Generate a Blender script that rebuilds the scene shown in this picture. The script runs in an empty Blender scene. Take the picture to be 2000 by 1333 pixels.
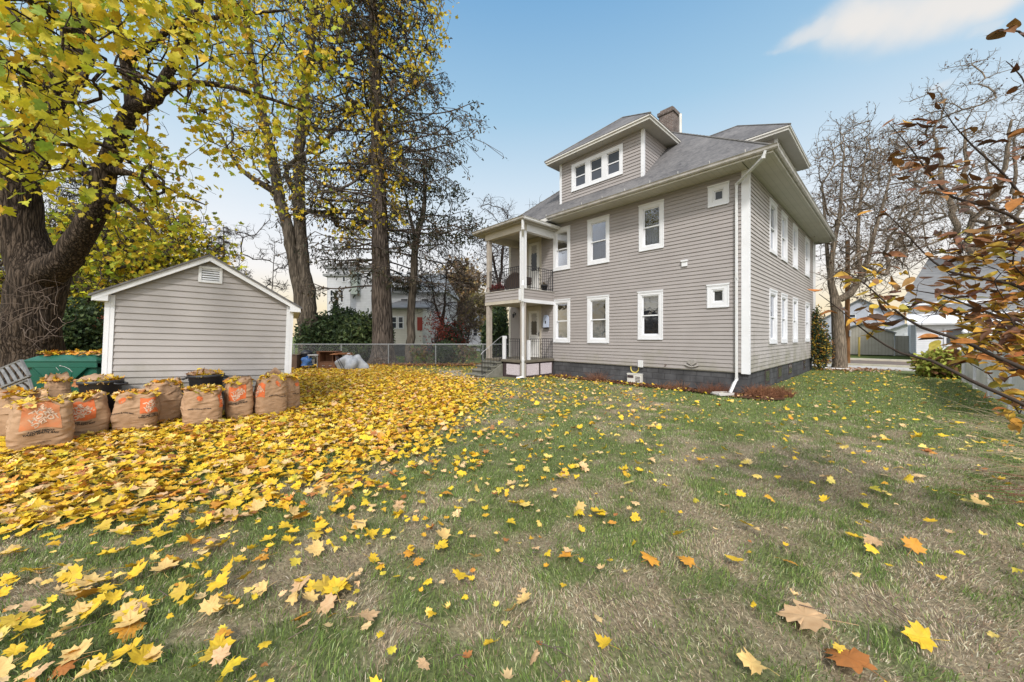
import bpy, bmesh, math, random
import numpy as np
from mathutils import Vector, Matrix, noise as mnoise
random.seed(7); rng = np.random.default_rng(7)
scene = bpy.context.scene
col = scene.collection
R = math.radians
# ------------------------------------------------------------------ camera geometry (metres, camera at origin looking +Y, eye 1.6 m)
F, CX, Y0, EYE = 707.0, 1000.0, 657.5, 1.6
def at(px, py, Y): return Vector(((px-CX)/F*Y, Y, EYE+(Y0-py)/F*Y))
def gnd(px, py, z=0.0):
    Y = F*(EYE-z)/(py-Y0); return Vector(((px-CX)/F*Y, Y, z))
def pix(X, Y, Z): return CX+F*X/Y, Y0-F*(Z-EYE)/Y

# ------------------------------------------------------------------ tagging / objects
def tag(o, label=None, cat=None, group=None, kind=None):
    if label: o['label'] = label
    if cat: o['category'] = cat
    if group: o['group'] = group
    if kind: o['kind'] = kind
    return o
def empty(name, loc=(0,0,0), rz=0.0, label=None, cat=None, group=None, rot=None):
    o = bpy.data.objects.new(name, None); col.objects.link(o)
    o.location = loc; o.rotation_euler = rot if rot else (0,0,rz); o.empty_display_size = .1
    tag(o, label, cat, group); return o
def link(name, me, m, parent=None):
    o = bpy.data.objects.new(name, me); col.objects.link(o)
    if m is not None and len(me.materials) == 0: me.materials.append(m)
    if parent: o.parent = parent
    return o
class MB:
    def __init__(s): s.v=[]; s.f=[]; s.M=None; s.sm=[]
    def add(s, vs, fs, smooth=False):
        b=len(s.v)
        for p in vs:
            p=Vector(p)
            s.v.append(s.M@p if s.M is not None else p)
        for f in fs: s.f.append([b+i for i in f]); s.sm.append(smooth)
    def box(s,x0,y0,z0,x1,y1,z1):
        s.add([(x0,y0,z0),(x1,y0,z0),(x1,y1,z0),(x0,y1,z0),(x0,y0,z1),(x1,y0,z1),(x1,y1,z1),(x0,y1,z1)],
              [(0,3,2,1),(4,5,6,7),(0,1,5,4),(1,2,6,5),(2,3,7,6),(3,0,4,7)])
    def bar(s,a,b,w,h=None,up=(0,0,1)):
        h=h or w; a=Vector(a); b=Vector(b); d=(b-a).normalized(); u=Vector(up)
        x=d.cross(u)
        if x.length<1e-3: x=d.cross(Vector((1,0,0)))
        x.normalize(); y=x.cross(d).normalized()
        c=[(-w/2,-h/2),(w/2,-h/2),(w/2,h/2),(-w/2,h/2)]
        s.add([a+x*i+y*j for i,j in c]+[b+x*i+y*j for i,j in c],[(0,1,2,3),(7,6,5,4),(0,4,5,1),(1,5,6,2),(2,6,7,3),(3,7,4,0)])
    def tube(s,pts,rad,n=8,cap=True,smooth=True):
        pts=[Vector(p) for p in pts]
        if not hasattr(rad,'__len__'): rad=[rad]*len(pts)
        vs=[]; ref=None
        for i,p in enumerate(pts):
            d=(pts[min(i+1,len(pts)-1)]-pts[max(i-1,0)])
            if d.length<1e-7: d=Vector((0,0,1))
            d.normalize()
            if ref is None: ref=d.orthogonal().normalized()
            x=(ref-d*ref.dot(d))
            if x.length<1e-4: x=d.orthogonal()
            x.normalize(); ref=x; y=d.cross(x)
            for k in range(n):
                a=2*math.pi*k/n; vs.append(p+x*(math.cos(a)*rad[i])+y*(math.sin(a)*rad[i]))
        fs=[]
        for i in range(len(pts)-1):
            for k in range(n):
                k2=(k+1)%n; fs.append((i*n+k,i*n+k2,(i+1)*n+k2,(i+1)*n+k))
        s.add(vs,fs,smooth)
        if cap:
            s.add(vs[:n],[tuple(range(n))]); s.add(vs[-n:],[tuple(range(n))[::-1]])
    def poly(s,pts): s.add(pts,[tuple(range(len(pts)))])
    def prism(s,pts,d):
        d=Vector(d); n=len(pts); P=[Vector(p) for p in pts]
        s.add(P+[p+d for p in P],[tuple(range(n))[::-1],tuple(range(n,2*n))]+[(i,(i+1)%n,n+(i+1)%n,n+i) for i in range(n)])
    def lathe(s,prof,n=24,c=(0,0,0),smooth=True):
        vs=[];c=Vector(c)
        for r,z in prof:
            for k in range(n):
                a=2*math.pi*k/n; vs.append(c+Vector((r*math.cos(a),r*math.sin(a),z)))
        fs=[]
        for i in range(len(prof)-1):
            for k in range(n):
                k2=(k+1)%n; fs.append((i*n+k,i*n+k2,(i+1)*n+k2,(i+1)*n+k))
        s.add(vs,fs,smooth)
    def build(s,name,m,parent=None,fix=True,bevel=0):
        me=bpy.data.meshes.new(name); me.from_pydata([tuple(v) for v in s.v],[],s.f)
        if s.sm: me.polygons.foreach_set('use_smooth',s.sm)
        if fix and len(s.f)<60000:
            bm=bmesh.new(); bm.from_mesh(me); bmesh.ops.recalc_face_normals(bm,faces=bm.faces); bm.to_mesh(me); bm.free()
        me.update(); o=link(name,me,m,parent)
        if bevel:
            md=o.modifiers.new('b','BEVEL'); md.width=bevel; md.segments=2; md.limit_method='ANGLE'
        return o
def tri_mesh(name, V, Fc, m, parent=None, C=None, smooth=False):
    V=np.asarray(V,np.float32).reshape(-1,3); Fc=np.asarray(Fc,np.int32); k=Fc.shape[1]
    me=bpy.data.meshes.new(name); me.vertices.add(len(V)); me.vertices.foreach_set('co',V.ravel())
    me.loops.add(Fc.size); me.loops.foreach_set('vertex_index',Fc.ravel())
    me.polygons.add(len(Fc)); me.polygons.foreach_set('loop_start',np.arange(0,Fc.size,k,dtype=np.int32))
    if smooth: me.polygons.foreach_set('use_smooth',np.ones(len(Fc),bool))
    if C is not None:
        a=me.color_attributes.new('Col','FLOAT_COLOR','POINT')
        C=np.asarray(C,np.float32)
        if C.shape[1]==3: C=np.hstack([C,np.ones((len(C),1),np.float32)])
        a.data.foreach_set('color',C.ravel())
    me.update(calc_edges=True); me.validate()
    return link(name,me,m,parent)
# ------------------------------------------------------------------ noise
def vnoise(x,y,sc,seed):
    x=np.asarray(x,float)/sc; y=np.asarray(y,float)/sc
    xi=np.floor(x).astype(np.int64); yi=np.floor(y).astype(np.int64); fx=x-xi; fy=y-yi
    fx=fx*fx*(3-2*fx); fy=fy*fy*(3-2*fy)
    def h(a,b):
        n=(a*374761393+b*668265263+seed*1442695041)&0x7fffffff
        n=((n^(n>>13))*1274126177)&0x7fffffff
        return ((n^(n>>16))&0xffff)/65535.0
    return (h(xi,yi)*(1-fx)+h(xi+1,yi)*fx)*(1-fy)+(h(xi,yi+1)*(1-fx)+h(xi+1,yi+1)*fx)*fy
def fbm(x,y,sc,seed): return .5*vnoise(x,y,sc,seed)+.3*vnoise(x,y,sc/2.1,seed+1)+.2*vnoise(x,y,sc/4.3,seed+2)
def sstep(a,b,x): t=np.clip((np.asarray(x,float)-a)/(b-a),0,1); return t*t*(3-2*t)

# ------------------------------------------------------------------ materials
def lin(r,g,b):
    f=lambda c:(c/255/12.92) if c/255<=.04045 else ((c/255+.055)/1.055)**2.4
    return (f(r),f(g),f(b))
def mat(name, c, rough=.7, c2=None, ns=8.0, bump=0.0, bs=60.0, spec=.3, metal=0.0, vcol=False, transl=0.0, stretch=None, detail=4, var=.0, sheen=0):
    m=bpy.data.materials.new(name); m.use_nodes=True; nt=m.node_tree; N=nt.nodes; L=nt.links
    b=N['Principled BSDF']; b.inputs['Roughness'].default_value=rough; b.inputs['Specular IOR Level'].default_value=spec
    b.inputs['Metallic'].default_value=metal
    tc=N.new('ShaderNodeTexCoord'); src=tc.outputs['Object']
    if stretch:
        mp=N.new('ShaderNodeMapping'); mp.inputs['Scale'].default_value=stretch; L.new(src,mp.inputs['Vector']); src=mp.outputs['Vector']
    colout=None
    if vcol:
        a=N.new('ShaderNodeAttribute'); a.attribute_name='Col'; colout=a.outputs['Color']
    if c2 is not None or (vcol and var>0):
        n=N.new('ShaderNodeTexNoise'); n.inputs['Scale'].default_value=ns; n.inputs['Detail'].default_value=detail; L.new(src,n.inputs['Vector'])
        if vcol:
            mm=N.new('ShaderNodeMapRange'); mm.inputs[1].default_value=.3; mm.inputs[2].default_value=.7; mm.inputs[3].default_value=1-var; mm.inputs[4].default_value=1+var
            L.new(n.outputs['Fac'],mm.inputs[0])
            vm=N.new('ShaderNodeVectorMath'); vm.operation='SCALE'; L.new(colout,vm.inputs[0]); L.new(mm.outputs[0],vm.inputs['Scale']); colout=vm.outputs[0]
        else:
            r=N.new('ShaderNodeValToRGB'); r.color_ramp.elements[0].position=.32; r.color_ramp.elements[1].position=.68
            r.color_ramp.elements[0].color=(*c,1); r.color_ramp.elements[1].color=(*c2,1); L.new(n.outputs['Fac'],r.inputs[0]); colout=r.outputs[0]
    if colout is None: b.inputs['Base Color'].default_value=(*c,1)
    else: L.new(colout,b.inputs['Base Color'])
    if bump>0:
        n2=N.new('ShaderNodeTexNoise'); n2.inputs['Scale'].default_value=bs; n2.inputs['Detail'].default_value=5; L.new(src,n2.inputs['Vector'])
        bp=N.new('ShaderNodeBump'); bp.inputs['Strength'].default_value=bump; bp.inputs['Distance'].default_value=.02
        L.new(n2.outputs['Fac'],bp.inputs['Height']); L.new(bp.outputs[0],b.inputs['Normal'])
    if transl>0:
        t=N.new('ShaderNodeBsdfTranslucent'); mx=N.new('ShaderNodeMixShader'); mx.inputs[0].default_value=transl
        if colout is None: t.inputs[0].default_value=(*c,1)
        else: L.new(colout,t.inputs[0])
        L.new(b.outputs[0],mx.inputs[1]); L.new(t.outputs[0],mx.inputs[2]); L.new(mx.outputs[0],N['Material Output'].inputs[0])
    return m
def nodes(m): return m.node_tree.nodes, m.node_tree.links, m.node_tree.nodes['Principled BSDF']
def bark(name,c,c2,sc=6,depth=.05):
    m=mat(name,c,.95,spec=.1); N,L,b=nodes(m)
    tc=N.new('ShaderNodeTexCoord'); mp=N.new('ShaderNodeMapping'); mp.inputs['Scale'].default_value=(sc,sc,sc*.085); L.new(tc.outputs['Object'],mp.inputs[0])
    v=N.new('ShaderNodeTexVoronoi'); v.feature='DISTANCE_TO_EDGE'; v.inputs['Scale'].default_value=1.6
    n=N.new('ShaderNodeTexNoise'); n.inputs['Scale'].default_value=2.0; n.inputs['Detail'].default_value=8; n.inputs['Distortion'].default_value=.35
    L.new(mp.outputs[0],n.inputs[0])
    ad=N.new('ShaderNodeVectorMath'); ad.operation='ADD'; L.new(mp.outputs[0],ad.inputs[0]); L.new(n.outputs['Color'],ad.inputs[1]); L.new(ad.outputs[0],v.inputs['Vector'])
    mx=N.new('ShaderNodeMath'); mx.operation='MULTIPLY'; L.new(v.outputs['Distance'],mx.inputs[0]); mx.inputs[1].default_value=2.2
    a2=N.new('ShaderNodeMath'); a2.operation='MULTIPLY_ADD'; L.new(n.outputs['Fac'],a2.inputs[0]); a2.inputs[1].default_value=.7; L.new(mx.outputs[0],a2.inputs[2])
    r=N.new('ShaderNodeValToRGB'); r.color_ramp.elements[0].position=.35; r.color_ramp.elements[1].position=1.1 if False else .95
    r.color_ramp.elements[0].color=(*c,1); r.color_ramp.elements[1].color=(*c2,1); L.new(a2.outputs[0],r.inputs[0]); L.new(r.outputs[0],b.inputs['Base Color'])
    bp=N.new('ShaderNodeBump'); bp.inputs['Strength'].default_value=.9; bp.inputs['Distance'].default_value=depth; L.new(a2.outputs[0],bp.inputs['Height']); L.new(bp.outputs[0],b.inputs['Normal'])
    return m
def striped(name,c,c2,period,dark=.45,axis=2,width=.12,rough=.6,ns=3,vert=None):
    """far-off clapboard/plank walls: thin joint lines every `period` metres plus wear"""
    m=mat(name,c,rough,c2=c2,ns=ns); N,L,b=nodes(m); src=b.inputs['Base Color'].links[0].from_socket
    tc=N.new('ShaderNodeTexCoord'); sp=N.new('ShaderNodeSeparateXYZ'); L.new(tc.outputs['Object'],sp.inputs[0])
    d=N.new('ShaderNodeMath'); d.operation='DIVIDE'; L.new(sp.outputs[axis],d.inputs[0]); d.inputs[1].default_value=period
    fr=N.new('ShaderNodeMath'); fr.operation='FRACT'; L.new(d.outputs[0],fr.inputs[0])
    lt=N.new('ShaderNodeMath'); lt.operation='LESS_THAN'; L.new(fr.outputs[0],lt.inputs[0]); lt.inputs[1].default_value=width
    mx=N.new('ShaderNodeMix'); mx.data_type='RGBA'; L.new(lt.outputs[0],mx.inputs[0]); L.new(src,mx.inputs[6]); mx.inputs[7].default_value=(*[v*dark for v in c],1)
    L.new(mx.outputs[2],b.inputs['Base Color'])
    return m
M={}
def siding_dirty(nm='vinyl_siding_weathered',c=(.385,.357,.340),c2=(.345,.32,.305),amt=.65,lo=.56,zt=2.6):
    m=mat(nm,c,.6,c2=c2,ns=1.5,bump=.06,bs=25,spec=.25); N,L,b=nodes(m); src=b.inputs['Base Color'].links[0].from_socket
    tc=N.new('ShaderNodeTexCoord'); n=N.new('ShaderNodeTexNoise'); n.inputs['Scale'].default_value=1.3; n.inputs['Detail'].default_value=9; n.inputs['Roughness'].default_value=.7
    L.new(tc.outputs['Object'],n.inputs[0]); sp=N.new('ShaderNodeSeparateXYZ'); L.new(tc.outputs['Object'],sp.inputs[0])
    mr=N.new('ShaderNodeMapRange'); L.new(sp.outputs[2],mr.inputs[0]); mr.inputs[1].default_value=.5; mr.inputs[2].default_value=zt; mr.inputs[3].default_value=.20; mr.inputs[4].default_value=-.12
    ad=N.new('ShaderNodeMath'); L.new(n.outputs['Fac'],ad.inputs[0]); L.new(mr.outputs[0],ad.inputs[1])
    r=N.new('ShaderNodeMapRange'); L.new(ad.outputs[0],r.inputs[0]); r.inputs[1].default_value=lo; r.inputs[2].default_value=.80; r.inputs[4].default_value=amt
    mx=N.new('ShaderNodeMix'); mx.data_type='RGBA'; L.new(r.outputs[0],mx.inputs[0]); L.new(src,mx.inputs[6]); mx.inputs[7].default_value=(.16,.155,.085,1); L.new(mx.outputs[2],b.inputs['Base Color'])
    return m
M['siding_b']=siding_dirty()
M['siding']=siding_dirty('vinyl_siding_taupe',(.312,.287,.278),(.286,.262,.254),.35,.58,1.6)
M['shedsiding']=siding_dirty('shed_siding',(.355,.332,.322),(.312,.292,.283),.45,.56,1.8)
M['white']=mat('white_trim',(.66,.67,.695),.45,c2=(.61,.615,.635),ns=2.0,bump=.03,bs=40)
M['offwhite']=mat('aged_white_trim',(.60,.59,.56),.55,c2=(.52,.50,.46),ns=3,bump=.05,bs=40)
M['soffit']=striped('soffit_vinyl',(.50,.48,.43),(.45,.43,.38),.15,dark=.75,axis=1,width=.08)
M['soffit2']=mat('soffit_smooth',(.42,.40,.36),.6,c2=(.38,.36,.32),ns=2)
M['gutter']=mat('painted_gutter',(.46,.44,.42),.5,c2=(.30,.285,.26),ns=4,bump=.05,bs=30)
M['dsp']=mat('white_downspout',(.58,.59,.61),.45,c2=(.58,.58,.57),ns=4)
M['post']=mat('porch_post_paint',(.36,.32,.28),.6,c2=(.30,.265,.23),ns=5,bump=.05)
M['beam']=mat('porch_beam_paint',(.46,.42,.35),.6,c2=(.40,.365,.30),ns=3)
def shingles():
    m=mat('asphalt_shingles',(.10,.10,.11),.95,spec=.15); N,L,b=nodes(m)
    tc=N.new('ShaderNodeTexCoord'); mp=N.new('ShaderNodeMapping'); mp.inputs['Scale'].default_value=(1,1,1.35); L.new(tc.outputs['Object'],mp.inputs[0])
    n1=N.new('ShaderNodeTexNoise'); n1.inputs['Scale'].default_value=.9; n1.inputs['Detail'].default_value=6; L.new(tc.outputs['Object'],n1.inputs[0])
    n2=N.new('ShaderNodeTexNoise'); n2.inputs['Scale'].default_value=9; n2.inputs['Detail'].default_value=3; L.new(mp.outputs[0],n2.inputs[0])
    n3=N.new('ShaderNodeTexVoronoi'); n3.inputs['Scale'].default_value=5.5; L.new(mp.outputs[0],n3.inputs['Vector'])
    sp=N.new('ShaderNodeSeparateXYZ'); L.new(tc.outputs['Object'],sp.inputs[0])
    d=N.new('ShaderNodeMath'); d.operation='DIVIDE'; d.inputs[1].default_value=.092; L.new(sp.outputs[2],d.inputs[0])
    fr=N.new('ShaderNodeMath'); fr.operation='FRACT'; L.new(d.outputs[0],fr.inputs[0])
    ln=N.new('ShaderNodeMapRange'); L.new(fr.outputs[0],ln.inputs[0]); ln.inputs[1].default_value=0; ln.inputs[2].default_value=.22; ln.inputs[3].default_value=.62; ln.inputs[4].default_value=1
    r=N.new('ShaderNodeValToRGB'); r.color_ramp.elements[0].position=.3; r.color_ramp.elements[1].position=.72
    r.color_ramp.elements[0].color=(.068,.068,.074,1); r.color_ramp.elements[1].color=(.185,.178,.178,1)
    a=N.new('ShaderNodeMath'); a.operation='MULTIPLY_ADD'; L.new(n2.outputs['Fac'],a.inputs[0]); a.inputs[1].default_value=.45
    h=N.new('ShaderNodeMath'); h.operation='MULTIPLY'; L.new(n1.outputs['Fac'],h.inputs[0]); h.inputs[1].default_value=.5; L.new(h.outputs[0],a.inputs[2])
    sc=N.new('ShaderNodeSeparateColor'); L.new(n3.outputs['Color'],sc.inputs[0])
    a2=N.new('ShaderNodeMath'); a2.operation='MULTIPLY_ADD'; L.new(sc.outputs[0],a2.inputs[0]); a2.inputs[1].default_value=.12; L.new(a.outputs[0],a2.inputs[2])
    L.new(a2.outputs[0],r.inputs[0])
    vm=N.new('ShaderNodeVectorMath'); vm.operation='SCALE'; L.new(r.outputs[0],vm.inputs[0]); L.new(ln.outputs[0],vm.inputs['Scale']); L.new(vm.outputs[0],b.inputs['Base Color'])
    bp=N.new('ShaderNodeBump'); bp.inputs['Distance'].default_value=.012; bp.inputs['Strength'].default_value=.6; L.new(a2.outputs[0],bp.inputs['Height']); L.new(bp.outputs[0],b.inputs['Normal'])
    return m
M['roof']=shingles()
M['caps']=mat('ridge_shingles',(.11,.105,.10),.95,c2=(.17,.16,.15),ns=5,bump=.2,bs=40,spec=.1)
def blocks(name,c,c2,mort,sx,sz,msz=.02,rough=.85):
    m=mat(name,c,rough,spec=.25); N,L,b=nodes(m)
    tc=N.new('ShaderNodeTexCoord'); sp=N.new('ShaderNodeSeparateXYZ'); L.new(tc.outputs['Object'],sp.inputs[0])
    ad=N.new('ShaderNodeMath'); L.new(sp.outputs[0],ad.inputs[0]); L.new(sp.outputs[1],ad.inputs[1])
    cb=N.new('ShaderNodeCombineXYZ'); L.new(ad.outputs[0],cb.inputs[0]); L.new(sp.outputs[2],cb.inputs[1])
    br=N.new('ShaderNodeTexBrick'); br.inputs['Scale'].default_value=1; br.inputs['Brick Width'].default_value=sx; br.inputs['Row Height'].default_value=sz
    br.inputs['Mortar Size'].default_value=msz; br.inputs['Color1'].default_value=(*c,1); br.inputs['Color2'].default_value=(*c2,1); br.inputs['Mortar'].default_value=(*mort,1)
    L.new(cb.outputs[0],br.inputs['Vector'])
    n=N.new('ShaderNodeTexNoise'); n.inputs['Scale'].default_value=3; n.inputs['Detail'].default_value=8; L.new(tc.outputs['Object'],n.inputs[0])
    mr=N.new('ShaderNodeMapRange'); L.new(n.outputs['Fac'],mr.inputs[0]); mr.inputs[1].default_value=.3; mr.inputs[2].default_value=.7; mr.inputs[3].default_value=.7; mr.inputs[4].default_value=1.5
    vm=N.new('ShaderNodeVectorMath'); vm.operation='SCALE'; L.new(br.outputs['Color'],vm.inputs[0]); L.new(mr.outputs[0],vm.inputs['Scale']); L.new(vm.outputs[0],b.inputs['Base Color'])
    bp=N.new('ShaderNodeBump'); bp.inputs['Distance'].default_value=.01; bp.inputs['Strength'].default_value=.5; bp.invert=True; L.new(br.outputs['Fac'],bp.inputs['Height']); L.new(bp.outputs[0],b.inputs['Normal'])
    return m
M['found']=blocks('painted_block_foundation',(.055,.055,.058),(.068,.068,.072),(.040,.040,.043),.4,.2,.012)
M['brick']=blocks('chimney_brick',(.085,.062,.054),(.12,.088,.075),(.16,.145,.135),.21,.075,.012)
M['concrete']=mat('concrete',(.20,.19,.165),.9,c2=(.12,.12,.095),ns=5,bump=.3,bs=60)
M['pave']=mat('sidewalk_concrete',(.46,.44,.42),.9,c2=(.38,.36,.34),ns=2,bump=.1,bs=50)
M['path']=mat('worn_path_concrete',(.30,.28,.25),.9,c2=(.20,.185,.16),ns=4,bump=.3,bs=50)
M['road']=mat('street_asphalt',(.10,.09,.085),.9,c2=(.19,.135,.10),ns=2.5,bump=.2,bs=60)
M['kerb']=mat('kerb_stone',(.40,.37,.31),.85,c2=(.50,.46,.36),ns=3)
def clearpane(name,tint,rough):
    m=bpy.data.materials.new(name); m.use_nodes=True; nt=m.node_tree; N=nt.nodes; L=nt.links; N.remove(N['Principled BSDF'])
    t=N.new('ShaderNodeBsdfTransparent'); t.inputs[0].default_value=(*tint,1); g=N.new('ShaderNodeBsdfGlossy'); g.inputs['Roughness'].default_value=rough; g.inputs[0].default_value=(.9,.93,1,1)
    tc=N.new('ShaderNodeTexCoord'); n=N.new('ShaderNodeTexNoise'); n.inputs['Scale'].default_value=2.2; n.inputs['Detail'].default_value=3; L.new(tc.outputs['Object'],n.inputs[0])
    bp=N.new('ShaderNodeBump'); bp.inputs['Strength'].default_value=.5; bp.inputs['Distance'].default_value=.03; L.new(n.outputs['Fac'],bp.inputs['Height']); L.new(bp.outputs[0],g.inputs['Normal'])
    f=N.new('ShaderNodeFresnel'); f.inputs['IOR'].default_value=1.5; mx=N.new('ShaderNodeMixShader'); fm=N.new('ShaderNodeMath'); fm.operation='MULTIPLY_ADD'; fm.inputs[1].default_value=1.5; fm.inputs[2].default_value=.12; L.new(f.outputs[0],fm.inputs[0]); L.new(fm.outputs[0],mx.inputs[0]); L.new(t.outputs[0],mx.inputs[1]); L.new(g.outputs[0],mx.inputs[2]); L.new(mx.outputs[0],N['Material Output'].inputs[0]); return m
def glass(name,c,rough=.03):
    m=mat(name,c,rough,spec=.5); N,L,b=nodes(m); b.inputs['IOR'].default_value=1.45
    tc=N.new('ShaderNodeTexCoord'); n=N.new('ShaderNodeTexNoise'); n.inputs['Scale'].default_value=1.6; n.inputs['Detail'].default_value=2; L.new(tc.outputs['Object'],n.inputs[0])
    bp=N.new('ShaderNodeBump'); bp.inputs['Strength'].default_value=.35; bp.inputs['Distance'].default_value=.03; L.new(n.outputs['Fac'],bp.inputs['Height']); L.new(bp.outputs[0],b.inputs['Normal'])
    return m
M['clear']=clearpane('clear_window_pane',(.55,.57,.58),.02); M['net']=clearpane('insect_screen_pane',(.42,.45,.50),.12)
M['curtain']=mat('sheer_curtain',(.50,.49,.48),.9,c2=(.42,.41,.40),ns=6); M['dark']=mat('dim_room_interior',(.03,.027,.025),.9,c2=(.06,.05,.042),ns=2.2)
M['glass']=glass('window_glass',(.022,.024,.026)); M['screen']=glass('window_screen_glass',(.055,.062,.078),.16)
M['iron']=mat('black_iron',(.018,.018,.022),.45,spec=.5)
M['alu']=mat('bright_handrail',(.34,.34,.34),.35,metal=.6)
M['galv']=mat('galvanised_steel',(.33,.34,.35),.5,metal=.5,c2=(.26,.27,.28),ns=20)
M['lat_back']=mat('dark_porch_framing',(.045,.032,.035),.8,c2=(.07,.05,.05),ns=4)
M['lattice']=mat('lattice_strips',(.58,.52,.55),.6)
M['deck']=mat('porch_floor_boards',(.16,.135,.105),.8,c2=(.11,.10,.075),ns=4,bump=.2,bs=30)
M['door']=mat('white_door_paint',(.66,.65,.64),.4,c2=(.60,.59,.57),ns=2)
M['lace']=mat('lace_curtain',(.62,.60,.57),.9,c2=(.30,.29,.28),ns=45)
M['green']=mat('green_bin_plastic',(.007,.075,.050),.42,c2=(.010,.092,.060),ns=3,bump=.08,bs=12,spec=.45)
M['black']=mat('black_bin_plastic',(.022,.022,.026),.45,c2=(.032,.032,.036),ns=4,bump=.06,bs=15,spec=.45)
M['orange']=mat('orange_print',(.62,.135,.035),.75,c2=(.55,.15,.055),ns=14)
M['orangepale']=mat('faded_orange_print',(.60,.20,.08),.75,c2=(.50,.24,.12),ns=9)
M['tanink']=mat('unprinted_paper_lettering',(.56,.42,.31),.8)
M['ink']=mat('black_ink',(.03,.025,.022),.8)
def paper():
    m=mat('kraft_paper',(.40,.255,.155),.8,c2=(.33,.205,.12),ns=3.0,spec=.2); N,L,b=nodes(m)
    tc=N.new('ShaderNodeTexCoord'); mp=N.new('ShaderNodeMapping'); mp.inputs['Scale'].default_value=(1,1,2.6); L.new(tc.outputs['Object'],mp.inputs[0])
    n=N.new('ShaderNodeTexNoise'); n.inputs['Scale'].default_value=5; n.inputs['Detail'].default_value=5; n.inputs['Roughness'].default_value=.5; n.inputs['Distortion'].default_value=.6; n.noise_type='RIDGED_MULTIFRACTAL'
    L.new(mp.outputs[0],n.inputs[0]); bp=N.new('ShaderNodeBump'); bp.inputs['Strength'].default_value=.8; bp.inputs['Distance'].default_value=.035
    L.new(n.outputs['Fac'],bp.inputs['Height']); L.new(bp.outputs[0],b.inputs['Normal']); return m
M['paper']=paper()
M['paperin']=mat('kraft_paper_inside',(.36,.235,.15),.85,c2=(.28,.18,.115),ns=6,bump=.3,bs=12)
M['leaf']=mat('leaf_colours',(.5,.4,.1),.6,vcol=True,transl=.30,var=.18,ns=30,spec=.25)
M['gleaf']=mat('fallen_leaf_colours',(.5,.4,.1),.6,vcol=True,transl=.12,var=.22,ns=45,spec=.3,bump=.15,bs=60)
M['grass']=mat('grass_blades',(.1,.2,.05),.65,vcol=True,transl=.25,spec=.2)
M['ground']=mat('lawn_soil',(.1,.1,.05),.95,vcol=True,var=.35,ns=40,bump=.6,bs=40,spec=.1)
M['bark_maple']=bark('maple_bark',(.016,.012,.009),(.105,.078,.058),9,.04)
M['bark_spruce']=bark('spruce_bark',(.030,.024,.020),(.150,.120,.100),7,.03)
M['bark_smooth']=bark('smooth_bark',(.036,.030,.024),(.125,.104,.082),6,.015)
M['bark_grey']=bark('grey_mottled_bark',(.10,.08,.06),(.26,.21,.16),9,.02)
M['twig']=mat('dark_twigs',(.030,.022,.018),.9,c2=(.055,.040,.032),ns=3)
M['twigl']=mat('pale_twigs',(.15,.11,.085),.9,c2=(.10,.075,.06),ns=3)
M['wood']=mat('weathered_brown_wood',(.16,.075,.038),.7,c2=(.10,.045,.025),ns=2,stretch=(14,14,1.2),bump=.1,bs=10)
M['wood2']=mat('dull_brown_board',(.12,.072,.05),.8,c2=(.085,.055,.04),ns=3,bump=.1)
M['pole']=bark('pole_wood',(.10,.05,.022),(.24,.12,.05),4,.01)
M['tarp']=mat('pale_tarp',(.34,.355,.38),.5,c2=(.24,.255,.28),ns=5,bump=.8,bs=9)
M['blue']=mat('blue_tarp_plastic',(.03,.09,.26),.4,c2=(.06,.15,.36),ns=9,bump=.4,bs=14)
M['steel']=mat('brushed_rails',(.24,.235,.23),.45,metal=.4,c2=(.14,.135,.13),ns=9)
M['mulch']=mat('mulch_soil',(.060,.030,.018),.95,c2=(.11,.055,.032),ns=25,bump=.8,bs=50,spec=.1)
M['nwhite']=striped('white_clapboard',(.66,.67,.70),(.58,.59,.62),.14,dark=.72,width=.14)
M['ncream']=striped('cream_clapboard',(.62,.60,.54),(.55,.53,.47),.14,dark=.75,width=.14)
M['nblue']=striped('blue_grey_clapboard',(.45,.47,.53),(.40,.42,.48),.16,dark=.8,width=.14)
M['nplank']=striped('tan_vertical_planks',(.40,.37,.31),(.35,.32,.27),.2,dark=.6,axis=0,width=.1)
M['nroof']=mat('far_grey_shingles',(.15,.155,.16),.95,c2=(.21,.21,.215),ns=2,stretch=(1,1,6))
M['nroof2']=mat('light_grey_shingles',(.25,.26,.265),.95,c2=(.33,.335,.34),ns=1.6,stretch=(1,1,7),detail=8)
M['nglass']=mat('far_window_glass',(.04,.045,.055),.15,spec=.6)
M['redshut']=mat('red_shutter',(.28,.05,.035),.7)
M['pvc']=mat('white_vinyl_fence',(.86,.86,.87),.4,c2=(.60,.62,.66),ns=2)
M['yellowhose']=mat('yellow_hose',(.50,.40,.10),.5)
M['rust']=mat('dry_orange_debris',(.30,.13,.05),.9,c2=(.18,.08,.04),ns=20)
print('materials ok')
# ================================================================== HOUSE (taupe two-storey)
d1=Vector((-665/F,1,0)).normalized(); d2=Vector((752/F,1,0)).normalized()
HC=Vector((462/F*10.,10.,0.))
HROT=math.atan2(d2.y,d2.x)
LY,LX=9.71,11.2            # house length to the left (local y) and depth (local x)
def planeA(x0): return Matrix(((0,-1,0,x0),(1,0,0,0),(0,0,1,0),(0,0,0,1)))
def planeB(y0): return Matrix(((1,0,0,0),(0,-1,0,y0),(0,0,1,0),(0,0,0,1)))
def onA(px,py,x0=0.):
    k=(px-CX)/F; b=HC+d2*x0; y=(b.x-k*b.y)/(k*d1.y-d1.x); w=b+d1*y; return y, EYE+(Y0-py)/F*w.y
def onB(px,py,y0=0.):
    k=(px-CX)/F; b=HC+d1*y0; x=(b.x-k*b.y)/(k*d2.y-d2.x); w=b+d2*x; return x, EYE+(Y0-py)/F*w.y
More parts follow.
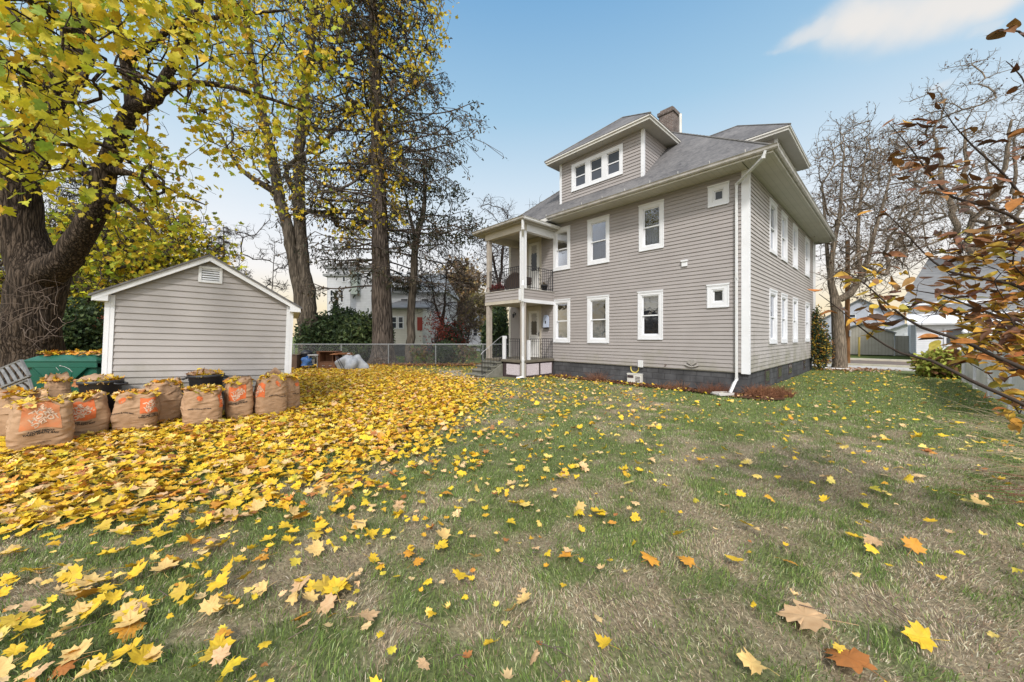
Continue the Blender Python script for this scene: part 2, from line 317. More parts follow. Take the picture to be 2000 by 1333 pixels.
def clap(mb,Mx,u0,u1,z0,z1,holes=(),e=.115,lim=None,off=.0):
    """lapped courses with real butt edges; holes=(ua,ub,za,zb)"""
    mb.M=Mx; nz=int(math.ceil((z1-z0)/e-1e-6))
    for i in range(nz):
        a=z0+i*e; b=min(a+e,z1)
        cuts=sorted({a,b}|{h for H_ in holes for h in H_[2:4] if a+1e-4<h<b-1e-4})
        for j in range(len(cuts)-1):
            p,q=cuts[j],cuts[j+1]; segs=[(None,None)]
            iv=sorted([(h[0],h[1]) for h in holes if h[2]<=(p+q)/2<=h[3]])
            cur='L'; segs=[]
            pts=[]
            for h in iv: pts.append((cur,h[0])); cur=h[1]
            pts.append((cur,'R'))
            wp=off+.026-.021*(p-a)/e; wq=off+.026-.021*(q-a)/e
            for L_,R_ in pts:
                lp,rp=(lim(p) if lim else (u0,u1)); lq,rq=(lim(q) if lim else (u0,u1))
                if L_!='L': lp=lq=L_
                if R_!='R': rp=rq=R_
                if rp-lp<1e-4: continue
                rq=max(rq,lq)
                if rp-lp>1.4 and j==0 and lp==lq and rp==rq and not lim:
                    sm=lp+(rp-lp)*((i*.37+.13)%.8+.1); mb.add([(lp,wp+.003,p),(sm,wp+.003,p),(sm,wq+.003,q),(lp,wq+.003,q)],[(0,1,2,3)]); mb.add([(sm,wp+.003,p),(sm,wp,p),(sm,wq,q),(sm,wq+.003,q)],[(0,1,2,3)])
                mb.add([(lp,wp,p),(rp,wp,p),(rq,wq,q),(lq,wq,q)],[(0,1,2,3)])
                if j==0:
                    mb.add([(lp,off+.002,p),(rp,off+.002,p),(rp,wp,p),(lp,wp,p)],[(0,1,2,3)])
    mb.M=None
def ring(mb,u0,u1,z0,z1,t,w0,w1,tb=None):
    tb=tb or t
    mb.box(u0,w0,z0,u0+t,w1,z1); mb.box(u1-t,w0,z0,u1,w1,z1)
    mb.box(u0+t,w0,z1-t,u1-t,w1,z1); mb.box(u0+t,w0,z0,u1-t,w1,z0+tb)
def window(parent,Mx,u0,u1,z0,z1,cas=.115,double=True,seed=0,lower='screen'):
    """returns opening rectangle"""
    mb=MB(); mb.M=Mx; ring(mb,u0,u1,z0,z1,cas,.0,.034)
    mb.box(u0-.012,.003,z1-.022,u1+.012,.052,z1+.02); ring(mb,u0+.018,u1-.018,z0+.018,z1-.03,.02,.034,.043)
    mb.box(u0+.01,.034,z0-.012,u1-.01,.056,z0+.014)
    w=mb.build('window',M['white'],parent)
    a0,a1,b0,b1=u0+cas,u1-cas,z0+cas,z1-cas
    fb=MB(); fb.M=Mx
    ring(fb,a0-.002,a1+.002,b0-.002,b1+.002,.035,-.075,.022)
    ia0,ia1,ib0,ib1=a0+.033,a1-.033,b0+.033,b1-.033; md=(ib0+ib1)/2
    if double:
        ring(fb,ia0,ia1,md-.018,ib1,.034,-.045,-.02); ring(fb,ia0,ia1,ib0,md+.018,.04,-.068,-.048)
        fb.box(ia0,-.048,md-.02,ia1,-.010,md+.02)
    else: ring(fb,ia0,ia1,ib0,ib1,.03,-.05,-.015)
    fb.build('frame',M['white'],w)
    def pane(z_0,z_1,d,m):
        pb=MB(); pb.M=Mx; pb.add([(ia0+.01,d,z_0),(ia1-.01,d,z_0),(ia1-.01,d,z_1),(ia0+.01,d,z_1)],[(0,1,2,3)]); pb.build('pane',m,w)
    if double: pane(md,ib1-.01,-.034,M['clear']); pane(ib0+.01,md,-.058,M['net'])
    else: pane(ib0+.01,ib1-.01,-.034,M['glass'])
    rb=MB(); rb.M=Mx; q=-.55
    rb.add([(a0-.3,q,b0-.3),(a1+.3,q,b0-.3),(a1+.3,q,b1+.3),(a0-.3,q,b1+.3),(a0-.3,-.09,b0-.3),(a1+.3,-.09,b0-.3),(a1+.3,-.09,b1+.3),(a0-.3,-.09,b1+.3)],[(0,1,2,3),(0,1,5,4),(1,2,6,5),(2,3,7,6),(3,0,4,7)]); rb.build('room_interior',M['dark'],w)
    rs=random.Random(int(u0*97+z0*31)); cb=MB(); cb.M=Mx
    def drape(ua,ub,za,zb,amp=.02):
        n=max(4,int((ub-ua)/.018)); V=[]
        for i in range(n+1):
            u=ua+(ub-ua)*i/n; d=-.16+amp*math.sin(i*1.25+rs.random()*.8); V+=[(u,d,za),(u,d+.01*math.sin(i),zb)]
        cb.add(V,[(2*i,2*i+2,2*i+3,2*i+1) for i in range(n)],True)
    k_=rs.random()
    if double:
        if k_<.45: drape(a0-.02,a1+.02,b0-.02,b0+(b1-b0)*rs.uniform(.42,.55))
        elif k_<.8: drape(a0-.02,a0+(a1-a0)*.3,b0,b1+.02); drape(a1-(a1-a0)*.3,a1+.02,b0,b1+.02)
        if k_>.3: 
            zt_=b1+.02; zb_=b1-(b1-b0)*rs.uniform(.12,.40); cb.add([(a0,-.11,zb_),(a1,-.11,zb_),(a1,-.11,zt_),(a0,-.11,zt_)],[(0,1,2,3)])
        cb.build('curtain',M['curtain'],w,fix=False)
    return (a0,a1,b0,b1)
house=empty('house',HC,HROT,'taupe vinyl-sided two-storey house with dormers, white trim and corner porch','house')
A=planeA(0); B=planeB(0)
ZS,ZT=.60,6.22
# windows on the facade facing the lawn (y along facade)
winA=[(6.13,7.0,1.36,3.10),(4.36,5.31,1.36,3.10),(2.38,3.25,1.50,3.10),(6.13,7.0,4.31,6.02),(4.35,5.30,4.31,6.02),(2.35,3.21,4.48,6.02)]
smallA=[(.47,1.06,2.45,3.11),(.47,1.035,5.41,6.02)]
winB=[(2.27,3.31,1.37,3.11),(3.98,4.97,1.37,3.11),(6.06,7.02,1.37,3.11),(8.9,9.96,1.37,3.11),(2.3,3.31,4.31,6.02),(4.0,4.99,4.31,6.02),(6.06,7.02,4.31,6.02),(8.85,9.95,4.31,6.02)]
hA=[window(house,A,*w) for w in winA]+[window(house,A,*w,cas=.13,double=False) for w in smallA]
hB=[window(house,B,*w) for w in winB]
doorz=[(.66,2.92),(3.46,5.90)]
hA+=[(7.75,8.45,a,b-.1) for a,b in doorz]
mb=MB(); clap(mb,A,.0,LY,ZS,ZT,hA); mb.build('wall',M['siding'],house,fix=False)
mb=MB(); clap(mb,B,.0,LX,ZS,ZT,hB); mb.build('wall',M['siding_b'],house,fix=False)
mb=MB(); mb.box(LX-.05,0,ZS,LX,LY,ZT); mb.box(.02,LY-.05,ZS,LX,LY,ZT); mb.build('wall',M['siding'],house)
mb=MB(); mb.box(.035,.035,-.05,LX-.035,LY-.035,ZS+.004); 
fo=mb.build('foundation',M['found'],house)
mb=MB(); mb.box(.0,-.004,ZS-.03,.03,LY,ZS); mb.box(.0,-.0,ZS-.03,LX,.03,ZS); mb.build('starter_strip',M['soffit2'],house)
for x0,x1 in ((1.95,2.55),(3.75,4.35),(5.55,6.2),(8.7,9.3)):
    mb=MB(); mb.M=planeB(.035); mb.box(x0,-.02,.12,x1,.012,.56); wn=mb.build('basement_window',M['lat_back'],house)
    mb=MB(); mb.M=planeB(.035); mb.add([(x0+.06,.016,.18),(x1-.06,.016,.18),(x1-.06,.016,.5),(x0+.06,.016,.5)],[(0,1,2,3)]); mb.build('pane',M['nglass'],wn)
# corner boards
mb=MB(); mb.box(-.03,-.03,ZS-.05,.10,.17,ZT); mb.build('corner_board',M['white'],house,bevel=.006)
mb=MB(); mb.box(-.028,LY-.10,ZS,.10,LY+.02,ZT); mb.build('corner_board',M['offwhite'],house)
mb=MB(); mb.box(LX-.10,-.028,ZS,LX+.02,.1,ZT); mb.build('corner_board',M['white'],house)
# main hip roof
o=.7; ze=6.36; k=.87; w_=(LY+2*o)/2; zr=ze+k*w_
E0=(-o,-o,ze); E1=(-o,LY+o,ze); E2=(LX+o,LY+o,ze); E3=(LX+o,-o,ze); Ra=(-o+w_,LY/2,zr); Rb=(LX+o-w_,LY/2,zr)
mb=MB()
def slab(mb,pts,t=.03):
    P=[Vector(p) for p in pts]; n=(P[1]-P[0]).cross(P[2]-P[0]).normalized()
    if n.z<0: n=-n
    mb.prism([p for p in P],-n*t)
slab(mb,[E0,E1,Ra]); slab(mb,[E1,E2,Rb,Ra]); slab(mb,[E2,E3,Rb]); slab(mb,[E3,E0,Ra,Rb])
roof=mb.build('roof',M['roof'],house)
mb=MB()
for a,b in ((E0,Ra),(E1,Ra),(Ra,Rb),(E3,Rb),(E2,Rb)):
    a=Vector(a);b=Vector(b); n=max(4,int((b-a).length/.28))
    for i in range(n):
        p=a.lerp(b,i/n); q=a.lerp(b,(i+1)/n); mb.tube([p+Vector((0,0,.0)),q+Vector((0,0,-.012))],.038,6,smooth=False)
mb.build('ridge_caps',M['caps'],roof)
mb=MB(); zsf=6.22
mb.box(-o+.02,-o+.02,zsf-.012,LX+o-.02,-.02,zsf); mb.box(-o+.02,.0,zsf-.012,-.02,6.8,zsf); mb.box(LX+.0,.0,zsf-.012,LX+o-.02,LY+o,zsf); mb.box(-o+.02,LY+.02,zsf-.012,LX,LY+o-.02,zsf)
mb.build('soffit',M['soffit'],house)
mb=MB(); mb.box(-o,-o,zsf-.02,-o+.02,LY+o,ze-.02); mb.box(-o+.02,-o,zsf-.02,LX+o,-o+.02,ze-.02); mb.box(LX+o-.02,-o+.02,zsf-.02,LX+o,LY+o,ze-.02); mb.build('fascia',M['offwhite'],house)
# frieze
def gutter(a,b,out,name='gutter',parent=house,m=None,s=.115):
    a=Vector(a);b=Vector(b);out=Vector(out); mb=MB(); prof=[(0,0),(0,-.10),(.055,-.115),(.09,-.08),(.10,-.03),(.125,0),(.11,0),(.09,-.03),(.08,-.07),(.05,-.10),(.01,-.09),(.01,0)]
    V=[];n=len(prof)
    for p in (a,b):
        for u,v in prof: V.append(p+out*u*s/.115+Vector((0,0,v)))
    mb.add(V,[(i,(i+1)%n,n+(i+1)%n,n+i) for i in range(n)]+[tuple(range(n)),tuple(range(n,2*n))])
    return mb.build(name,m or M['gutter'],parent)
ga=gutter((-o,-o-.11,ze-.005),(-o,6.72,ze-.005),(-1,0,0)); gb=gutter((-o-.0,-o,ze-.005),(LX+o+.1,-o,ze-.005),(0,-1,0))
for i in range(9):
    mb=MB(); y=-.1+i*.86; mb.tube([(-o+.02,y,ze-.02),(-o-.03,y,ze+.05),(-o-.03,y,ze+.11)],.009,6); mb.build('gutter_hook',M['offwhite'],ga)
# chimney
ch=None
mb=MB(); cxh,cyh=4.0,3.75
mb.box(cxh,cyh,8.8,cxh+.62,cyh+.62,11.25); mb.box(cxh-.05,cyh-.05,11.25,cxh+.67,cyh+.67,11.39); mb.box(cxh+.04,cyh+.04,11.39,cxh+.58,cyh+.58,11.50)
ch=mb.build('chimney',M['brick'],roof)
mb=MB(); mb.tube([(cxh-.35,cyh-.45,9.6),(cxh-.35,cyh-.45,10.75)],.055,10); mb.build('vent_pipe',M['offwhite'],house)
# ---------------- dormers (hip roofed)
def dormer(Mx,xw,u0,u1,win,oo=.42,zt=8.72,mat_w='siding'):
    """Mx = plane at the dormer front; u0..u1 wall; local w axis points outward"""
    zb=ze+k*(xw+o)-.02
    trip=[]
    hole=None
    wu0,wu1,wz0,wz1=win
    mbw=MB(); clap(mbw,Mx,u0,u1,zb-.1,zt,[(wu0+.1,wu1-.1,wz0+.1,wz1-.1)],off=0)
    L=(zt-zb)/k
    # cheeks
    mbw.M=Mx
    for u,s in ((u0,-1),(u1,1)):
        nz=int((zt-zb)/.115)+1
        for i in range(nz):
            a=zb+i*.115; b=min(a+.115,zt)
            da=(a-zb)/k+.06; db=(b-zb)/k+.06
            mbw.add([(u+s*.018,0,a),(u+s*.018,-L-.1,a),(u+s*.005,-L-.1,b),(u+s*.005,0,b)],[(0,1,2,3)])
            mbw.add([(u,0,a),(u,-L-.1,a),(u+s*.018,-L-.1,a),(u+s*.018,0,a)],[(0,1,2,3)])
    dw=mbw.build('dormer_wall',M[mat_w],house,fix=False)
    tb=MB(); tb.M=Mx
    for u,s in ((u0,-1),(u1,1)):
        a,b=sorted((u+s*.025,u-s*.085)); tb.box(a,-.07,zb-.02,b,.028,zt)
    tb.build('corner_trim',M['white'],dw)
    # window triple
    cb=MB(); cb.M=Mx; ring(cb,wu0,wu1,wz0,wz1,.12,0,.034); cb.box(wu0-.01,.03,wz0-.02,wu1+.01,.055,wz0+.012)
    W3=(wu1-wu0-.24-.36)/3; xs=[]; u=wu0+.12
    for i in range(3):
        xs.append((u,u+W3)); u+=W3
        if i<2: cb.box(u,0,wz0+.12,u+.18,.03,wz1-.12); u+=.18
    wn=cb.build('window',M['white'],house)
    for a,b in xs:
        fb=MB(); fb.M=Mx; z0_,z1_=wz0+.12,wz1-.12; md=(z0_+z1_)/2
        ring(fb,a-.002,b+.002,z0_-.002,z1_+.002,.03,-.08,.02); ring(fb,a+.026,b-.026,z0_+.026,z1_-.026,.025,-.06,-.03); fb.box(a+.03,-.06,md-.02,b-.03,-.022,md+.02)
        fb.build('frame',M['white'],wn)
        pb=MB(); pb.M=Mx; pb.add([(a+.04,-.045,z0_+.04),(b-.04,-.045,z0_+.04),(b-.04,-.045,md),(a+.04,-.045,md)],[(0,1,2,3)]); pb.build('pane',M['screen'],wn)
        pb=MB(); pb.M=Mx; pb.add([(a+.04,-.042,md),(b-.04,-.042,md),(b-.04,-.042,z1_-.04),(a+.04,-.042,z1_-.04)],[(0,1,2,3)]); pb.build('pane',M['glass'],wn)
    # roof
    zf=zt-.02; zt2=zt+.13; hw=(u1-u0)/2+oo; cu=(u0+u1)/2
    fbm=MB(); fbm.M=Mx
    back=-(zt2-zb)/k-.55
    fbm.box(u0-oo,oo-.03,zf,u1+oo,oo,zt2-.015); fbm.box(u0-oo,back,zf,u0-oo+.03,oo-.03,zt2-.015); fbm.box(u1+oo-.03,back,zf,u1+oo,oo-.03,zt2-.015)
    fbm.box(u0-oo-.03,oo,zt2-.07,u1+oo+.03,oo+.04,zt2-.01)
    fbm.box(u0-oo-.04,back,zt2-.07,u0-oo,oo+.04,zt2-.01); fbm.box(u1+oo,back,zt2-.07,u1+oo+.04,oo+.04,zt2-.01)
    fbm.build('dormer_fascia',M['offwhite'],house)
    sb=MB(); sb.M=Mx; sb.box(u0-oo+.03,back,zf+.002,u1+oo-.03,oo-.03,zf+.014); sb.build('dormer_soffit',M['soffit2'],house)
    rb=MB(); kk=.80; apz=zt2+kk*hw; apw=oo-hw; oo2=oo+.04; 
    a=(u0-oo-.05,oo+.05,zt2-.01); b=(u1+oo+.05,oo+.05,zt2-.01); ap=(cu,apw,apz)
    rw=-((apz-(ze+k*(xw+o)))/k)-.1   # where the ridge meets the main slope
    e0=(u0-oo-.05,back,zt2-.01); e1=(u1+oo+.05,back,zt2-.01); rr=(cu,rw,apz)
    V=[Mx@Vector(p) for p in (a,b,ap,e0,e1,rr)]
    for f in ((0,1,2),(1,4,5,2),(0,3,5,2)): slab(rb,[V[i] for i in f],.03)
    dr_=rb.build('dormer_roof',M['roof'],house); rb=MB()
    for p,q in ((a,ap),(b,ap),(ap,rr)):
        rb.tube([Mx@Vector(p),Mx@Vector(q)],.034,6,smooth=False)
    rb.build('ridge_caps',M['caps'],dr_)
dormer(planeA(.15),.15,3.13,6.76,(3.9,6.17,7.42,8.50))
dormer(planeB(.15),.15,4.22,7.6,(4.85,6.95,7.42,8.50),mat_w='siding_b')
# ---------------- vents & fittings on the lawn facade
yv,zv=onA(1338,516); mb=MB(); mb.M=A; mb.box(yv-.085,.02,zv-.085,yv+.085,.07,zv+.1); mb.box(yv-.1,.02,zv+.06,yv+.1,.10,zv+.11); mb.build('dryer_vent',M['white'],house,bevel=.008)
yv,zv=onA(1252,709); mb=MB(); mb.M=A; mb.box(yv-.09,.0,zv-.15,yv+.09,.06,zv+.08); mb.build('utility_box',M['dsp'],house,bevel=.008)
yv,zv=onA(1301,714); mb=MB(); mb.M=A; mb.tube([(yv,.0,zv),(yv,.08,zv),(yv,.10,zv-.04)],.012,8); mb.tube([(yv-.03,.05,zv+.03),(yv+.03,.05,zv+.03)],.008,6); mb.build('garden_tap',M['wood2'],house)
# ---------------- downspouts
def spout(pts,parent=house,w=.075,m=None,name='downspout'):
    mb=MB()
    for i in range(len(pts)-1):
        mb.bar(pts[i],pts[i+1],w,w*.8,up=(.3,.2,.9) if abs((Vector(pts[i+1])-Vector(pts[i])).normalized().z)<.9 else (0,1,0))
        if 0<i: p=Vector(pts[i]); mb.box(p.x-w*.5,p.y-w*.5,p.z-w*.5,p.x+w*.5,p.y+w*.5,p.z+w*.5)
    return mb.build(name,m or M['dsp'],parent,bevel=.008)
spout([(-o-.05,-.55,6.26),(-o-.03,-.5,6.12),(-.075,.27,5.86),(-.075,.27,3.2),(-.075,.27,.40),(-.16,.30,.30)])
spout([(-.15,.30,.32),(-.36,.36,.03)],w=.09)
spout([(LX+.05,-.06,6.1),(LX+.05,-.06,.5),(LX+.05,-.06,.15),(LX+.3,-.5,.06),(LX+.5,-1.5,.05)],w=.07)
spout([(-o+.0,LY+.2,6.2),(.0,LY+.05,5.9)],w=.06)
# ---------------- two-level corner porch
XP=-1.75; YR,YL=7.05,9.12; ztp=6.10
def post(x,y,z0,z1,m,name='porch_post',wd=.15):
    mb=MB(); a=wd/2; mb.box(x-a,y-a,z0,x+a,y+a,z1); return mb.build(name,m,house,bevel=.015)
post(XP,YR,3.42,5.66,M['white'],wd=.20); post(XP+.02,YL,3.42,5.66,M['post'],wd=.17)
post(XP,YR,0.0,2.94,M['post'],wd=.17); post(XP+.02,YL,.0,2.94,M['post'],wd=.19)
mb=MB(); mb.box(XP-.13,YR-.05,2.98,XP-.10,YR+.12,3.42); mb.build('post_block',M['white'],house)
# balcony band and floor
holes=[]
mb=MB(); clap(mb,planeA(XP-.09),YR-.09,YL+.12,3.04,3.42,e=.127)
def clapY(mb,y,x0,x1,z0,z1,s=-1,e=.127):
    n=int(round((z1-z0)/e))
    for i in range(n):
        a=z0+i*e;b=a+e
        mb.add([(x0,y+s*.018,a),(x1,y+s*.018,a),(x1,y+s*.005,b),(x0,y+s*.005,b)],[(0,1,2,3)]); mb.add([(x0,y,a),(x1,y,a),(x1,y+s*.018,a),(x0,y+s*.018,a)],[(0,1,2,3)])
clapY(mb,YR-.09,XP-.09,-.0,3.04,3.42); clapY(mb,YL+.12,XP-.09,-.0,3.04,3.42,s=1)
mb.build('balcony_band',M['siding'],house,fix=False)
mb=MB(); mb.box(XP-.085,YR-.085,2.93,-.02,YL+.115,3.42); mb.build('balcony_floor',M['beam'],house)
mb=MB(); mb.box(XP-.125,YR-.125,3.42,-.02,YR-.02,3.45); mb.box(XP-.125,YR-.02,3.42,XP,YL+.14,3.45); mb.build('balcony_cap',M['gutter'],house)
mb=MB(); mb.box(XP-.11,YR-.11,2.91,XP-.09,YL+.13,3.04); mb.build('band_trim',M['beam'],house)
mb=MB(); mb.box(XP-.09,YR-.112,2.91,-.03,YR-.09,3.045); mb.build('band_trim',M['white'],house)
# upper beams, ceiling, porch roof
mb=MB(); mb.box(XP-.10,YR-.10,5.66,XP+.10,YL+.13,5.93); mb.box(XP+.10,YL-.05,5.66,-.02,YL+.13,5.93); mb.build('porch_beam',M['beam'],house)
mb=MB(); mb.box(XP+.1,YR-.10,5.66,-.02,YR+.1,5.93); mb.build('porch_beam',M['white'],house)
mb=MB(); mb.box(XP-.28,YR-.28,5.93,-.02,YL+.6,5.95); mb.build('porch_ceiling',M['soffit2'],house)
px0,py0,py1=XP-.32,YR-.32,YL+.62
mb=MB(); mb.box(px0,py0,5.95,px0+.02,py1,6.07); mb.box(px0,py0,5.95,0,py0+.02,6.07); mb.box(px0,py1-.02,5.95,0,py1,6.07); mb.build('fascia',M['beam'],house)
gutter((px0,py0-.1,6.08),(px0,py1,6.08),(-1,0,0)); gutter((px0,py0,6.08),(.0,py0,6.08),(0,-1,0),m=M['dsp'])
kp=.36; hw=(py1-py0)/2+.03; a=(px0-.04,py0-.04,6.09); b=(px0-.04,py1+.04,6.09); ap=(px0-.04+hw,(py0+py1)/2,6.09+kp*hw)
c=(.5,py0-.04,6.09); d=(.5,py1+.04,6.09); rr=(.6,(py0+py1)/2,6.09+kp*hw)
mb=MB(); slab(mb,[a,b,ap],.02); slab(mb,[a,c,rr,ap],.02); slab(mb,[b,d,rr,ap],.02)
for p,q in ((a,ap),(b,ap)): mb.tube([Vector(p),Vector(q)],.03,6,smooth=False)
mb.build('porch_roof',M['roof'],house)
# downspout in front of the corner post
xx,yy=XP-.14,YR-.13
spout([(px0+.0,py0+.02,6.02),(px0+.0,py0+.02,5.62),(xx,yy,5.42),(xx,yy,3.72),(xx-.10,yy-.08,3.5),(xx-.10,yy-.08,2.95),(xx,yy,2.72),(xx,yy,.85),(xx-.05,yy-.05,.7),(xx-.06,yy-.06,.07),(xx-.28,yy+.08,.03)],w=.085)
# doors
def door(z0,z1,k_):
    mb=MB(); mb.M=A
    u0,u1=7.67,8.53; ring(mb,u0,u1,z0,z1,.09,.0,.05,tb=.03); mb.box(u0+.07,.03,z1-.2,u1-.07,.04,z1-.08)
    lb=MB(); lb.M=A; lb.box(u0+.09,-.02,z0+.03,u1-.09,.015,z1-.09)
    zm=z0+.92; lb.box(u0+.17,.015,z0+.15,u1-.17,.028,zm-.12); dl=lb.build('door',M['door'],house,bevel=.006)
    mb.build('frame',M['beam'],dl)
    gb=MB(); gb.M=A; g0,g1,h0,h1=u0+.19,u1-.19,zm,z1-.22; gb.add([(g0,.02,h0),(g1,.02,h0),(g1,.02,h1),(g0,.02,h1)],[(0,1,2,3)]); gb.build('pane',M['glass'],dl)
    # scalloped lace border
    cb=MB(); cb.M=A; n=44; pin=[];pout=[]; per=[(g0,h0),(g1,h0),(g1,h1),(g0,h1)]
    W=g1-g0;Hh=h1-h0;Pm=2*(W+Hh)
    for i in range(n):
        s=i/n*Pm
        if s<W: p=(g0+s,h0)
        elif s<W+Hh: p=(g1,h0+s-W)
        elif s<2*W+Hh: p=(g1-(s-W-Hh),h1)
        else: p=(g0,h1-(s-2*W-Hh))
        cx_,cz_=(g0+g1)/2,(h0+h1)/2; sc=(.05+.028*abs(math.sin(i*math.pi/2.2)))
        q=(p[0]+(cx_-p[0])*sc/(W/2)*1.1, p[1]+(cz_-p[1])*sc/(Hh/2)*1.3)
        pout.append((p[0],.026,p[1])); pin.append((q[0],.026,q[1]))
    cb.add(pout+pin,[(i,(i+1)%n,n+(i+1)%n,n+i) for i in range(n)]); cb.build('lace_border',M['door'],dl,fix=False)
    cb=MB(); cb.M=A; 
    for i in range(7): cb.box(g0+.02+i*W/7,.022,h1-.42-.04*(i%2),g0+.02+(i+.7)*W/7,.024,h1-.05)
    cb.build('lace_curtain',M['lace'],dl)
    kb=MB(); kb.M=A; kb.box(u0+.115,.015,z0+.95,u0+.15,.035,z0+1.15); kb.tube([(u0+.13,.03,z0+1.05),(u0+.13,.08,z0+1.05)],.022,8); kb.build('handle',M['iron'],dl)
door(*doorz[0],0); door(*doorz[1],1)
# iron railings
def railing(a,b,z0,z1,name='railing',n=None,parent=house,scroll=True,ang=None):
    a=Vector(a);b=Vector(b);L=(b-a).length; mb=MB(); up=Vector((0,0,1))
    A0=a+up*z0;A1=a+up*z1;B0=b+up*z0;B1=b+up*z1
    mb.bar(A1,B1,.035,.02); mb.bar(A0+up*.07,B0+up*.07,.025,.015); mb.bar(A1-up*.10,B1-up*.10,.015,.012)
    n=n or max(3,int(L/.115))
    for i in range(n+1):
        p=a.lerp(b,i/n); th=.024 if i in (0,n) else .013; mb.bar(p+up*z0,p+up*(z1-.0),th)
    if scroll:
        d=(b-a).normalized(); c=a.lerp(b,.5); zc=(z0+z1)/2
        for s in (-1,1):
            mb.tube([c+d*s*(.01+.06*math.sin(t*math.pi))+up*(zc-.22+.44*t) for t in [i/10 for i in range(11)]],.008,5)
            mb.tube([c+d*s*(.05+.03*math.cos(t*5))+up*(zc+.05*math.sin(t*5)) for t in [i/8 for i in range(9)]],.007,5)
    return mb.build(name,M['iron'],parent)
railing((XP-.02,YR+.12,0),(XP-.02,YL-.1,0),3.45,4.33); railing((XP+.12,YR-.03,0),(-.05,YR-.03,0),3.45,4.33)
railing((XP+.35,YR-.03,0),(-.08,YR-.03,0),.70,1.50); 
YS=8.18   # right edge of the stair
railing((XP,YR+.2,0),(XP,YS-.18,0),.70,1.50,scroll=False)
# porch deck, skirt and lattice
mb=MB(); mb.box(XP-.10,YR-.10,.58,-.0,YL+.12,.68); mb.build('porch_floor',M['deck'],house,bevel=.01)
mb=MB(); mb.box(XP-.03,YR-.04,-.02,XP+.0,YS,.58); mb.box(XP+.0,YR-.04,-.02,-.04,YR-.01,.58); mb.box(XP,YL+.0,-.02,-.04,YL+.06,.58); mb.build('porch_skirt',M['lat_back'],house)
def lattice(a,b,z0,z1,nrm,name='lattice_panel'):
    a=Vector(a);b=Vector(b);d=(b-a).normalized();L=(b-a).length;nrm=Vector(nrm);mb=MB();H=z1-z0;sp=.062
    def P(u,z,off): return a+d*u+Vector((0,0,z0+z))+nrm*off
    n=int((L+H)/sp)+1
    for s in (0,1):
        for i in range(n):
            c=i*sp
            if s==0: u0,v0,u1,v1=c,0,c-H,H
            else: u0,v0,u1,v1=c-H,0,c,H
            # clip to 0..L
            pts=[]
            du,dv=u1-u0,v1-v0; t0,t1=0,1
            if du!=0:
                ta,tb=(0-u0)/du,(L-u0)/du
                if ta>tb: ta,tb=tb,ta
                t0=max(t0,ta);t1=min(t1,tb)
            if t1-t0<.02: continue
            mb.bar(P(u0+du*t0,v0+dv*t0,.012+.006*s),P(u0+du*t1,v0+dv*t1,.012+.006*s),.024,.005,up=nrm)
    return mb.build(name,M['lattice'],house,fix=False)
lattice((XP-.03,YR+.14,0),(XP-.03,YS-.22,0),.08,.5,(-1,0,0)); lattice((XP+.13,YR-.04,0),(XP+.83,YR-.04,0),.08,.52,(0,-1,0)); lattice((XP+.93,YR-.04,0),(-.14,YR-.04,0),.08,.52,(0,-1,0))
# stairs
mb=MB(); run=.27; rise=.155
for i in range(4):
    z=.60-rise*(i+0)-.02; x1=XP-.10-run*i; x0=x1-run
    mb.box(x0-.02,YS,z-.06,x1,YL+.05,z); mb.box(x0+.02,YS+.03,-.02,x1+.02,YL+.02,z-.06)
mb.build('stairs',M['concrete'],house,bevel=.012)
mb=MB(); mb.prism([(XP-.1,YS-.06,-.02),(XP-.1,YS-.06,.5),(XP-.1-run*3.6,YS-.06,-.02)],(0,.06,0)); mb.build('stair_cheek',M['concrete'],house)
mb=MB(); hx0,hx1=XP-.1-run*3.7,XP-.05
mb.tube([(hx0-.04,YS+.03,.90),(hx0,YS+.03,.96),(hx1-.12,YS+.03,1.56),(hx1,YS+.03,1.60)],.014,8); hr=mb.build('stair_handrail',M['alu'],house)
mb=MB()
for i in range(8):
    t=i/7; x=hx0+(hx1-hx0)*t; zt_=.94+.62*t; zb_=max(.0,.05+.55*t); mb.bar((x,YS+.03,zb_ if i not in(0,) else 0),(x,YS+.03,zt_),.026 if i in (0,7) else .013)
mb.bar((hx0,YS+.03,.12),(hx1,YS+.03,.72),.02); mb.build('baluster_set',M['iron'],hr)
for yv in (YS-.06,):
    mb=MB(); mb.box(XP-.06,yv-.07,.68,XP+.07,yv+.07,1.62); mb.build('newel_post',M['white'],house,bevel=.01)
mb=MB(); mb.box(XP+.22,YR-.09,.68,XP+.32,YR+.03,1.45); mb.build('newel_post',M['white'],house,bevel=.01)
# wall lantern on the lower porch wall
mb=MB(); yv,zv=onA(1007,617); mb.M=A; mb.box(yv-.03,.0,zv+.02,yv+.03,.03,zv+.12); mb.tube([(yv,.02,zv+.1),(yv,.1,zv+.16),(yv,.14,zv+.1)],.01,6); mb.M=A@Matrix.Translation((yv,.14,zv)); mb.lathe([(0,.08),(.05,.06),(.045,-.06),(.03,-.1),(0,-.1)],8); mb.build('porch_lantern',M['iron'],house)

# ================================================================== things on / beside the house (own things)
def HL(x,y,z=0): return HC+d2*x+d1*y+Vector((0,0,z))
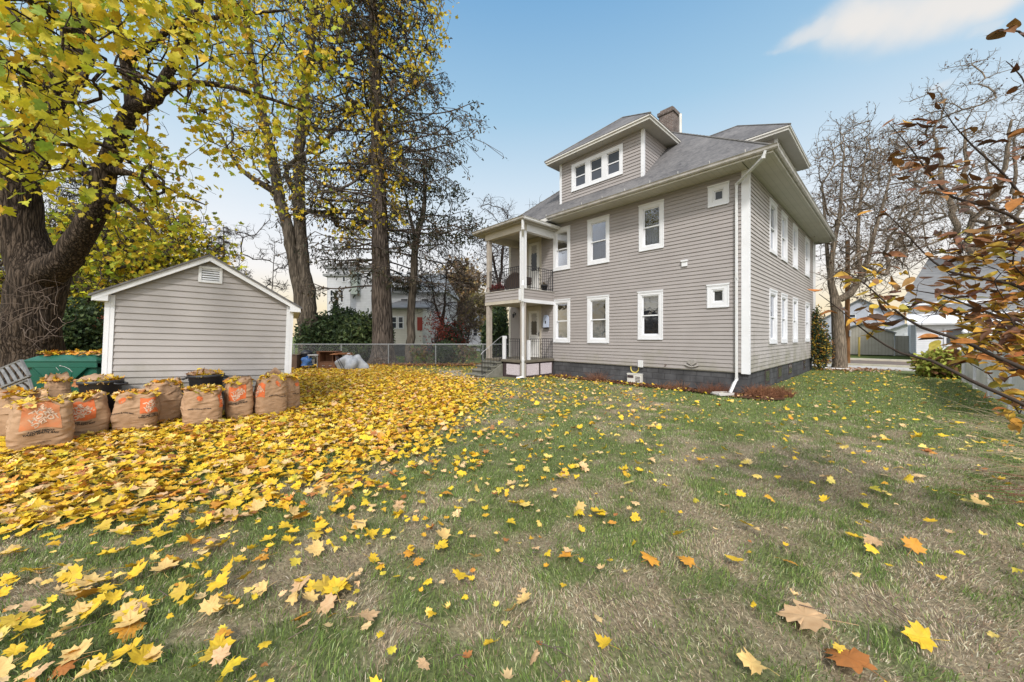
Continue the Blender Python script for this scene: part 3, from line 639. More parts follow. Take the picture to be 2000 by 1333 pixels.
# blue mailbox-like plaque
y_,z_=onA(1069,628); p=HL(-.05,y_,z_)
r=empty('hanging_birdhouse',p,HROT,'small pale blue hanging wooden plaque beside the lower porch door','plaque')
mb=MB(); mb.M=planeA(0); mb.box(-.14,.0,-.26,.14,.07,.16); mb.prism([(-.14,.0,.16),(.14,.0,.16),(.07,.0,.26),(-.07,.0,.26)],(0,.06,0)); mb.build('board',mat('pale_blue_paint',(.36,.42,.56),.6,c2=(.42,.47,.58),ns=6),r,bevel=.006)
mb=MB(); mb.M=planeA(0); mb.box(-.16,.0,-.30,.16,.09,-.26); mb.tube([(0,.03,.25),(0,.03,.42)],.006,5); mb.box(-.03,.07,-.1,.03,.075,.02); mb.build('bracket',M['iron'],r)
# fan ornament low on the siding
y_,z_=onA(1352,713); p=HL(-.02,y_,z_)
r=empty('garden_ornament',p,HROT,'grey fan shaped ornament hung low on the siding above the foundation','ornament')
mb=MB(); mb.M=planeA(0)
for i in range(9):
    a=math.pi*(i+.5)/9; c=(.13*math.cos(a),.02,.06+.10*math.sin(a)); mb.tube([(0,.02,-.02),(c[0]*.6,.03,c[2]*.6),c],[.012,.022,.03],6)
mb.tube([(-.2,.02,.0),(-.1,.04,-.04),(0,.05,-.06),(.1,.04,-.04),(.2,.02,0)],.022,6); mb.build('scroll',mat('weathered_stone_grey',(.26,.24,.22),.9,c2=(.36,.34,.32),ns=20,bump=.3),r)
# balcony furniture
def planter(loc,rz,label,wd,dp,ht,m,plantcol,n,hgt,group=None):
    r=empty('planter_box',loc,rz,label,'planter',group); mb=MB(); mb.prism([(-wd/2*.9,-dp/2*.9,0),(wd/2*.9,-dp/2*.9,0),(wd/2*.9,dp/2*.9,0),(-wd/2*.9,dp/2*.9,0)],(0,0,ht)); mb.box(-wd/2,-dp/2,ht-.03,wd/2,dp/2,ht+.01); mb.build('box',m,r,bevel=.01)
    return r
M['wicker']=mat('dark_wicker',(.035,.025,.022),.8,c2=(.07,.05,.04),ns=60,bump=.5,bs=90)
r=empty('wicker_loveseat',HL(XP+.45,7.75,3.42),HROT,'dark wicker bench with rounded back on the upper porch','bench')
mb=MB(); mb.box(-.25,-.5,.25,.25,.5,.36); mb.build('seat',M['wicker'],r,bevel=.03)
mb=MB(); V=[]
for i in range(13):
    t=i/12; yv=-.5+t; hh=.52+.24*math.sin(math.pi*t); mb.box(-.27,yv-.045,.12,-.21,yv+.045,hh)
mb.build('backrest',M['wicker'],r)
for a in (-.46,.46): mb=MB(); mb.box(-.25,a-.04,.36,.25,a+.04,.55); mb.build('armrest',M['wicker'],r,bevel=.02)
for a in (-.44,.44):
    for b in (-.2,.2): mb=MB(); mb.tube([(b,a,.01),(b,a,.26)],.025,8); mb.build('leg',M['wicker'],r)
pr=empty('planter_box',HL(XP+.12,8.75,3.452),HROT,'long window box of dark red foliage on the upper porch edge','planter')
mb=MB(); mb.box(-.09,-.42,0,.09,.42,.12); mb.box(-.10,-.43,.10,.10,.43,.125); mb.build('box',M['wood2'],pr,bevel=.008)
pr2=empty('flower_pot',HL(-.42,YR+.10,3.45),HROT,'small black flower pot on the balcony ledge near the window','pot')
mb=MB(); mb.lathe([(.0,0),(.10,0),(.14,.22),(.15,.22),(.15,.26),(.13,.26),(.12,.2),(0,.2)],20); mb.build('pot',M['iron'],pr2)
# hose box
g=gnd(1243,748); hb=empty('hose_box',(g.x,g.y,0),HROT,'white plastic garden box with yellow hose on top beside the foundation','storage box')
mb=MB(); mb.box(-.17,-.26,.0,.17,.26,.30); mb.box(-.18,-.27,.30,.18,.27,.33); mb.box(-.185,-.2,.03,-.17,.2,.05); mb.build('box',M['offwhite'],hb,bevel=.01)
mb=MB(); mb.M=planeA(-.171); mb.box(.02,.002,.18,.24,.012,.27)
for i in range(4): mb.box(-.22,.002,.06+i*.05,-.05,.010,.08+i*.05)
mb.build('slot',M['lat_back'],hb)
mb=MB()
for q in range(4):
    rr_=.15-.012*q; mb.tube([(-.05+.015*q,.04+rr_*math.cos(t),.33+.17+rr_*math.sin(t)) for t in [2*math.pi*i/24 for i in range(25)]],.019,6)
hs=mb.build('garden_hose',M['yellowhose']); hs.location=hb.location; hs.rotation_euler=(0,0,HROT); tag(hs,'coil of pale yellow garden hose leaning on the white box','hose')
# splash block
g=HL(-.55,.42,0); sb=MB(); sb.prism([(-.16,-.14,0),(.3,-.2,0),(.3,.2,0),(-.16,.14,0)],(0,0,.035)); sb.box(-.16,-.15,.035,.3,-.11,.07); sb.box(-.16,.11,.035,.3,.15,.07)
o_=sb.build('splash_block',M['pave'],None,bevel=.006); o_.location=(g.x,g.y,.0); o_.rotation_euler=(0,0,HROT+math.pi*.8); tag(o_,'grey concrete splash block under the corner downspout','splash block')

# ================================================================== SHED
SL=Vector((-7.43,6.57,0)); SA=math.radians(31.3); SW=2.86; SD=3.2; ROLL=math.radians(1.9)
shed=empty('shed',SL,0,'small taupe gabled garden shed with white corner trim and louvred vent','shed'); shed.rotation_euler=(0,ROLL,SA)
shed.location=(SL.x,SL.y,.05)
su=Vector((math.cos(SA),math.sin(SA),0))
S=planeB(0)   # front plane: u along +x, outward -y
zw=2.31; pk=3.13; hp=SW/2; sl=(pk-zw)/hp
def lim(z):
    if z<=zw: return (.0,SW)
    q=(z-zw)/sl; return (min(q,hp),max(SW-q,hp))
vent=(SW/2-.165,SW/2+.175,2.70,2.99)
mb=MB(); clap(mb,S,0,SW,.08,pk,[vent],e=.12,lim=lim); mb.build('wall',M['shedsiding'],shed,fix=False)
mb=MB(); mb.box(0,.0,.08,.03,SD,zw); mb.box(SW-.03,.0,.08,SW,SD,zw); mb.box(0,SD-.03,.08,SW,SD,zw)
mb.build('wall',M['shedsiding'],shed)
mb=MB(); mb.box(.06,.06,-.12,SW-.06,SD,.08); mb.build('floor_frame',M['lat_back'],shed)
for a in (-.035,SW-.095):
    mb=MB(); mb.box(a,-.035,.04,a+.13,.08,zw); mb.box(a+.055,-.04,.04,a+.07,-.03,zw); mb.build('corner_board',M['white'],shed)
ov=.17; fo_=.14; th=.03
mb=MB()
for s in (0,1):
    X=lambda x: x if s==0 else SW-x
    p=[(X(-ov-.03),zw-sl*(ov+.03)+.10),(X(SW/2),pk+.115),(X(SW/2),pk+.08),(X(-ov-.03),zw-sl*(ov+.03)+.065)]
    mb.prism([(a,-fo_-.03,b) for a,b in p],(0,SD+.35,0))
mb.build('roof',M['roof'],shed)
for s in (0,1):
    X=lambda x: x if s==0 else SW-x
    mb=MB(); p=[(X(-ov),zw-sl*ov+.065),(X(SW/2),pk+.08),(X(SW/2),pk-.02),(X(-ov),zw-sl*ov-.03)]
    mb.prism([(a,-fo_,b) for a,b in p],(0,.025,0)); 
    p=[(X(-ov),zw-.12),(X(.035),zw-.12),(X(.035),zw+.09),(X(-ov),zw-sl*ov+.03)]
    mb.prism([(a,-fo_+.003,b) for a,b in p],(0,.13,0)); mb.build('rake_board',M['white'],shed)
    mb=MB(); a,b=sorted((X(-ov),X(.0))); mb.box(a,-fo_+.14,zw-.12,b,SD+.1,zw-.10); mb.box(min(X(-ov),X(-ov+.02)),-fo_+.14,zw-.12,max(X(-ov),X(-ov+.02)),SD+.1,zw+.01); mb.build('eave',M['white'],shed)
mb=MB(); mb.M=S; u0,u1,z0,z1=vent; ring(mb,u0-.02,u1+.02,z0-.02,z1+.02,.05,.0,.04); vn=mb.build('vent',M['white'],shed,bevel=.005)
for i in range(5):
    mb=MB(); mb.M=S; z=z0+.045+i*.046; mb.add([(u0+.03,.032,z),(u1-.03,.032,z),(u1-.03,.006,z+.034),(u0+.03,.006,z+.034),(u0+.03,.026,z-.004),(u1-.03,.026,z-.004),(u1-.03,.0,z+.030),(u0+.03,.0,z+.030)],[(0,1,2,3),(4,5,6,7),(0,1,5,4)]); mb.build('louvre',M['white'],vn)
mb=MB(); mb.M=S; mb.box(u0,-.06,z0,u1,-.03,z1); mb.build('backing',M['iron'],vn)
print('house ok')
# ================================================================== leaf templates
def leaf_tpl(half, cy):
    pts=[(x,y) for x,y in half]+[(-x,y) for x,y in reversed(half) if x>1e-6]
    V=np.array([(0,cy)]+pts,float); n=len(pts)
    Fc=np.array([(0,1+i,1+(i+1)%n) for i in range(n)])
    return V,Fc
MAPLE=leaf_tpl([(0,0),(.17,-.09),(.40,-.12),(.37,.05),(.69,.22),(.55,.33),(.64,.56),(.43,.50),(.29,.55),(.34,.78),(.17,.80),(0,1.05)],.34)
MAPLE2=leaf_tpl([(0,0),(.42,-.06),(.34,.16),(.62,.42),(.26,.52),(0,1.0)],.34)
OVAL=leaf_tpl([(0,0),(.13,.10),(.21,.28),(.235,.46),(.19,.66),(.10,.84),(0,1.0)],.5)
SLIM=leaf_tpl([(0,0),(.07,.35),(0,1.0)],.4)
NEED=leaf_tpl([(0,0),(.16,.12),(.16,.9)],.5)
def rand_rot(n,tilt=None,down=0.0):
    """columns X,Y,Z of the leaf frame"""
    if tilt is not None:       # lying leaves: normal near +z
        th=rng.uniform(0,2*np.pi,n); a=rng.uniform(0,2*np.pi,n); t=np.abs(rng.normal(0,1,n))*tilt
        Z=np.stack([np.sin(t)*np.cos(a),np.sin(t)*np.sin(a),np.cos(t)],1); Y=np.stack([np.cos(th),np.sin(th),0*th],1)
    else:
        Z=rng.normal(size=(n,3)); Y=rng.normal(size=(n,3)); Y[:,2]-=down
    Z/=np.linalg.norm(Z,axis=1,keepdims=True)
    Y=Y-Z*(Y*Z).sum(1,keepdims=True); Y/=np.linalg.norm(Y,axis=1,keepdims=True)
    X=np.cross(Y,Z); return X,Y,Z
def leaves_mesh(tpl,P,S,rot,C,curl=.25,fold=.2,wx=1.0):
    T,Fc=tpl; n=len(P); k=len(T); X,Y,Z=rot
    cu=rng.normal(0,curl,n)[:,None]; fo=np.abs(rng.normal(0,fold,n))[:,None]; tw=rng.normal(0,curl,n)[:,None]
    x=T[None,:,0]*wx; y=T[None,:,1]; z=cu*(y-.35)**2*1.5+fo*np.abs(x)+tw*x*(y-.3)+cu*.6*x*x
    x=x*rng.uniform(.72,1.12,n)[:,None]; x=np.broadcast_to(x,z.shape); y=np.broadcast_to(y,z.shape)
    S=np.asarray(S)[:,None,None] if hasattr(S,'__len__') else S
    V=P[:,None,:]+S*(x[...,None]*X[:,None,:]+y[...,None]*Y[:,None,:]+z[...,None]*Z[:,None,:])
    FF=(Fc[None]+np.arange(n)[:,None,None]*k).reshape(-1,3)
    CC=np.repeat(np.asarray(C),k,axis=0)
    return V.reshape(-1,3),FF,CC
def pick(pal,w,n,j=.12):
    pal=np.array(pal,float); w=np.array(w,float); i=rng.choice(len(pal),n,p=w/w.sum())
    c=pal[i]*(1+rng.normal(0,j,(n,1)))*(1+rng.normal(0,j*.35,(n,3))); return np.clip(c,.004,.95)
YEL=[(.64,.43,.028),(.60,.34,.026),(.66,.48,.12),(.52,.225,.035),(.62,.42,.20),(.33,.13,.04),(.46,.37,.04)]
YW=[.36,.22,.14,.10,.09,.05,.04]

# ================================================================== paper leaf bags
def bag(px,Yc,r,h,face,label,seed,prints=((0,1.0,'big'),),lean=0.0,flap=None,squash=1.0,low=0):
    c=at(px,0,Yc); root=empty('leaf_bag',(c.x,c.y,0),0,label,'leaf bag','brown paper leaf bags by the shed')
    base=math.atan2(-c.y,-c.x)+math.radians(face)      # direction towards the camera
    rs=random.Random(seed)
    def rad(a,t):
        q=a-base
        ex=abs(math.cos(q))**4.2+abs(math.sin(q)*squash)**4.2
        rr=r*ex**(-1/4.2)*.93
        bul=1+.10*math.sin(math.pi*min(1,t*1.05))-.08*t-.03*(1-t)**8
        nz=mnoise.noise(Vector((math.cos(a)*1.6+seed*3.1,math.sin(a)*1.6,t*2.6)))*.12+mnoise.noise(Vector((math.cos(a)*5+seed,math.sin(a)*5,t*10)))*.045
        cr=mnoise.noise(Vector((math.cos(a)*2.2,math.sin(a)*2.2+seed*5,t*13)))
        nz-=.05*max(0,.25-abs(cr))*4*.6
        return rr*(bul+nz*(.5+.8*t))
    def top(a): return h*(1+.055*math.sin(2*a+seed)+.05*mnoise.noise(Vector((math.cos(a)*2.5,math.sin(a)*2.5,seed*1.7)))*2)
    def P(a,t,off=0):
        rr=rad(a,t)+off; z=top(a)*t
        return Vector((rr*math.cos(a)+lean*z*math.cos(base+1.57),rr*math.sin(a)+lean*z*math.sin(base+1.57),z))
    nA,nT=72,34; mb=MB(); V=[]
    for j in range(nT+1):
        for i in range(nA): V.append(P(2*math.pi*i/nA,j/nT))
    # rim folding inwards
    for q,(dr,dz) in enumerate(((-.03,.006),(-.06,-.02),(-.07,-.10))):
        for i in range(nA):
            a=2*math.pi*i/nA; p=P(a,1,dr*r/.27); p.z+=dz+(.03*mnoise.noise(Vector((a*3,seed,0))) if q==0 else 0); V.append(p)
    rows=nT+4
    mb.add(V,[(j*nA+i,j*nA+(i+1)%nA,(j+1)*nA+(i+1)%nA,(j+1)*nA+i) for j in range(rows-1) for i in range(nA)],True)
    mb.build('sack',M['paper'],root,fix=False)
    # heap of leaves at the mouth
    hb=MB(); n=28; V=[Vector((lean*h*math.cos(base+1.57),lean*h*math.sin(base+1.57),h*.96))]
    for q in (.45,.9):
        for i in range(n): a=2*math.pi*i/n; p=P(a,1,0); V.append(Vector((p.x*q,p.y*q,h*.90+.02*rs.random())))
    hb.add(V,[(0,1+i,1+(i+1)%n) for i in range(n)]+[(1+i,1+n+i,1+n+(i+1)%n,1+(i+1)%n) for i in range(n)]); hp_=hb.build('leaf_fill',M['rust'],root)
    m=60; aa=rng.uniform(0,2*np.pi,m); rr=np.sqrt(rng.uniform(0,1,m))*r*.95
    PP=np.stack([rr*np.cos(aa),rr*np.sin(aa),h*(.93+.07*(1-rr/r))+rng.uniform(0,.05,m)],1); PP[:,0]+=lean*h*math.cos(base+1.57); PP[:,1]+=lean*h*math.sin(base+1.57)
    V_,F_,C_=leaves_mesh(MAPLE,PP,rng.uniform(.07,.12,m),rand_rot(m,tilt=.6),pick(YEL,YW,m),.5,.3)
    tri_mesh('heaped_leaves',V_,F_,M['gleaf'],hp_,C_)
    if flap:
        fa,fw,fh=flap; a0=base+math.radians(fa); mb=MB(); V=[];nn=9;k=7
        for j in range(k):
            t=j/(k-1)
            for i in range(nn):
                a=a0+(i/(nn-1)-.5)*fw*(1-.35*t); p=P(a,1,-.01); 
                p.z+=fh*t*(1-.35*abs(i/(nn-1)-.5)*2)+.015*mnoise.noise(Vector((i*.7,j*.7,seed))); p*=1.0
                q=Vector((math.cos(a0),math.sin(a0),0))*(.07*t*t-.10*t); V.append(p+q)
        mb.add(V,[(j*nn+i,j*nn+i+1,(j+1)*nn+i+1,(j+1)*nn+i) for j in range(k-1) for i in range(nn-1)],True); mb.build('flap',M['paperin'],root,fix=False)
    # printing
    def txt(s,size,bold=0.0,shear=0.0):
        cu=bpy.data.curves.new('t','FONT'); cu.body=s; cu.size=size; cu.align_x='CENTER'; cu.align_y='CENTER'; cu.offset=bold; cu.shear=shear; cu.space_line=.85; cu.resolution_u=3
        ob=bpy.data.objects.new('t',cu); me=bpy.data.meshes.new_from_object(ob.evaluated_get(bpy.context.evaluated_depsgraph_get()) if False else ob)
        vs=[v.co.copy() for v in me.vertices]; fs=[tuple(p.vertices) for p in me.polygons]
        bpy.data.objects.remove(ob); bpy.data.curves.remove(cu); bpy.data.meshes.remove(me); return vs,fs
    def wrap(a0,zc,u,v,off):
        t=min(.985,max(0.01,(zc+v)/h)); a=a0+u/r
        return P(a,t,off)
    for (da,sc,kind) in prints:
        a0=base+math.radians(da); s=.262*sc; zc=h*.70; pm=M['orange'] if seed%3 else M['orangepale']
        if kind=='sq' or kind=='big' or kind=='pale':
            if kind=='pale': pm=M['orangepale']
            mb=MB(); n=12; V=[wrap(a0,zc,(i/n-.5)*s,(j/n-.5)*s,.004) for j in range(n+1) for i in range(n+1)]
            mb.add(V,[(j*(n+1)+i,j*(n+1)+i+1,(j+1)*(n+1)+i+1,(j+1)*(n+1)+i) for j in range(n) for i in range(n)],True); pq=mb.build('printed_square',pm,root,fix=False)
            vs,fs=txt('THE\nHOME\nDEPOT',s*.255,.0035); rt=Matrix.Rotation(math.radians(33),3,'Z')
            mb=MB(); mb.add([wrap(a0,zc,*( (rt@v)[:2]),.0075) for v in vs],fs); mb.build('stencil_lettering',M['tanink'],pq,fix=False)
        if kind in('big','pale'):
            vs,fs=txt('HOME DEPOT\nYARD WASTE BAG',.034,.0012,.25); mb=MB(); mb.add([wrap(a0,zc-s*.5-.05,v.x,v.y,.006) for v in vs],fs); mb.build('lettering',M['ink'],root,fix=False)
            vs,fs=txt('LAWN AND LEAF REFUSE\nPAPER BAG',.016,.0,.0); mb=MB(); mb.add([wrap(a0,h*.17,v.x,v.y,.006) for v in vs],fs); mb.build('small_print',M['ink'],root,fix=False)
        if kind=='line':
            vs,fs=txt('PAPER LAWN & LEAF BAG',.026,.001,.0); mb=MB(); mb.add([wrap(a0,h*.52,v.x,v.y,.006) for v in vs],fs); mb.build('lettering',M['ink'],root,fix=False)
            mb=MB(); n=16; V=[wrap(a0,h*.82,0,0,.004)]+[wrap(a0,h*.82,.042*math.cos(2*math.pi*i/n),.045*math.sin(2*math.pi*i/n),.004) for i in range(n)]
            mb.add(V,[(0,1+i,1+(i+1)%n) for i in range(n)]); mb.build('printed_disc',M['orange'],root,fix=False)
    return root
bag(80,5.2,.275,.66,4,'squat front brown paper leaf bag with faded orange print, nearest the camera',3,((-4,1.25,'pale'),),.02,flap=(60,.7,.07),squash=.92)
bag(36,5.80,.30,.69,-30,'leaf bag at far left behind the front bag, cut by the photo edge',5,((-40,1.0,'sq'),),-.02,flap=(-10,1.3,.05))
bag(165,5.86,.27,.64,8,'upright leaf bag with crisp orange square logo in front of the black tub',7,((-14,1.15,'big'),),-.02,flap=(-70,.8,.06))
bag(265,6.2,.275,.62,-10,'slumped leaf bag with side turned print in front of the crumpled bag',4,((42,.95,'big'),(-30,.8,'line')),.05)
bag(313,6.68,.25,.74,20,'crumpled plain leaf bag leaning against the shed siding',11,(),.10,flap=(10,1.2,.09))
bag(396,6.6,.285,.64,0,'round leaf bag heaped with leaves in front of the handled black tub',13,((-8,.9,'line'),(66,.9,'sq')),.0)
bag(466,7.1,.235,.74,10,'narrow leaf bag with folded top flap and bold orange logo',8,((-14,1.0,'big'),),.01,flap=(0,1.9,.07),squash=1.1)
bag(528,7.4,.27,.76,15,'leaf bag beside the shed corner with its top flap standing up',10,((-62,1.0,'sq'),(10,.8,'line')),.03,flap=(150,2.2,.14))
bag(562,7.86,.20,.74,50,'half hidden leaf bag behind the shed corner post',17,((20,.8,'line'),),-.03)
bag(112,6.35,.16,.86,0,'tall narrow paper bag peaking up in front of the green bin',19,(),.0,flap=(0,2.2,.16))

# ------------------------------------------------------------------ round black tubs
def tub(px,Yc,r,h,label,rz):
    c=at(px,0,Yc); t=empty('yard_tub',(c.x,c.y,0),rz,label,'trash can','black yard tubs by the shed')
    mb=MB(); mb.lathe([(0,.0),(r*.78,.0),(r*.80,.02),(r*.93,h*.86),(r*.97,h*.87),(r*.97,h*.93),(r*1.04,h*.94),(r*1.05,h),(r*.98,h),(r*.90,h*.8),(r*.78,.05),(0,.05)],40); mb.build('body',M['black'],t)
    for s in (0,1):
        a=math.pi*s; mb=MB(); d=Vector((math.cos(a),math.sin(a),0)); q=Vector((-d.y,d.x,0)); z=Vector((0,0,h*.93))
        mb.tube([d*r*1.0+q*-.09+z,d*(r*1.22)+q*-.085+z*.985,d*(r*1.25)+z*.97,d*(r*1.22)+q*.085+z*.985,d*r*1.0+q*.09+z],.018,8); mb.build('handle',M['black'],t)
    hb=MB(); n=24; hb.add([(0,0,h*1.0)]+[(r*.96*math.cos(2*math.pi*i/n),r*.96*math.sin(2*math.pi*i/n),h*.93) for i in range(n)],[(0,1+i,1+(i+1)%n) for i in range(n)]); f=hb.build('leaf_fill',M['rust'],t)
    m=110; aa=rng.uniform(0,2*np.pi,m); rr=np.sqrt(rng.uniform(0,1,m))*r*.95
    PP=np.stack([rr*np.cos(aa),rr*np.sin(aa),h*.95+.12*(1-(rr/r)**2)*rng.uniform(.3,1,m)],1)
    V_,F_,C_=leaves_mesh(MAPLE,PP,rng.uniform(.07,.12,m),rand_rot(m,tilt=.6),pick(YEL,YW,m),.5,.3); tri_mesh('heaped_leaves',V_,F_,M['gleaf'],f,C_)
    mb=MB(); nn=14;kk=9;V=[]
    for j in range(kk):
        for i in range(nn):
            u=i/(nn-1)-.5;v=j/(kk-1)-.5; V.append((u*r*1.6+ -r*.15,v*r*1.0-.05,h*1.02+.09*(1-(2*u)**2)*(1-(2*v)**2)+.03*mnoise.noise(Vector((i*.6,j*.6,px)))))
    mb.add(V,[(j*nn+i,j*nn+i+1,(j+1)*nn+i+1,(j+1)*nn+i) for j in range(kk-1) for i in range(nn-1)],True); mb.build('crumpled_paper',M['paperin'],t,fix=False)
tub(197,6.32,.27,.84,'black tub of leaves with crumpled paper on top, left of the shed corner',R(10))
tub(403,7.12,.275,.86,'black two handled tub heaped with yellow leaves against the shed wall',R(28))

# ------------------------------------------------------------------ green bin
gb_=empty('green_bin',(at(123,0,6.95).x,6.95,0),0,'large dark green plastic lidded bin with scratches and fallen leaves on its lid','bin')
def tap(mb,x0,x1,y0,y1,z0,z1,t):
    mb.add([(x0+t,y0+t,z0),(x1-t,y0+t,z0),(x1-t,y1-t,z0),(x0+t,y1-t,z0),(x0,y0,z1),(x1,y0,z1),(x1,y1,z1),(x0,y1,z1)],[(0,3,2,1),(4,5,6,7),(0,1,5,4),(1,2,6,5),(2,3,7,6),(3,0,4,7)])
mb=MB(); tap(mb,-.66,.64,.0,.72,.06,1.02,.05); mb.box(-.715,-.05,1.0,.70,.76,1.14)
mb.prism([(-.70,-.045,1.0),(-.52,-.045,1.0),(-.30,-.045,.80),(.28,-.045,.80),(.50,-.045,1.0),(.70,-.045,1.0),(.70,-.045,1.1),(-.70,-.045,1.1)],(0,.09,0))
mb.box(-.73,-.065,1.11,.715,.77,1.15); mb.build('body',M['green'],gb_,bevel=.014)
mb=MB(); 
for i in range(5): x=-.22+i*.105; mb.prism([(x,-.052,.81),(x+.012,-.052,.81),(x+.03,-.052,.90),(x+.018,-.052,.90)],(0,.01,0))
mb.bar((-.52,-.05,.995),(-.30,-.05,.795),.012,.012); mb.bar((-.30,-.05,.795),(.28,-.05,.795),.012,.012); mb.bar((.28,-.05,.795),(.50,-.05,.995),.012,.012); mb.build('rib',M['green'],gb_)
mb=MB(); mb.tube([(.02,-.05,1.04),(.10,-.05,1.02),(.18,-.05,.98),(.24,-.05,.92)],.004,5); mb.tube([(.0,-.05,1.04),(.03,-.05,1.04)],.009,5); mb.tube([(-.07,-.05,1.01),(-.02,-.05,.95)],.004,5); mb.tube([(-.02,-.055,.86),(.02,-.055,.91)],.004,4); mb.build('scratch',M['pave'],gb_)
mb=MB(); mb.add([(-.70,-.04,1.15),(.69,-.04,1.15),(.69,.75,1.15),(-.70,.75,1.15),(-.55,.10,1.24),(.55,.10,1.24),(.55,.66,1.26),(-.55,.66,1.26)],[(0,3,2,1),(4,5,6,7),(0,1,5,4),(1,2,6,5),(2,3,7,6),(3,0,4,7)]); mb.build('lid',M['green'],gb_,bevel=.012)
m=230; PP=np.stack([rng.uniform(-.62,.64,m),rng.uniform(.05,.72,m),1.245+rng.uniform(0,.04,m)],1)
V_,F_,C_=leaves_mesh(MAPLE,PP,rng.uniform(.06,.10,m),rand_rot(m,tilt=.35),pick(YEL,[.2,.3,.1,.2,.1,.2,.02],m),.5,.3)
o_=tri_mesh('leaves_on_bin_lid',V_,F_,M['gleaf'],None,C_); o_.location=gb_.location; tag(o_,'layer of fallen yellow leaves on the green bin lid','leaves',None,'stuff')
c=at(185,0,8.6); bb=empty('black_bin',(c.x,c.y,0),R(20),'black wheeled bin behind the green bin, mostly hidden by the shed','bin')
mb=MB(); tap(mb,-.32,.32,-.35,.35,.08,1.10,.06); mb.build('body',M['black'],bb,bevel=.02)
mb=MB(); mb.box(-.36,-.42,1.10,.36,.38,1.15); mb.box(-.3,-.36,1.15,.3,.34,1.20); mb.build('lid',M['black'],bb,bevel=.02)
for s in (-1,1):
    mb=MB(); mb.tube([(s*.28,.33,.11),(s*.34,.33,.11)],.11,16); mb.build('wheel',M['black'],bb)
# ------------------------------------------------------------------ slatted bench frame lying at left
def slats(px_,label):
    p0,p1,p2,p3=[at(*q) for q in px_]   # top-left, top-right, bottom-right, bottom-left
    return p0,p1,p2,p3
rk=empty('slatted_bench',at(20,770,6.15),0,'old slatted bench tipped on its side left of the green bin','bench'); L0=rk.location
def panel(q,n,curve,name):
    p0,p1,p2,p3=[at(*v)-L0 for v in q]; mb=MB()
    mb.bar(p0,p1,.035,.03); mb.bar(p3,p2,.035,.03); mb.bar(p1,p2,.04,.03)
    o=mb.build(name+'_frame',M['steel'],rk,bevel=.006); mb=MB(); nn=(p1-p0).cross(p3-p0).normalized()
    for i in range(n):
        t=(i+.3)/n; a=p0.lerp(p1,t);b=p3.lerp(p2,min(1,t+.06)); mid=a.lerp(b,.5)+nn*curve
        pts=[a.lerp(mid,s).lerp(mid.lerp(b,s),s) for s in [j/6 for j in range(7)]]
        for j in range(6): mb.bar(pts[j],pts[j+1],.045,.014,up=nn)
    mb.build('slat_row',M['steel'],o)
panel([(-75,752,6.5),(42,704,6.4),(58,735,6.1),(-80,790,6.1)],11,.02,'seat')
panel([(-80,798,6.05),(57,741,6.05),(64,765,5.95),(-60,840,5.85)],12,.07,'backrest')

# ================================================================== junk by the fence
YJ=17.2
def jx(px): return (px-CX)/F*YJ
def jz(py,Y=YJ): return EYE+(Y0-py)/F*Y
# open wooden cabinet
c=empty('wooden_cabinet',(jx(640),YJ,0),R(-6),'open brown wooden cabinet with one drawer lying by the fence','cabinet')
mb=MB(); w,h,d=.42,.86,.5
for x0,x1 in ((-w-.14,-w),(w-.03,w)): mb.box(x0,-.0,.0,x1,d,h)
mb.box(-w,.02,.0,w-.03,d,.03); mb.box(-w-.14,-.03,h,w+.02,d,h+.03); mb.box(-w,.02,.36,w-.03,d,.39); mb.box(-w,d-.02,.03,w-.03,d,h); mb.build('case',M['wood'],c)
mb=MB(); mb.box(-w+.01,-.02,.04,w-.04,.02,.35); dr=mb.build('drawer',M['wood'],c,bevel=.008)
mb=MB()
for x in (-.2,.15): mb.tube([(x-.06,-.03,.22),(x,-.05,.2),(x+.06,-.03,.22)],.012,6)
mb.build('handle',M['alu'],dr)
mb=MB(); mb.box(w-.25,.1,.39,w-.22,d,h-.02); mb.build('divider',M['wood'],c)
# flat brown box
c=empty('brown_crate',(jx(569),YJ-.1,0),R(3),'plain brown board crate at the shed corner by the fence','crate')
mb=MB(); mb.box(-.33,0,0,.30,.45,.70); mb.build('body',M['wood2'],c,bevel=.01)
mb=MB(); mb.box(-.35,-.02,.70,.32,.47,.73); mb.box(-.35,-.012,0,-.30,0,.70); mb.box(.26,-.012,0,.31,0,.70); mb.build('top',M['wood2'],c)
# blue tarp bundle
def lump(name,loc,sx,sy,sz,m,label,cat,seed,n=26,sharp=.25):
    mb=MB(); V=[];rows=12
    for j in range(rows+1):
        t=j/rows; 
        for i in range(n):
            a=2*math.pi*i/n; q=1+sharp*mnoise.noise(Vector((math.cos(a)*1.8+seed,math.sin(a)*1.8,t*2.2)))*1.6
            rr=math.cos(t*math.pi/2)**.6; V.append((sx*rr*q*math.cos(a),sy*rr*q*math.sin(a),sz*math.sin(t*math.pi/2)*(1+.3*mnoise.noise(Vector((math.cos(a)*rr*2,math.sin(a)*rr*2,seed))))))
    mb.add(V,[(j*n+i,j*n+(i+1)%n,(j+1)*n+(i+1)%n,(j+1)*n+i) for j in range(rows) for i in range(n)],True)
    o=mb.build(name,m,None,fix=False); o.location=loc; tag(o,label,cat); return o
lump('blue_tarp_bundle',(jx(598),YJ,.22),.30,.25,.40,M['blue'],'crumpled shiny blue tarp bundle between crate and cabinet','tarp',3,sharp=.4)
o_=lump('tarp_heap',(jx(683),YJ+.25,0),.68,.5,.72,M['tarp'],'pale grey tarp draped over a heap beside the cabinet','tarp',8,n=48,sharp=.36)
gr=empty('folding_grill',(jx(592),YJ+.3,0),0,'round black lidded grill standing behind the blue tarp','grill')
mb=MB(); mb.lathe([(0,.95),(.12,.93),(.24,.86),(.27,.78),(.26,.74),(0,.74)],20); mb.build('lid',M['iron'],gr)
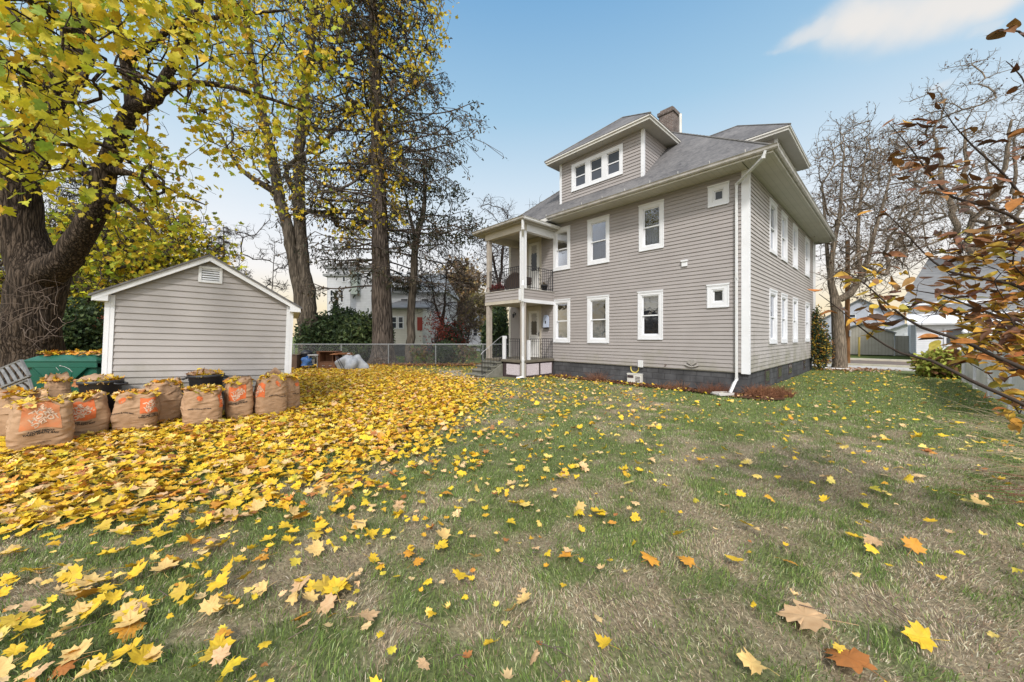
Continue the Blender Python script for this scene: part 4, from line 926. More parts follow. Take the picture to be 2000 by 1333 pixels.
mb=MB(); mb.lathe([(.26,.73),(.22,.62),(.12,.55),(0,.54)],20); mb.build('bowl',M['iron'],gr)
for i in range(3):
    a=i*2.1+.5; mb=MB(); mb.tube([(.12*math.cos(a),.12*math.sin(a),.56),(.25*math.cos(a),.25*math.sin(a),0)],.012,6); mb.build('leg',M['iron'],gr)
mc=empty('metal_cart',(jx(612),YJ+.1,0),R(5),'small silver metal cart frame between blue tarp and cabinet','cart')
mb=MB(); mb.box(-.26,-.15,.66,.22,.2,.74); mb.build('tray',M['alu'],mc,bevel=.02)
for x in (-.2,.18):
    for y in (-.12,.17): mb=MB(); mb.bar((x,y,0),(x,y,.66),.03); mb.build('leg',M['alu'],mc)
mb=MB(); mb.bar((-.2,-.12,.3),(.18,-.12,.3),.02); mb.box(-.14,-.1,.3,.05,.1,.5); mb.build('shelf',M['steel'],mc)
st=empty('rake_handles',(jx(672),YJ-.35,0),0,'pair of crossed black poles leaning on the pale tarp','pole')
for dx in (0,.13):
    mb=MB(); mb.tube([(.28+dx,-.35,.0),(-.28+dx*.6,.12,.66)],.016,6); mb.build('rod',M['iron'],st)
pr_=lump('leaf_litter_on_tarp',(jx(664),YJ+.2,.74),.5,.3,.07,M['rust'],'dry brown leaves strewn on top of the tarp heap','leaves',2,sharp=.5); pr_['kind']='stuff'

# ================================================================== chain link fence
def fence(x0,x1,Y,h,label,slope=0.0):
    f=empty('chain_link_fence',((x0+x1)/2,Y,0),0,label,'fence','chain link fence along the back boundary'); ox=(x0+x1)/2
    mb=MB(); mb.tube([(x0-ox,0,h),(x1-ox,0,h)],.022,8); mb.build('top_rail',M['galv'],f)
    n=int((x1-x0)/2.6); 
    for i in range(n+1):
        x=x0+(x1-x0)*i/n-ox; mb=MB(); mb.tube([(x,.03,-.1),(x,.03,h-.02)],.028,8); mb.lathe([(.035,h-.04),(.035,h+.0),(.0,h+.03)],8,(x,.03,0)); mb.build('fence_post',M['galv'],f)
    sp=.095; V=[];Fc=[]; hh=h-.03; t=.0038
    k=int((x1-x0+hh)/sp)
    for s in (1,-1):
        for i in range(k):
            c=x0-ox+i*sp-(hh if s==1 else 0); a=[c,0];b=[c+hh,hh]
            if s==-1: a=[c,hh]; b=[c+hh,0]
            lo,hi=x0-ox,x1-ox
            def cl(p,q,xx): tt=(xx-p[0])/(q[0]-p[0]); return [xx,p[1]+(q[1]-p[1])*tt]
            if b[0]<lo or a[0]>hi: continue
            if a[0]<lo: a=cl(a,b,lo)
            if b[0]>hi: b=cl(a,b,hi)
            bi=len(V); y=.004*s
            V+=[(a[0],y-.002,a[1]+.02+t),(a[0],y-.002,a[1]+.02-t),(a[0],y+t,a[1]+.02),(b[0],y-.002,b[1]+.02+t),(b[0],y-.002,b[1]+.02-t),(b[0],y+t,b[1]+.02)]
            Fc+=[(bi,bi+1,bi+4,bi+3),(bi+1,bi+2,bi+5,bi+4),(bi+2,bi,bi+3,bi+5)]
    tri_mesh('wire_mesh',V,Fc,M['galv'],f)
fence(-14.6,1.0,19.9,1.17,'low galvanised chain link fence behind the leaf covered lawn')
fence(-29,-14.65,20.3,1.17,'low chain link fence run behind the big maple and shed')
print('bins ok')
# ================================================================== trees
class Tree:
    def __init__(s): s.dw=.26; s.p=[];s.par=[];s.rx=[];s.P=np.zeros((600000,3));s.n=0
    def node(s,p,par,r=0.0):
        s.p.append(Vector(p)); s.par.append(par); s.rx.append(r); s.P[s.n]=p; s.n+=1; return s.n-1
    def limb(s,pts,rad,start=-1,seg=.35,jit=.04):
        """hand placed limb through pts (Catmull-Rom), radii interpolated"""
        pts=[Vector(p) for p in pts]
        if start>=0: pts=[s.p[start]]+pts; rad=[max(s.rx[start]*.8,rad[0])]+list(rad)
        idx=start; first=True
        for i in range(len(pts)-1):
            a=pts[max(i-1,0)];b=pts[i];c=pts[i+1];d=pts[min(i+2,len(pts)-1)]
            k=max(2,int((c-b).length/seg))
            for j in range(k+1 if i==len(pts)-2 else k):
                t=j/k
                if start>=0 and i==0 and j==0: continue
                q=.5*((2*b)+(c-a)*t+(2*a-5*b+4*c-d)*t*t+(3*b-a-3*c+d)*t**3); r=rad[i]*(1-t)+rad[i+1]*t
                q=q+Vector((random.gauss(0,1),random.gauss(0,1),random.gauss(0,1)))*jit*min(1,r*6)*r*2
                idx=s.node(q,idx,r)
        return idx
    def nearest(s,p,lo=0,zb=.0):
        P=s.P[lo:s.n]; d=P-np.array(p); q=(d*d).sum(1)
        if zb: q=q+np.maximum(0,P[:,2]-p[2])**2*zb
        return lo+int(np.argmin(q))
    def grow(s,targets,lo=0,seg=.3,lift=.25,jit=.12,zb=1.0,droop=0.0,tip=.003):
        for t in targets:
            t=Vector(t); i=s.nearest(t,lo,zb); a=s.p[i]; L=(t-a).length
            if L<.04: continue
            par=s.par[i]; dirp=(a-s.p[par]).normalized() if par>=0 else Vector((0,0,1))
            ctrl=a+dirp*L*s.dw+(t-a)*.28+Vector((0,0,lift*L*.5))+Vector((random.gauss(0,1),random.gauss(0,1),random.gauss(0,1)))*jit*L
            k=max(2,int(L/seg)); idx=i
            for j in range(1,k+1):
                u=j/k; q=a*(1-u)**2+ctrl*2*u*(1-u)+t*u*u
                if j<k: q=q+Vector((random.gauss(0,1),random.gauss(0,1),random.gauss(0,1)))*jit*.12*L/k
                if droop: q.z-=droop*u*u*L
                idx=s.node(q,idx)
    def twigs(s,lo,k,L,r,spread=.7,up=.25,rmax=None,prob=1.0):
        n0=s.n
        for i in range(lo,n0):
            if s.par[i]<0 or random.random()>prob or s.rx[i]>.03: continue
            d0=(s.p[i]-s.p[s.par[i]]).normalized()
            for q in range(k):
                d=(d0+Vector((random.gauss(0,spread),random.gauss(0,spread),random.gauss(up,spread)))).normalized(); l=L*random.uniform(.4,1.2)
                m_=s.p[i]+d*l*.5; d=(d+Vector((random.gauss(0,.25),random.gauss(0,.25),random.gauss(.1,.2)))).normalized(); a=s.node(m_,i,r); s.node(m_+d*l*.5,a,r*.7)
                if random.random()<.5: d=(d+Vector((random.gauss(0,.6),random.gauss(0,.6),random.gauss(0,.6)))).normalized(); s.node(m_+d*l*.45,a,r*.7)
    def radii(s,tip=.004,ex=2.3,cap=1.0):
        n=s.n; acc=np.zeros(n); r=np.zeros(n); ch=[[] for _ in range(n)]
        for i in range(n-1,-1,-1):
            r[i]=max((acc[i]**(1/ex)) if acc[i]>0 else tip, tip)
            r[i]=min(r[i],cap)
            if s.rx[i]>0: r[i]=s.rx[i]
            if s.par[i]>=0: acc[s.par[i]]+=r[i]**ex*(.15 if 0<s.rx[i]<tip*1.01 else 1.0); ch[s.par[i]].append(i)
        s.r=r; s.ch=ch
        return r
    def mesh(s,name,m,parent,minr=0.0,maxr=99,sides=None):
        V=[];Fq=[]; done=set()
        roots=[i for i in range(s.n) if s.par[i]<0]; stack=[(i,-1) for i in roots]; ch=s.ch;r=s.r
        while stack:
            i,frm=stack.pop(); chain=[]; rr=[]
            if frm>=0: chain.append(s.p[frm]); rr.append(min(r[frm],r[i]*1.15))
            c=i
            while True:
                chain.append(s.p[c]); rr.append(r[c]); k=ch[c]
                if not k: break
                k=sorted(k,key=lambda q:-r[q]); 
                for q in k[1:]: stack.append((q,c))
                c=k[0]
            if len(chain)<2 or max(rr[1:])<minr: continue
            R0=max(rr); n=3 if R0<.012 else 5 if R0<.04 else 8 if R0<.12 else 16
            b=len(V); ref=None
            for j,p in enumerate(chain):
                d=chain[min(j+1,len(chain)-1)]-chain[max(j-1,0)]
                if d.length<1e-7: d=Vector((0,0,1))
                d.normalize()
                if ref is None: ref=d.orthogonal().normalized()
                x=ref-d*ref.dot(d)
                if x.length<1e-3: x=d.orthogonal()
                x.normalize(); ref=x; y=d.cross(x)
                for q in range(n):
                    a=2*math.pi*q/n; w=rr[j]
                    if n==16: w*=1+.07*mnoise.noise(Vector((math.cos(a)*2.2,math.sin(a)*2.2,p.z*.7+R0*9)))*1.4
                    V.append(p+x*(math.cos(a)*w)+y*(math.sin(a)*w))
            for j in range(len(chain)-1):
                for q in range(n):
                    q2=(q+1)%n; Fq.append((b+j*n+q,b+j*n+q2,b+(j+1)*n+q2,b+(j+1)*n+q))
        return tri_mesh(name,[tuple(v) for v in V],Fq,m,parent,smooth=True)
    def thin(s,rmax): return [i for i in range(s.n) if s.r[i]<=rmax and s.par[i]>=0]
def local(o,tree):   # shift nodes so the tree's empty sits at its foot
    b=o.location
    for i in range(tree.n): tree.p[i]=tree.p[i]-b
def tips_from(tree,rmax,per,spread,jz=0.0,keep=1.0,sel=None):
    ids=[i for i in tree.thin(rmax) if random.random()<keep and (sel is None or sel(tree.p[i]))]
    if not ids: return np.zeros((0,3))
    P=np.array([tree.p[i] for i in ids],float); P=np.repeat(P,per,axis=0)
    P+=rng.normal(0,spread,P.shape); P[:,2]-=jz; return P
def crown(name,P,size,pal,w,parent,tpl=MAPLE2,down=.8,sj=.25,m='leaf',curl=.3,fold=.25,z=None):
    n=len(P); V,Fc,C=leaves_mesh(tpl,P,size*(1+rng.uniform(-sj,sj,n)),rand_rot(n,down=down),pick(pal,w,n),curl,fold)
    return tri_mesh(name,V,Fc,M[m],parent,C)
def region(n,poly,Y0_,Y1_,pw=1.0):
    """targets inside a picture outline, spread through real depth"""
    xs=[p[0] for p in poly];ys=[p[1] for p in poly]; out=[]
    while len(out)<n:
        x=random.uniform(min(xs),max(xs));y=random.uniform(min(ys),max(ys)); ins=False;j=len(poly)-1
        for i in range(len(poly)):
            if (poly[i][1]>y)!=(poly[j][1]>y) and x<(poly[j][0]-poly[i][0])*(y-poly[i][1])/(poly[j][1]-poly[i][1])+poly[i][0]: ins=not ins
            j=i
        if ins: out.append(at(x,y,Y0_+(Y1_-Y0_)*random.random()**pw))
    return out
YG=[(.44,.39,.024),(.50,.41,.024),(.34,.36,.028),(.54,.39,.024),(.20,.27,.028),(.50,.31,.024)]
YGW=[.28,.25,.16,.16,.08,.07]
# ------------------------------------------------------------------ the big maple at left
t=Tree(); b=at(62,0,9.3); b.z=0
r0=t.limb([b+Vector((-.15,0,-.2)),b+Vector((-.02,0,.5)),at(66,600,9.3),at(72,545,9.3)],[.86,.60,.50,.53])
tr=t.limb([at(50,480,9.3),at(36,400,9.2),at(40,330,9.1),at(70,255,8.9),at(110,190,8.7),at(150,110,8.6),at(165,20,8.5),at(185,-120,8.4),at(200,-300,8.4)],[.44,.40,.36,.32,.29,.26,.22,.16,.08],r0)
lm=t.limb([at(118,520,9.1),at(160,455,8.9),at(196,385,8.7),at(205,330,8.6),at(232,262,8.5),at(262,215,8.4)],[.30,.245,.225,.20,.185,.17],r0)
l1=t.limb([at(252,140,8.4),at(240,95,8.2),at(225,30,8.1),at(215,-80,8)],[.13,.11,.09,.05],lm)
l2=t.limb([at(300,190,8.3),at(330,140,8.2),at(370,60,8.0),at(400,-40,7.9),at(430,-160,7.9)],[.15,.10,.09,.07,.04],lm)
l3=t.limb([at(345,165,8),at(420,165,7.8),at(500,185,7.6),at(590,215,7.5)],[.07,.055,.04,.02],t.nearest(at(310,180,8.3)))
t.limb([at(262,150,8.2),at(215,176,8.0),at(170,165,7.9),at(120,190,7.6),at(70,230,7.4)],[.05,.045,.04,.03,.02],t.nearest(at(252,160,8.4)))
t.limb([at(290,95,8.0),at(340,50,7.8),at(420,35,7.6),at(560,20,7.5)],[.07,.06,.04,.02],t.nearest(at(245,110,8.2)))
t.limb([at(150,330,8.4),at(110,310,8.1),at(60,285,7.9)],[.07,.05,.03],t.nearest(at(180,350,8.7)))
t.limb([at(250,395,8.5),at(285,430,8.4),at(310,460,8.4)],[.05,.035,.015],t.nearest(at(200,375,8.7)))
t.limb([at(260,340,8.6),at(330,370,8.8),at(400,400,9.0)],[.05,.035,.015],t.nearest(at(208,330,8.6)))
t.limb([at(140,60,7.0),at(90,20,5.6),at(40,-10,4.6),at(-60,10,3.9)],[.12,.09,.06,.03],t.nearest(at(150,110,8.6)))
t.limb([at(60,150,7.2),at(-40,120,6),at(-200,100,5.2)],[.12,.08,.04],t.nearest(at(70,255,8.9)))
main_n=t.n
T1=region(330,[(-60,-60),(480,-60),(420,120),(360,230),(330,330),(300,440),(200,300),(90,330),(-40,340)],5.4,9.5)
T2=region(170,[(-80,-60),(330,-60),(240,120),(190,210),(130,330),(30,350),(-80,330)],3.5,6.0)
T3=region(230,[(330,-60),(700,-60),(690,60),(640,200),(600,250),(480,340),(420,300),(360,230)],6.8,9.5)
T4=region(90,[(120,330),(350,280),(400,380),(330,470),(220,520),(180,430)],8.3,11)
tg=T1+T2+T3+T4; tg.sort(key=lambda p:(p-at(150,330,9)).length)
t.grow(tg,lo=r0,seg=.3,lift=.18,jit=.10,zb=.4)
tg2=[]
for q in random.sample(range(main_n,t.n),min(900,t.n-main_n)): tg2.append(t.p[q]+Vector((random.gauss(0,.28),random.gauss(0,.28),random.gauss(-.08,.22))))
t.grow(tg2,lo=main_n,seg=.12,lift=.0,jit=.15,zb=0)
maple=empty('maple_tree',(b.x,b.y,0),0,'huge old maple with furrowed dark trunk and yellow green leaves at left','tree'); local(maple,t); t.radii(.0045,2.35,.14)
t.mesh('trunk',M['bark_maple'],maple)
off=maple.location
def sel_left(p): return True
P=tips_from(t,.0095,2,.10,.04,.80)
# thin the side that the photo shows more open
wx=np.array([pix(q[0]+off.x,max(.5,q[1]+off.y),q[2]+off.z) for q in P]); dens=np.clip(1.15-sstep(330,640,wx[:,0])*.45,0,1)*np.where((wx[:,0]>150)&(wx[:,0]<330)&(wx[:,1]>100)&(wx[:,1]<260),.55,1)
P=P[rng.uniform(0,1,len(P))<dens]; print('maple leaves',len(P))
crown('crown',P,.106,YG,YGW,maple,MAPLE,down=.9)
# bare tangled shoots round the trunk
mb=MB()
for i in range(34):
    a=at(random.uniform(10,115),random.uniform(560,660),8.6)-off; q=[a]; d=Vector((random.uniform(-1,1),random.uniform(-.6,-.1),random.uniform(-.5,.6)))
    for j in range(7): d=(d+Vector((random.gauss(0,.35),random.gauss(0,.2),random.gauss(0,.35)))).normalized(); q.append(q[-1]+d*.14)
    mb.tube(q,[.009-.0011*j for j in range(8)],4,cap=False)
mb.build('water_shoots',M['twigl'],maple,fix=False)

# ------------------------------------------------------------------ twin-trunk yellow maple beyond the fence
t=Tree(); b=at(600,0,21.5); b.z=0
a0=t.limb([b+Vector((0,0,-.3)),b+Vector((0,0,.8))],[.60,.49])
t.limb([at(590,600,21.5),at(575,520,21.5),at(560,440,21.4),at(545,380,21.4),at(530,300,21.3),at(512,220,21.2),at(490,110,21),at(478,0,21),at(465,-150,21)],[.36,.32,.31,.29,.27,.23,.19,.14,.07],a0)
t.limb([at(604,600,21.6),at(592,520,21.7),at(586,440,21.8),at(584,330,21.9),at(590,230,22),at(604,120,22),at(618,0,22),at(630,-160,22)],[.42,.37,.34,.31,.27,.22,.16,.07],a0)
t.limb([at(560,330,21),at(640,270,20.6),at(700,200,20)],[.12,.09,.04],t.nearest(at(584,380,21.8)))
t.limb([at(470,330,20.6),at(430,260,20.2)],[.10,.05],t.nearest(at(545,380,21.4)))
m0=t.n
tg=region(700,[(420,-80),(900,-80),(880,40),(860,120),(800,220),(790,330),(800,430),(700,480),(640,430),(560,400),(470,330),(420,240),(400,80)],17.5,24,1.0)
tg.sort(key=lambda p:(p-at(575,480,21.6)).length); t.grow(tg,lo=a0+2,seg=.6,lift=.2,jit=.12,zb=.4)
tg2=[t.p[q]+Vector((random.gauss(0,.5),random.gauss(0,.5),random.gauss(-.15,.4))) for q in random.sample(range(m0,t.n),min(2400,t.n-m0))]
t.grow(tg2,lo=m0,seg=.22,lift=0,jit=.15,zb=0)
tree2=empty('maple_tree',(b.x,b.y,0),0,'twin trunked yellow maple rising behind the shed and fence','tree'); local(tree2,t); t.radii(.009,2.4,.2)
t.mesh('trunk',M['bark_smooth'],tree2)
P=tips_from(t,.018,2,.20,.08,.80); print('twin leaves',len(P))
crown('crown',P,.19,[(.54,.40,.024),(.45,.38,.024),(.58,.42,.025),(.42,.25,.022),(.28,.31,.025)],[.35,.25,.2,.1,.1],tree2,MAPLE2)

# ------------------------------------------------------------------ tall spruce
def spruce(px,Y,trunk_pts,rad,zlo,zhi,lmax,nb,label,seed,sides=None,needle=.09,mtr='bark_spruce',dens=1.0,hang=.35,lowlen=.8):
    t=Tree(); b=at(px,0,Y); b.z=0
    t.limb(trunk_pts(b),rad,seg=.5,jit=.0); nT=t.n; r_=random.Random(seed)
    for i in range(nb):
        u=(i+r_.random())/nb; z=zlo+(zhi-zlo)*u
        j=int(np.argmin(np.abs(t.P[:nT,2]-z))); a=t.p[j]; ang=r_.uniform(0,2*math.pi)
        L=lmax*(lowlen+(1-lowlen)*min(1,u*3))*(1-.55*max(0,(u-.3)/.7))*r_.uniform(.55,1.05); d=Vector((math.cos(ang),math.sin(ang),0)); q=Vector((-d.y,d.x,0)); idx=j; pts=[]
        k=9
        for s in range(1,k+1):
            v=s/k; p=a+d*L*v+Vector((0,0,L*(.05*v-.34*v*v+.30*v**4)))+q*L*.05*math.sin(v*5+i); idx=t.node(p,idx); pts.append(idx)
        for s in range(int(16*dens)):
            jx_=pts[r_.randrange(1,k)]; p0=t.p[jx_]; sd=r_.choice((-1,1)); v=r_.random(); l=L*.22*(.5+v)
            e=p0+(q*sd*r_.uniform(.3,1)+d*r_.uniform(.1,.9)).normalized()*l; e.z+=-hang*l*r_.uniform(.2,1.3); mid=p0.lerp(e,.5)+Vector((0,0,.04*l)); n1=t.node(mid,jx_); n2=t.node(e,n1)
            for w in range(2): e2=e+Vector((r_.gauss(0,.12),r_.gauss(0,.12),-r_.uniform(.05,.4)))*1.0; t.node(e2,n1 if w else n2)
    o=empty('spruce_tree',(b.x,b.y,0),0,label,'tree'); local(o,t); t.radii(.011,2.4,.10); t.mesh('trunk',M[mtr],o); return t,o
DK=[(.050,.052,.028),(.085,.062,.035),(.038,.045,.030),(.12,.085,.045)]
t,spr=spruce(748,20.6,lambda b:[b+Vector((0,0,-.2)),b+Vector((0,0,.25)),b+Vector((0,0,1.0)),at(745,560,20.6),at(742,450,20.6),at(738,300,20.6),at(732,120,20.6),at(726,-60,20.6),at(722,-250,20.6)],[1.10,.80,.60,.52,.44,.36,.27,.17,.05],4.6,26,5.9,150,'tall dark spruce with flared trunk and thin drooping boughs behind the fence',3)
ids=t.thin(.017); ids=[i for i in ids if random.random()<(.85 if t.p[i].z>9.5 else .45)]
P=np.repeat(np.array([t.p[i] for i in ids]),3,axis=0); P+=rng.normal(0,.12,P.shape); P[:,2]-=.05
print('spruce needles',len(P)); crown('foliage',P,.19,DK,[.4,.25,.2,.15],spr,NEED,down=1.6,curl=.2)
# yellow maple leaves caught among the boughs come from the twin maple crown
# dark conifer at mid distance with slim forked trunk
t=Tree(); b=at(798,0,21.2); b.z=0
a0=t.limb([b+Vector((0,0,-.2)),at(803,620,21.2),at(808,540,21.2),at(812,470,21.2),at(826,420,21.2),at(830,380,21.2),at(826,320,21.2)],[.26,.23,.21,.19,.15,.11,.04])
t.limb([at(800,420,21),at(790,370,21)],[.07,.03],t.nearest(at(812,470,21.2)))
m0=t.n
tg=region(130,[(740,330),(850,320),(900,370),(940,430),(920,470),(880,470),(830,500),(790,470)],19.5,23); tg.sort(key=lambda p:(p-at(815,460,21.2)).length); t.grow(tg,lo=a0-16,seg=.4,lift=.1,jit=.12,zb=0)
tg=[t.p[q]+Vector((random.gauss(0,.4),random.gauss(0,.4),random.gauss(-.25,.25))) for q in random.sample(range(m0,t.n),min(500,t.n-m0))]; t.grow(tg,lo=m0,seg=.2,lift=0,zb=0)
tg=region(26,[(770,560),(900,520),(880,600),(820,620)],20,22); t.grow(tg,lo=0,seg=.4,lift=.3,zb=.5)
cn=empty('pine_tree',(b.x,b.y,0),0,'slim forked dark conifer between the spruce and the porch','tree'); local(cn,t); t.radii(.010,2.4,.12); t.mesh('trunk',M['bark_smooth'],cn)
ids=[i for i in t.thin(.016) if t.p[i].z>6.2 or random.random()<.1]; P=np.repeat(np.array([t.p[i] for i in ids]),3,axis=0); P+=rng.normal(0,.20,P.shape)
crown('foliage',P,.20,[(.038,.048,.024),(.055,.06,.03),(.03,.038,.024)],[.4,.3,.3],cn,NEED,down=1.0); print('pine',len(P))

# ------------------------------------------------------------------ bare / thin trees made by one recipe
def bare(px,Y,top,spread,r0,label,n=90,n2=350,name='bare_tree',tz=.35,lean=0,mtr='bark_grey',tip=.006,leafpal=None,leafsz=.06,leafk=.5,cat='tree',fork=.42,shape=None,seg=.45,group=None,lw=None,tw=.35,zmin=None):
    """top = picture height of the crown, spread = picture half width"""
    t=Tree(); t.dw=.12; b=at(px,0,Y); b.z=0; H=EYE+(Y0-top)/F*Y; W=spread/F*Y
    pts=[b+Vector((0,0,-.2)),b+Vector((lean*.1,0,H*.12)),b+Vector((lean*.3,0,H*fork))]; rr=[r0*1.35,r0,r0*.75]
    a0=t.limb(pts,rr,seg=.5,jit=.4); f=t.n-1
    for s in range(3 if r0>.1 else 1):
        ang=s*2.1+px; e=b+Vector((lean+W*.35*math.cos(ang),W*.35*math.sin(ang),H*(.72+.1*random.random()))); m_=b+Vector((lean*.6+W*.2*math.cos(ang),W*.2*math.sin(ang),H*(fork+.16)))
        t.limb([m_,e],[r0*.5,r0*.18],f,seg=.5,jit=.6)
    m0=max(2,f-3); T=[]
    while len(T)<n:
        v=Vector((random.uniform(-1,1),random.uniform(-1,1),random.uniform(-1,1)))
        if v.length>1: continue
        zc=H*(1-tz) ; zr=H*tz
        if shape=='vase': wz=.35+.65*(v.z+1)/2
        else: wz=1
        p=b+Vector((lean+v.x*W*wz,v.y*W*wz,zc+v.z*zr)); 
        if p.z>(zmin if zmin else .4): T.append(p)
    c=b+Vector((lean*.5,0,H*fork)); T.sort(key=lambda p:(p-c).length); t.grow(T,lo=m0,seg=seg,lift=.22,jit=.05,zb=.8); 
    q0=t.n
    src=list(range(min(m0+6,t.n-1),t.n)); T2=[t.p[q]+Vector((random.gauss(0,tw),random.gauss(0,tw),random.gauss(.12,tw*.8))) for q in random.choices(src,k=int(n2*2.6))]
    t.grow(T2,lo=m0,seg=.3,lift=.1,jit=.07,zb=0)
    t.twigs(m0+3,1,.022*Y*tw/.35,tip*.75,prob=.6)
    o=empty(name,(b.x,b.y,0),0,label,cat,group); local(o,t); t.radii(tip*1.3,3.1,r0*.45); t.mesh('trunk',M[mtr],o)
    if leafpal is not None:
        P=tips_from(t,tip*2.1,1,leafsz*1.2,0,leafk*.33); crown('crown',P,leafsz,leafpal,lw or [1]*len(leafpal),o,MAPLE2)
    return t,o
BR=[(.10,.055,.035),(.07,.04,.03),(.15,.08,.04)]
# street tree right of the house
t=Tree(); t.dw=.12; b=at(1640,0,17.8); b.z=0
a0=t.limb([b+Vector((0,0,-.2)),b+Vector((0,0,.3)),at(1637,640,17.8),at(1632,585,17.8)],[.40,.29,.25,.22])
t.limb([at(1622,540,17.9),at(1628,480,17.9),at(1640,420,17.9),at(1645,340,17.8),at(1650,280,17.8)],[.13,.10,.075,.045,.02],a0)
t.limb([at(1618,520,18.2),at(1612,440,18.5),at(1606,360,18.7)],[.09,.07,.03],t.nearest(at(1622,545,17.9)))
t.limb([at(1660,575,17.6),at(1690,520,17.4),at(1712,440,17.2),at(1735,360,17),at(1745,300,17)],[.16,.11,.07,.04,.02],a0)
t.limb([at(1675,470,17.8),at(1682,380,18),at(1690,300,18)],[.08,.06,.03],t.nearest(at(1680,540,17.5)))
m0=a0+3
T=region(240,[(1590,330),(1640,240),(1700,260),(1790,280),(1830,380),(1800,480),(1740,560),(1690,600),(1620,560),(1585,470)],15.8,20.5); T.sort(key=lambda p:(p-at(1660,540,17.8)).length); t.grow(T,lo=m0,seg=.4,lift=.2,jit=.05,zb=.5)
T=[t.p[q]+Vector((random.gauss(0,.4),random.gauss(0,.4),random.gauss(.15,.35))) for q in random.choices(range(m0+10,t.n),k=2600)]; t.grow(T,lo=m0,seg=.2,lift=.1,zb=0)
t.twigs(m0+4,1,.42,.0065,prob=.8)
o=empty('street_tree',(b.x,b.y,0),0,'bare spreading street tree with mottled grey trunk right of the house','tree'); local(o,t); t.radii(.0095,3.1,.12); t.mesh('trunk',M['bark_grey'],o)
crown('crown',tips_from(t,.012,1,.08,0,.12),.085,BR,[1,1,1],o,MAPLE2)
bare(1892,26,118,150,.34,'very tall fine twigged pale barked tree behind the white fence at right',n=170,n2=1000,tz=.38,leafpal=BR,leafk=.45,leafsz=.10,tip=.009,seg=.6,fork=.35)
bare(1985,30,150,130,.30,'tall bare tree at the right edge beyond the white fence',n=90,n2=450,tz=.38,leafpal=BR,leafk=.4,leafsz=.11,tip=.010,seg=.6,fork=.35)
bare(515,30,425,75,.10,'slender bare multi stemmed tree just behind the shed roof',n=60,n2=120,tz=.42,mtr='twig',tip=.012,shape='vase',fork=.12,tw=.3)
bare(975,24,385,55,.15,'thin bare tree seen through the balcony posts',n=60,n2=330,tz=.34,mtr='twig',leafpal=BR,leafk=.25,leafsz=.07,tip=.008,fork=.45)
bare(862,26,470,60,.13,'bare crooked tree left of the porch behind the fence',n=60,n2=260,tz=.36,mtr='twig',tip=.009,fork=.3)
bare(905,23,560,55,.09,'low bare sapling with spreading twigs near the porch',n=46,n2=140,tz=.42,mtr='twig',tip=.008,fork=.2,shape='vase')
bare(1080,42,372,50,.2,'distant bare treetop peeking over the porch roof',n=60,n2=260,tz=.3,mtr='twig',tip=.012)
t_,o_=bare(895,46,512,72,.4,'broad tan brown leafy tree far behind the fence',n=120,n2=600,tz=.36,mtr='bark_grey',tip=.03,leafpal=[(.22,.14,.07),(.30,.19,.08),(.16,.10,.06),(.34,.25,.10)],leafk=1.0,leafsz=.34,fork=.25,shape='vase')
bare(948,40,570,38,.25,'olive brown small tree far left of the porch post',n=60,n2=300,tz=.38,mtr='bark_grey',tip=.02,leafpal=[(.20,.17,.06),(.14,.12,.05),(.28,.22,.08)],leafk=1.0,leafsz=.28,fork=.25)
# small far conifer poking above the shed
t,o=spruce(437,34,lambda b:[b,b+Vector((0,0,6)),b+Vector((0,0,12.1))],[.25,.15,.03],2.0,11.9,2.2,70,'small sparse conifer top rising behind the shed ridge',9,dens=.6,lowlen=1.0)
o.name='conifer_tree'
P=np.repeat(np.array([t.p[i] for i in t.thin(.012)]),2,axis=0); P+=rng.normal(0,.14,P.shape); crown('foliage',P,.22,[(.06,.065,.045),(.085,.07,.05)],[1,1],o,SLIM,down=1.2)
# yellow and green trees behind the shed at left
YT=[(.56,.46,.024),(.46,.43,.028),(.32,.36,.03),(.54,.34,.024),(.20,.26,.028)]
bare(300,21,395,110,.16,'bright yellow leafed tree directly behind the shed roof',n=150,n2=700,tz=.36,mtr='twig',tip=.012,leafpal=YT,leafk=1.0,leafsz=.25,fork=.25,lw=[.3,.25,.15,.2,.1],tw=.5,zmin=2.0)
bare(205,24,400,95,.2,'yellow green leafed tree between the big maple and shed',n=130,n2=700,tz=.40,mtr='twig',tip=.014,leafpal=YT,leafk=1.0,leafsz=.28,fork=.2,lw=[.2,.3,.3,.1,.1],tw=.55,zmin=1.0)
bare(-20,22,330,130,.2,'yellow leafed tree at the far left photo edge',n=120,n2=500,tz=.42,mtr='twig',tip=.014,leafpal=YT,leafk=.9,leafsz=.30,fork=.2,tw=.6)
t,o=spruce(165,27,lambda b:[b,b+Vector((0,0,7)),b+Vector((0,0,15))],[.3,.2,.03],1.5,14.5,3.4,80,'dark blue green conifer behind the big maple trunk',12,dens=.7,lowlen=1.0); o.name='conifer_tree'
P=np.repeat(np.array([t.p[i] for i in t.thin(.012)]),3,axis=0); P+=rng.normal(0,.22,P.shape); crown('foliage',P,.30,[(.035,.045,.035),(.05,.055,.045)],[1,1],o,SLIM,down=1.2)

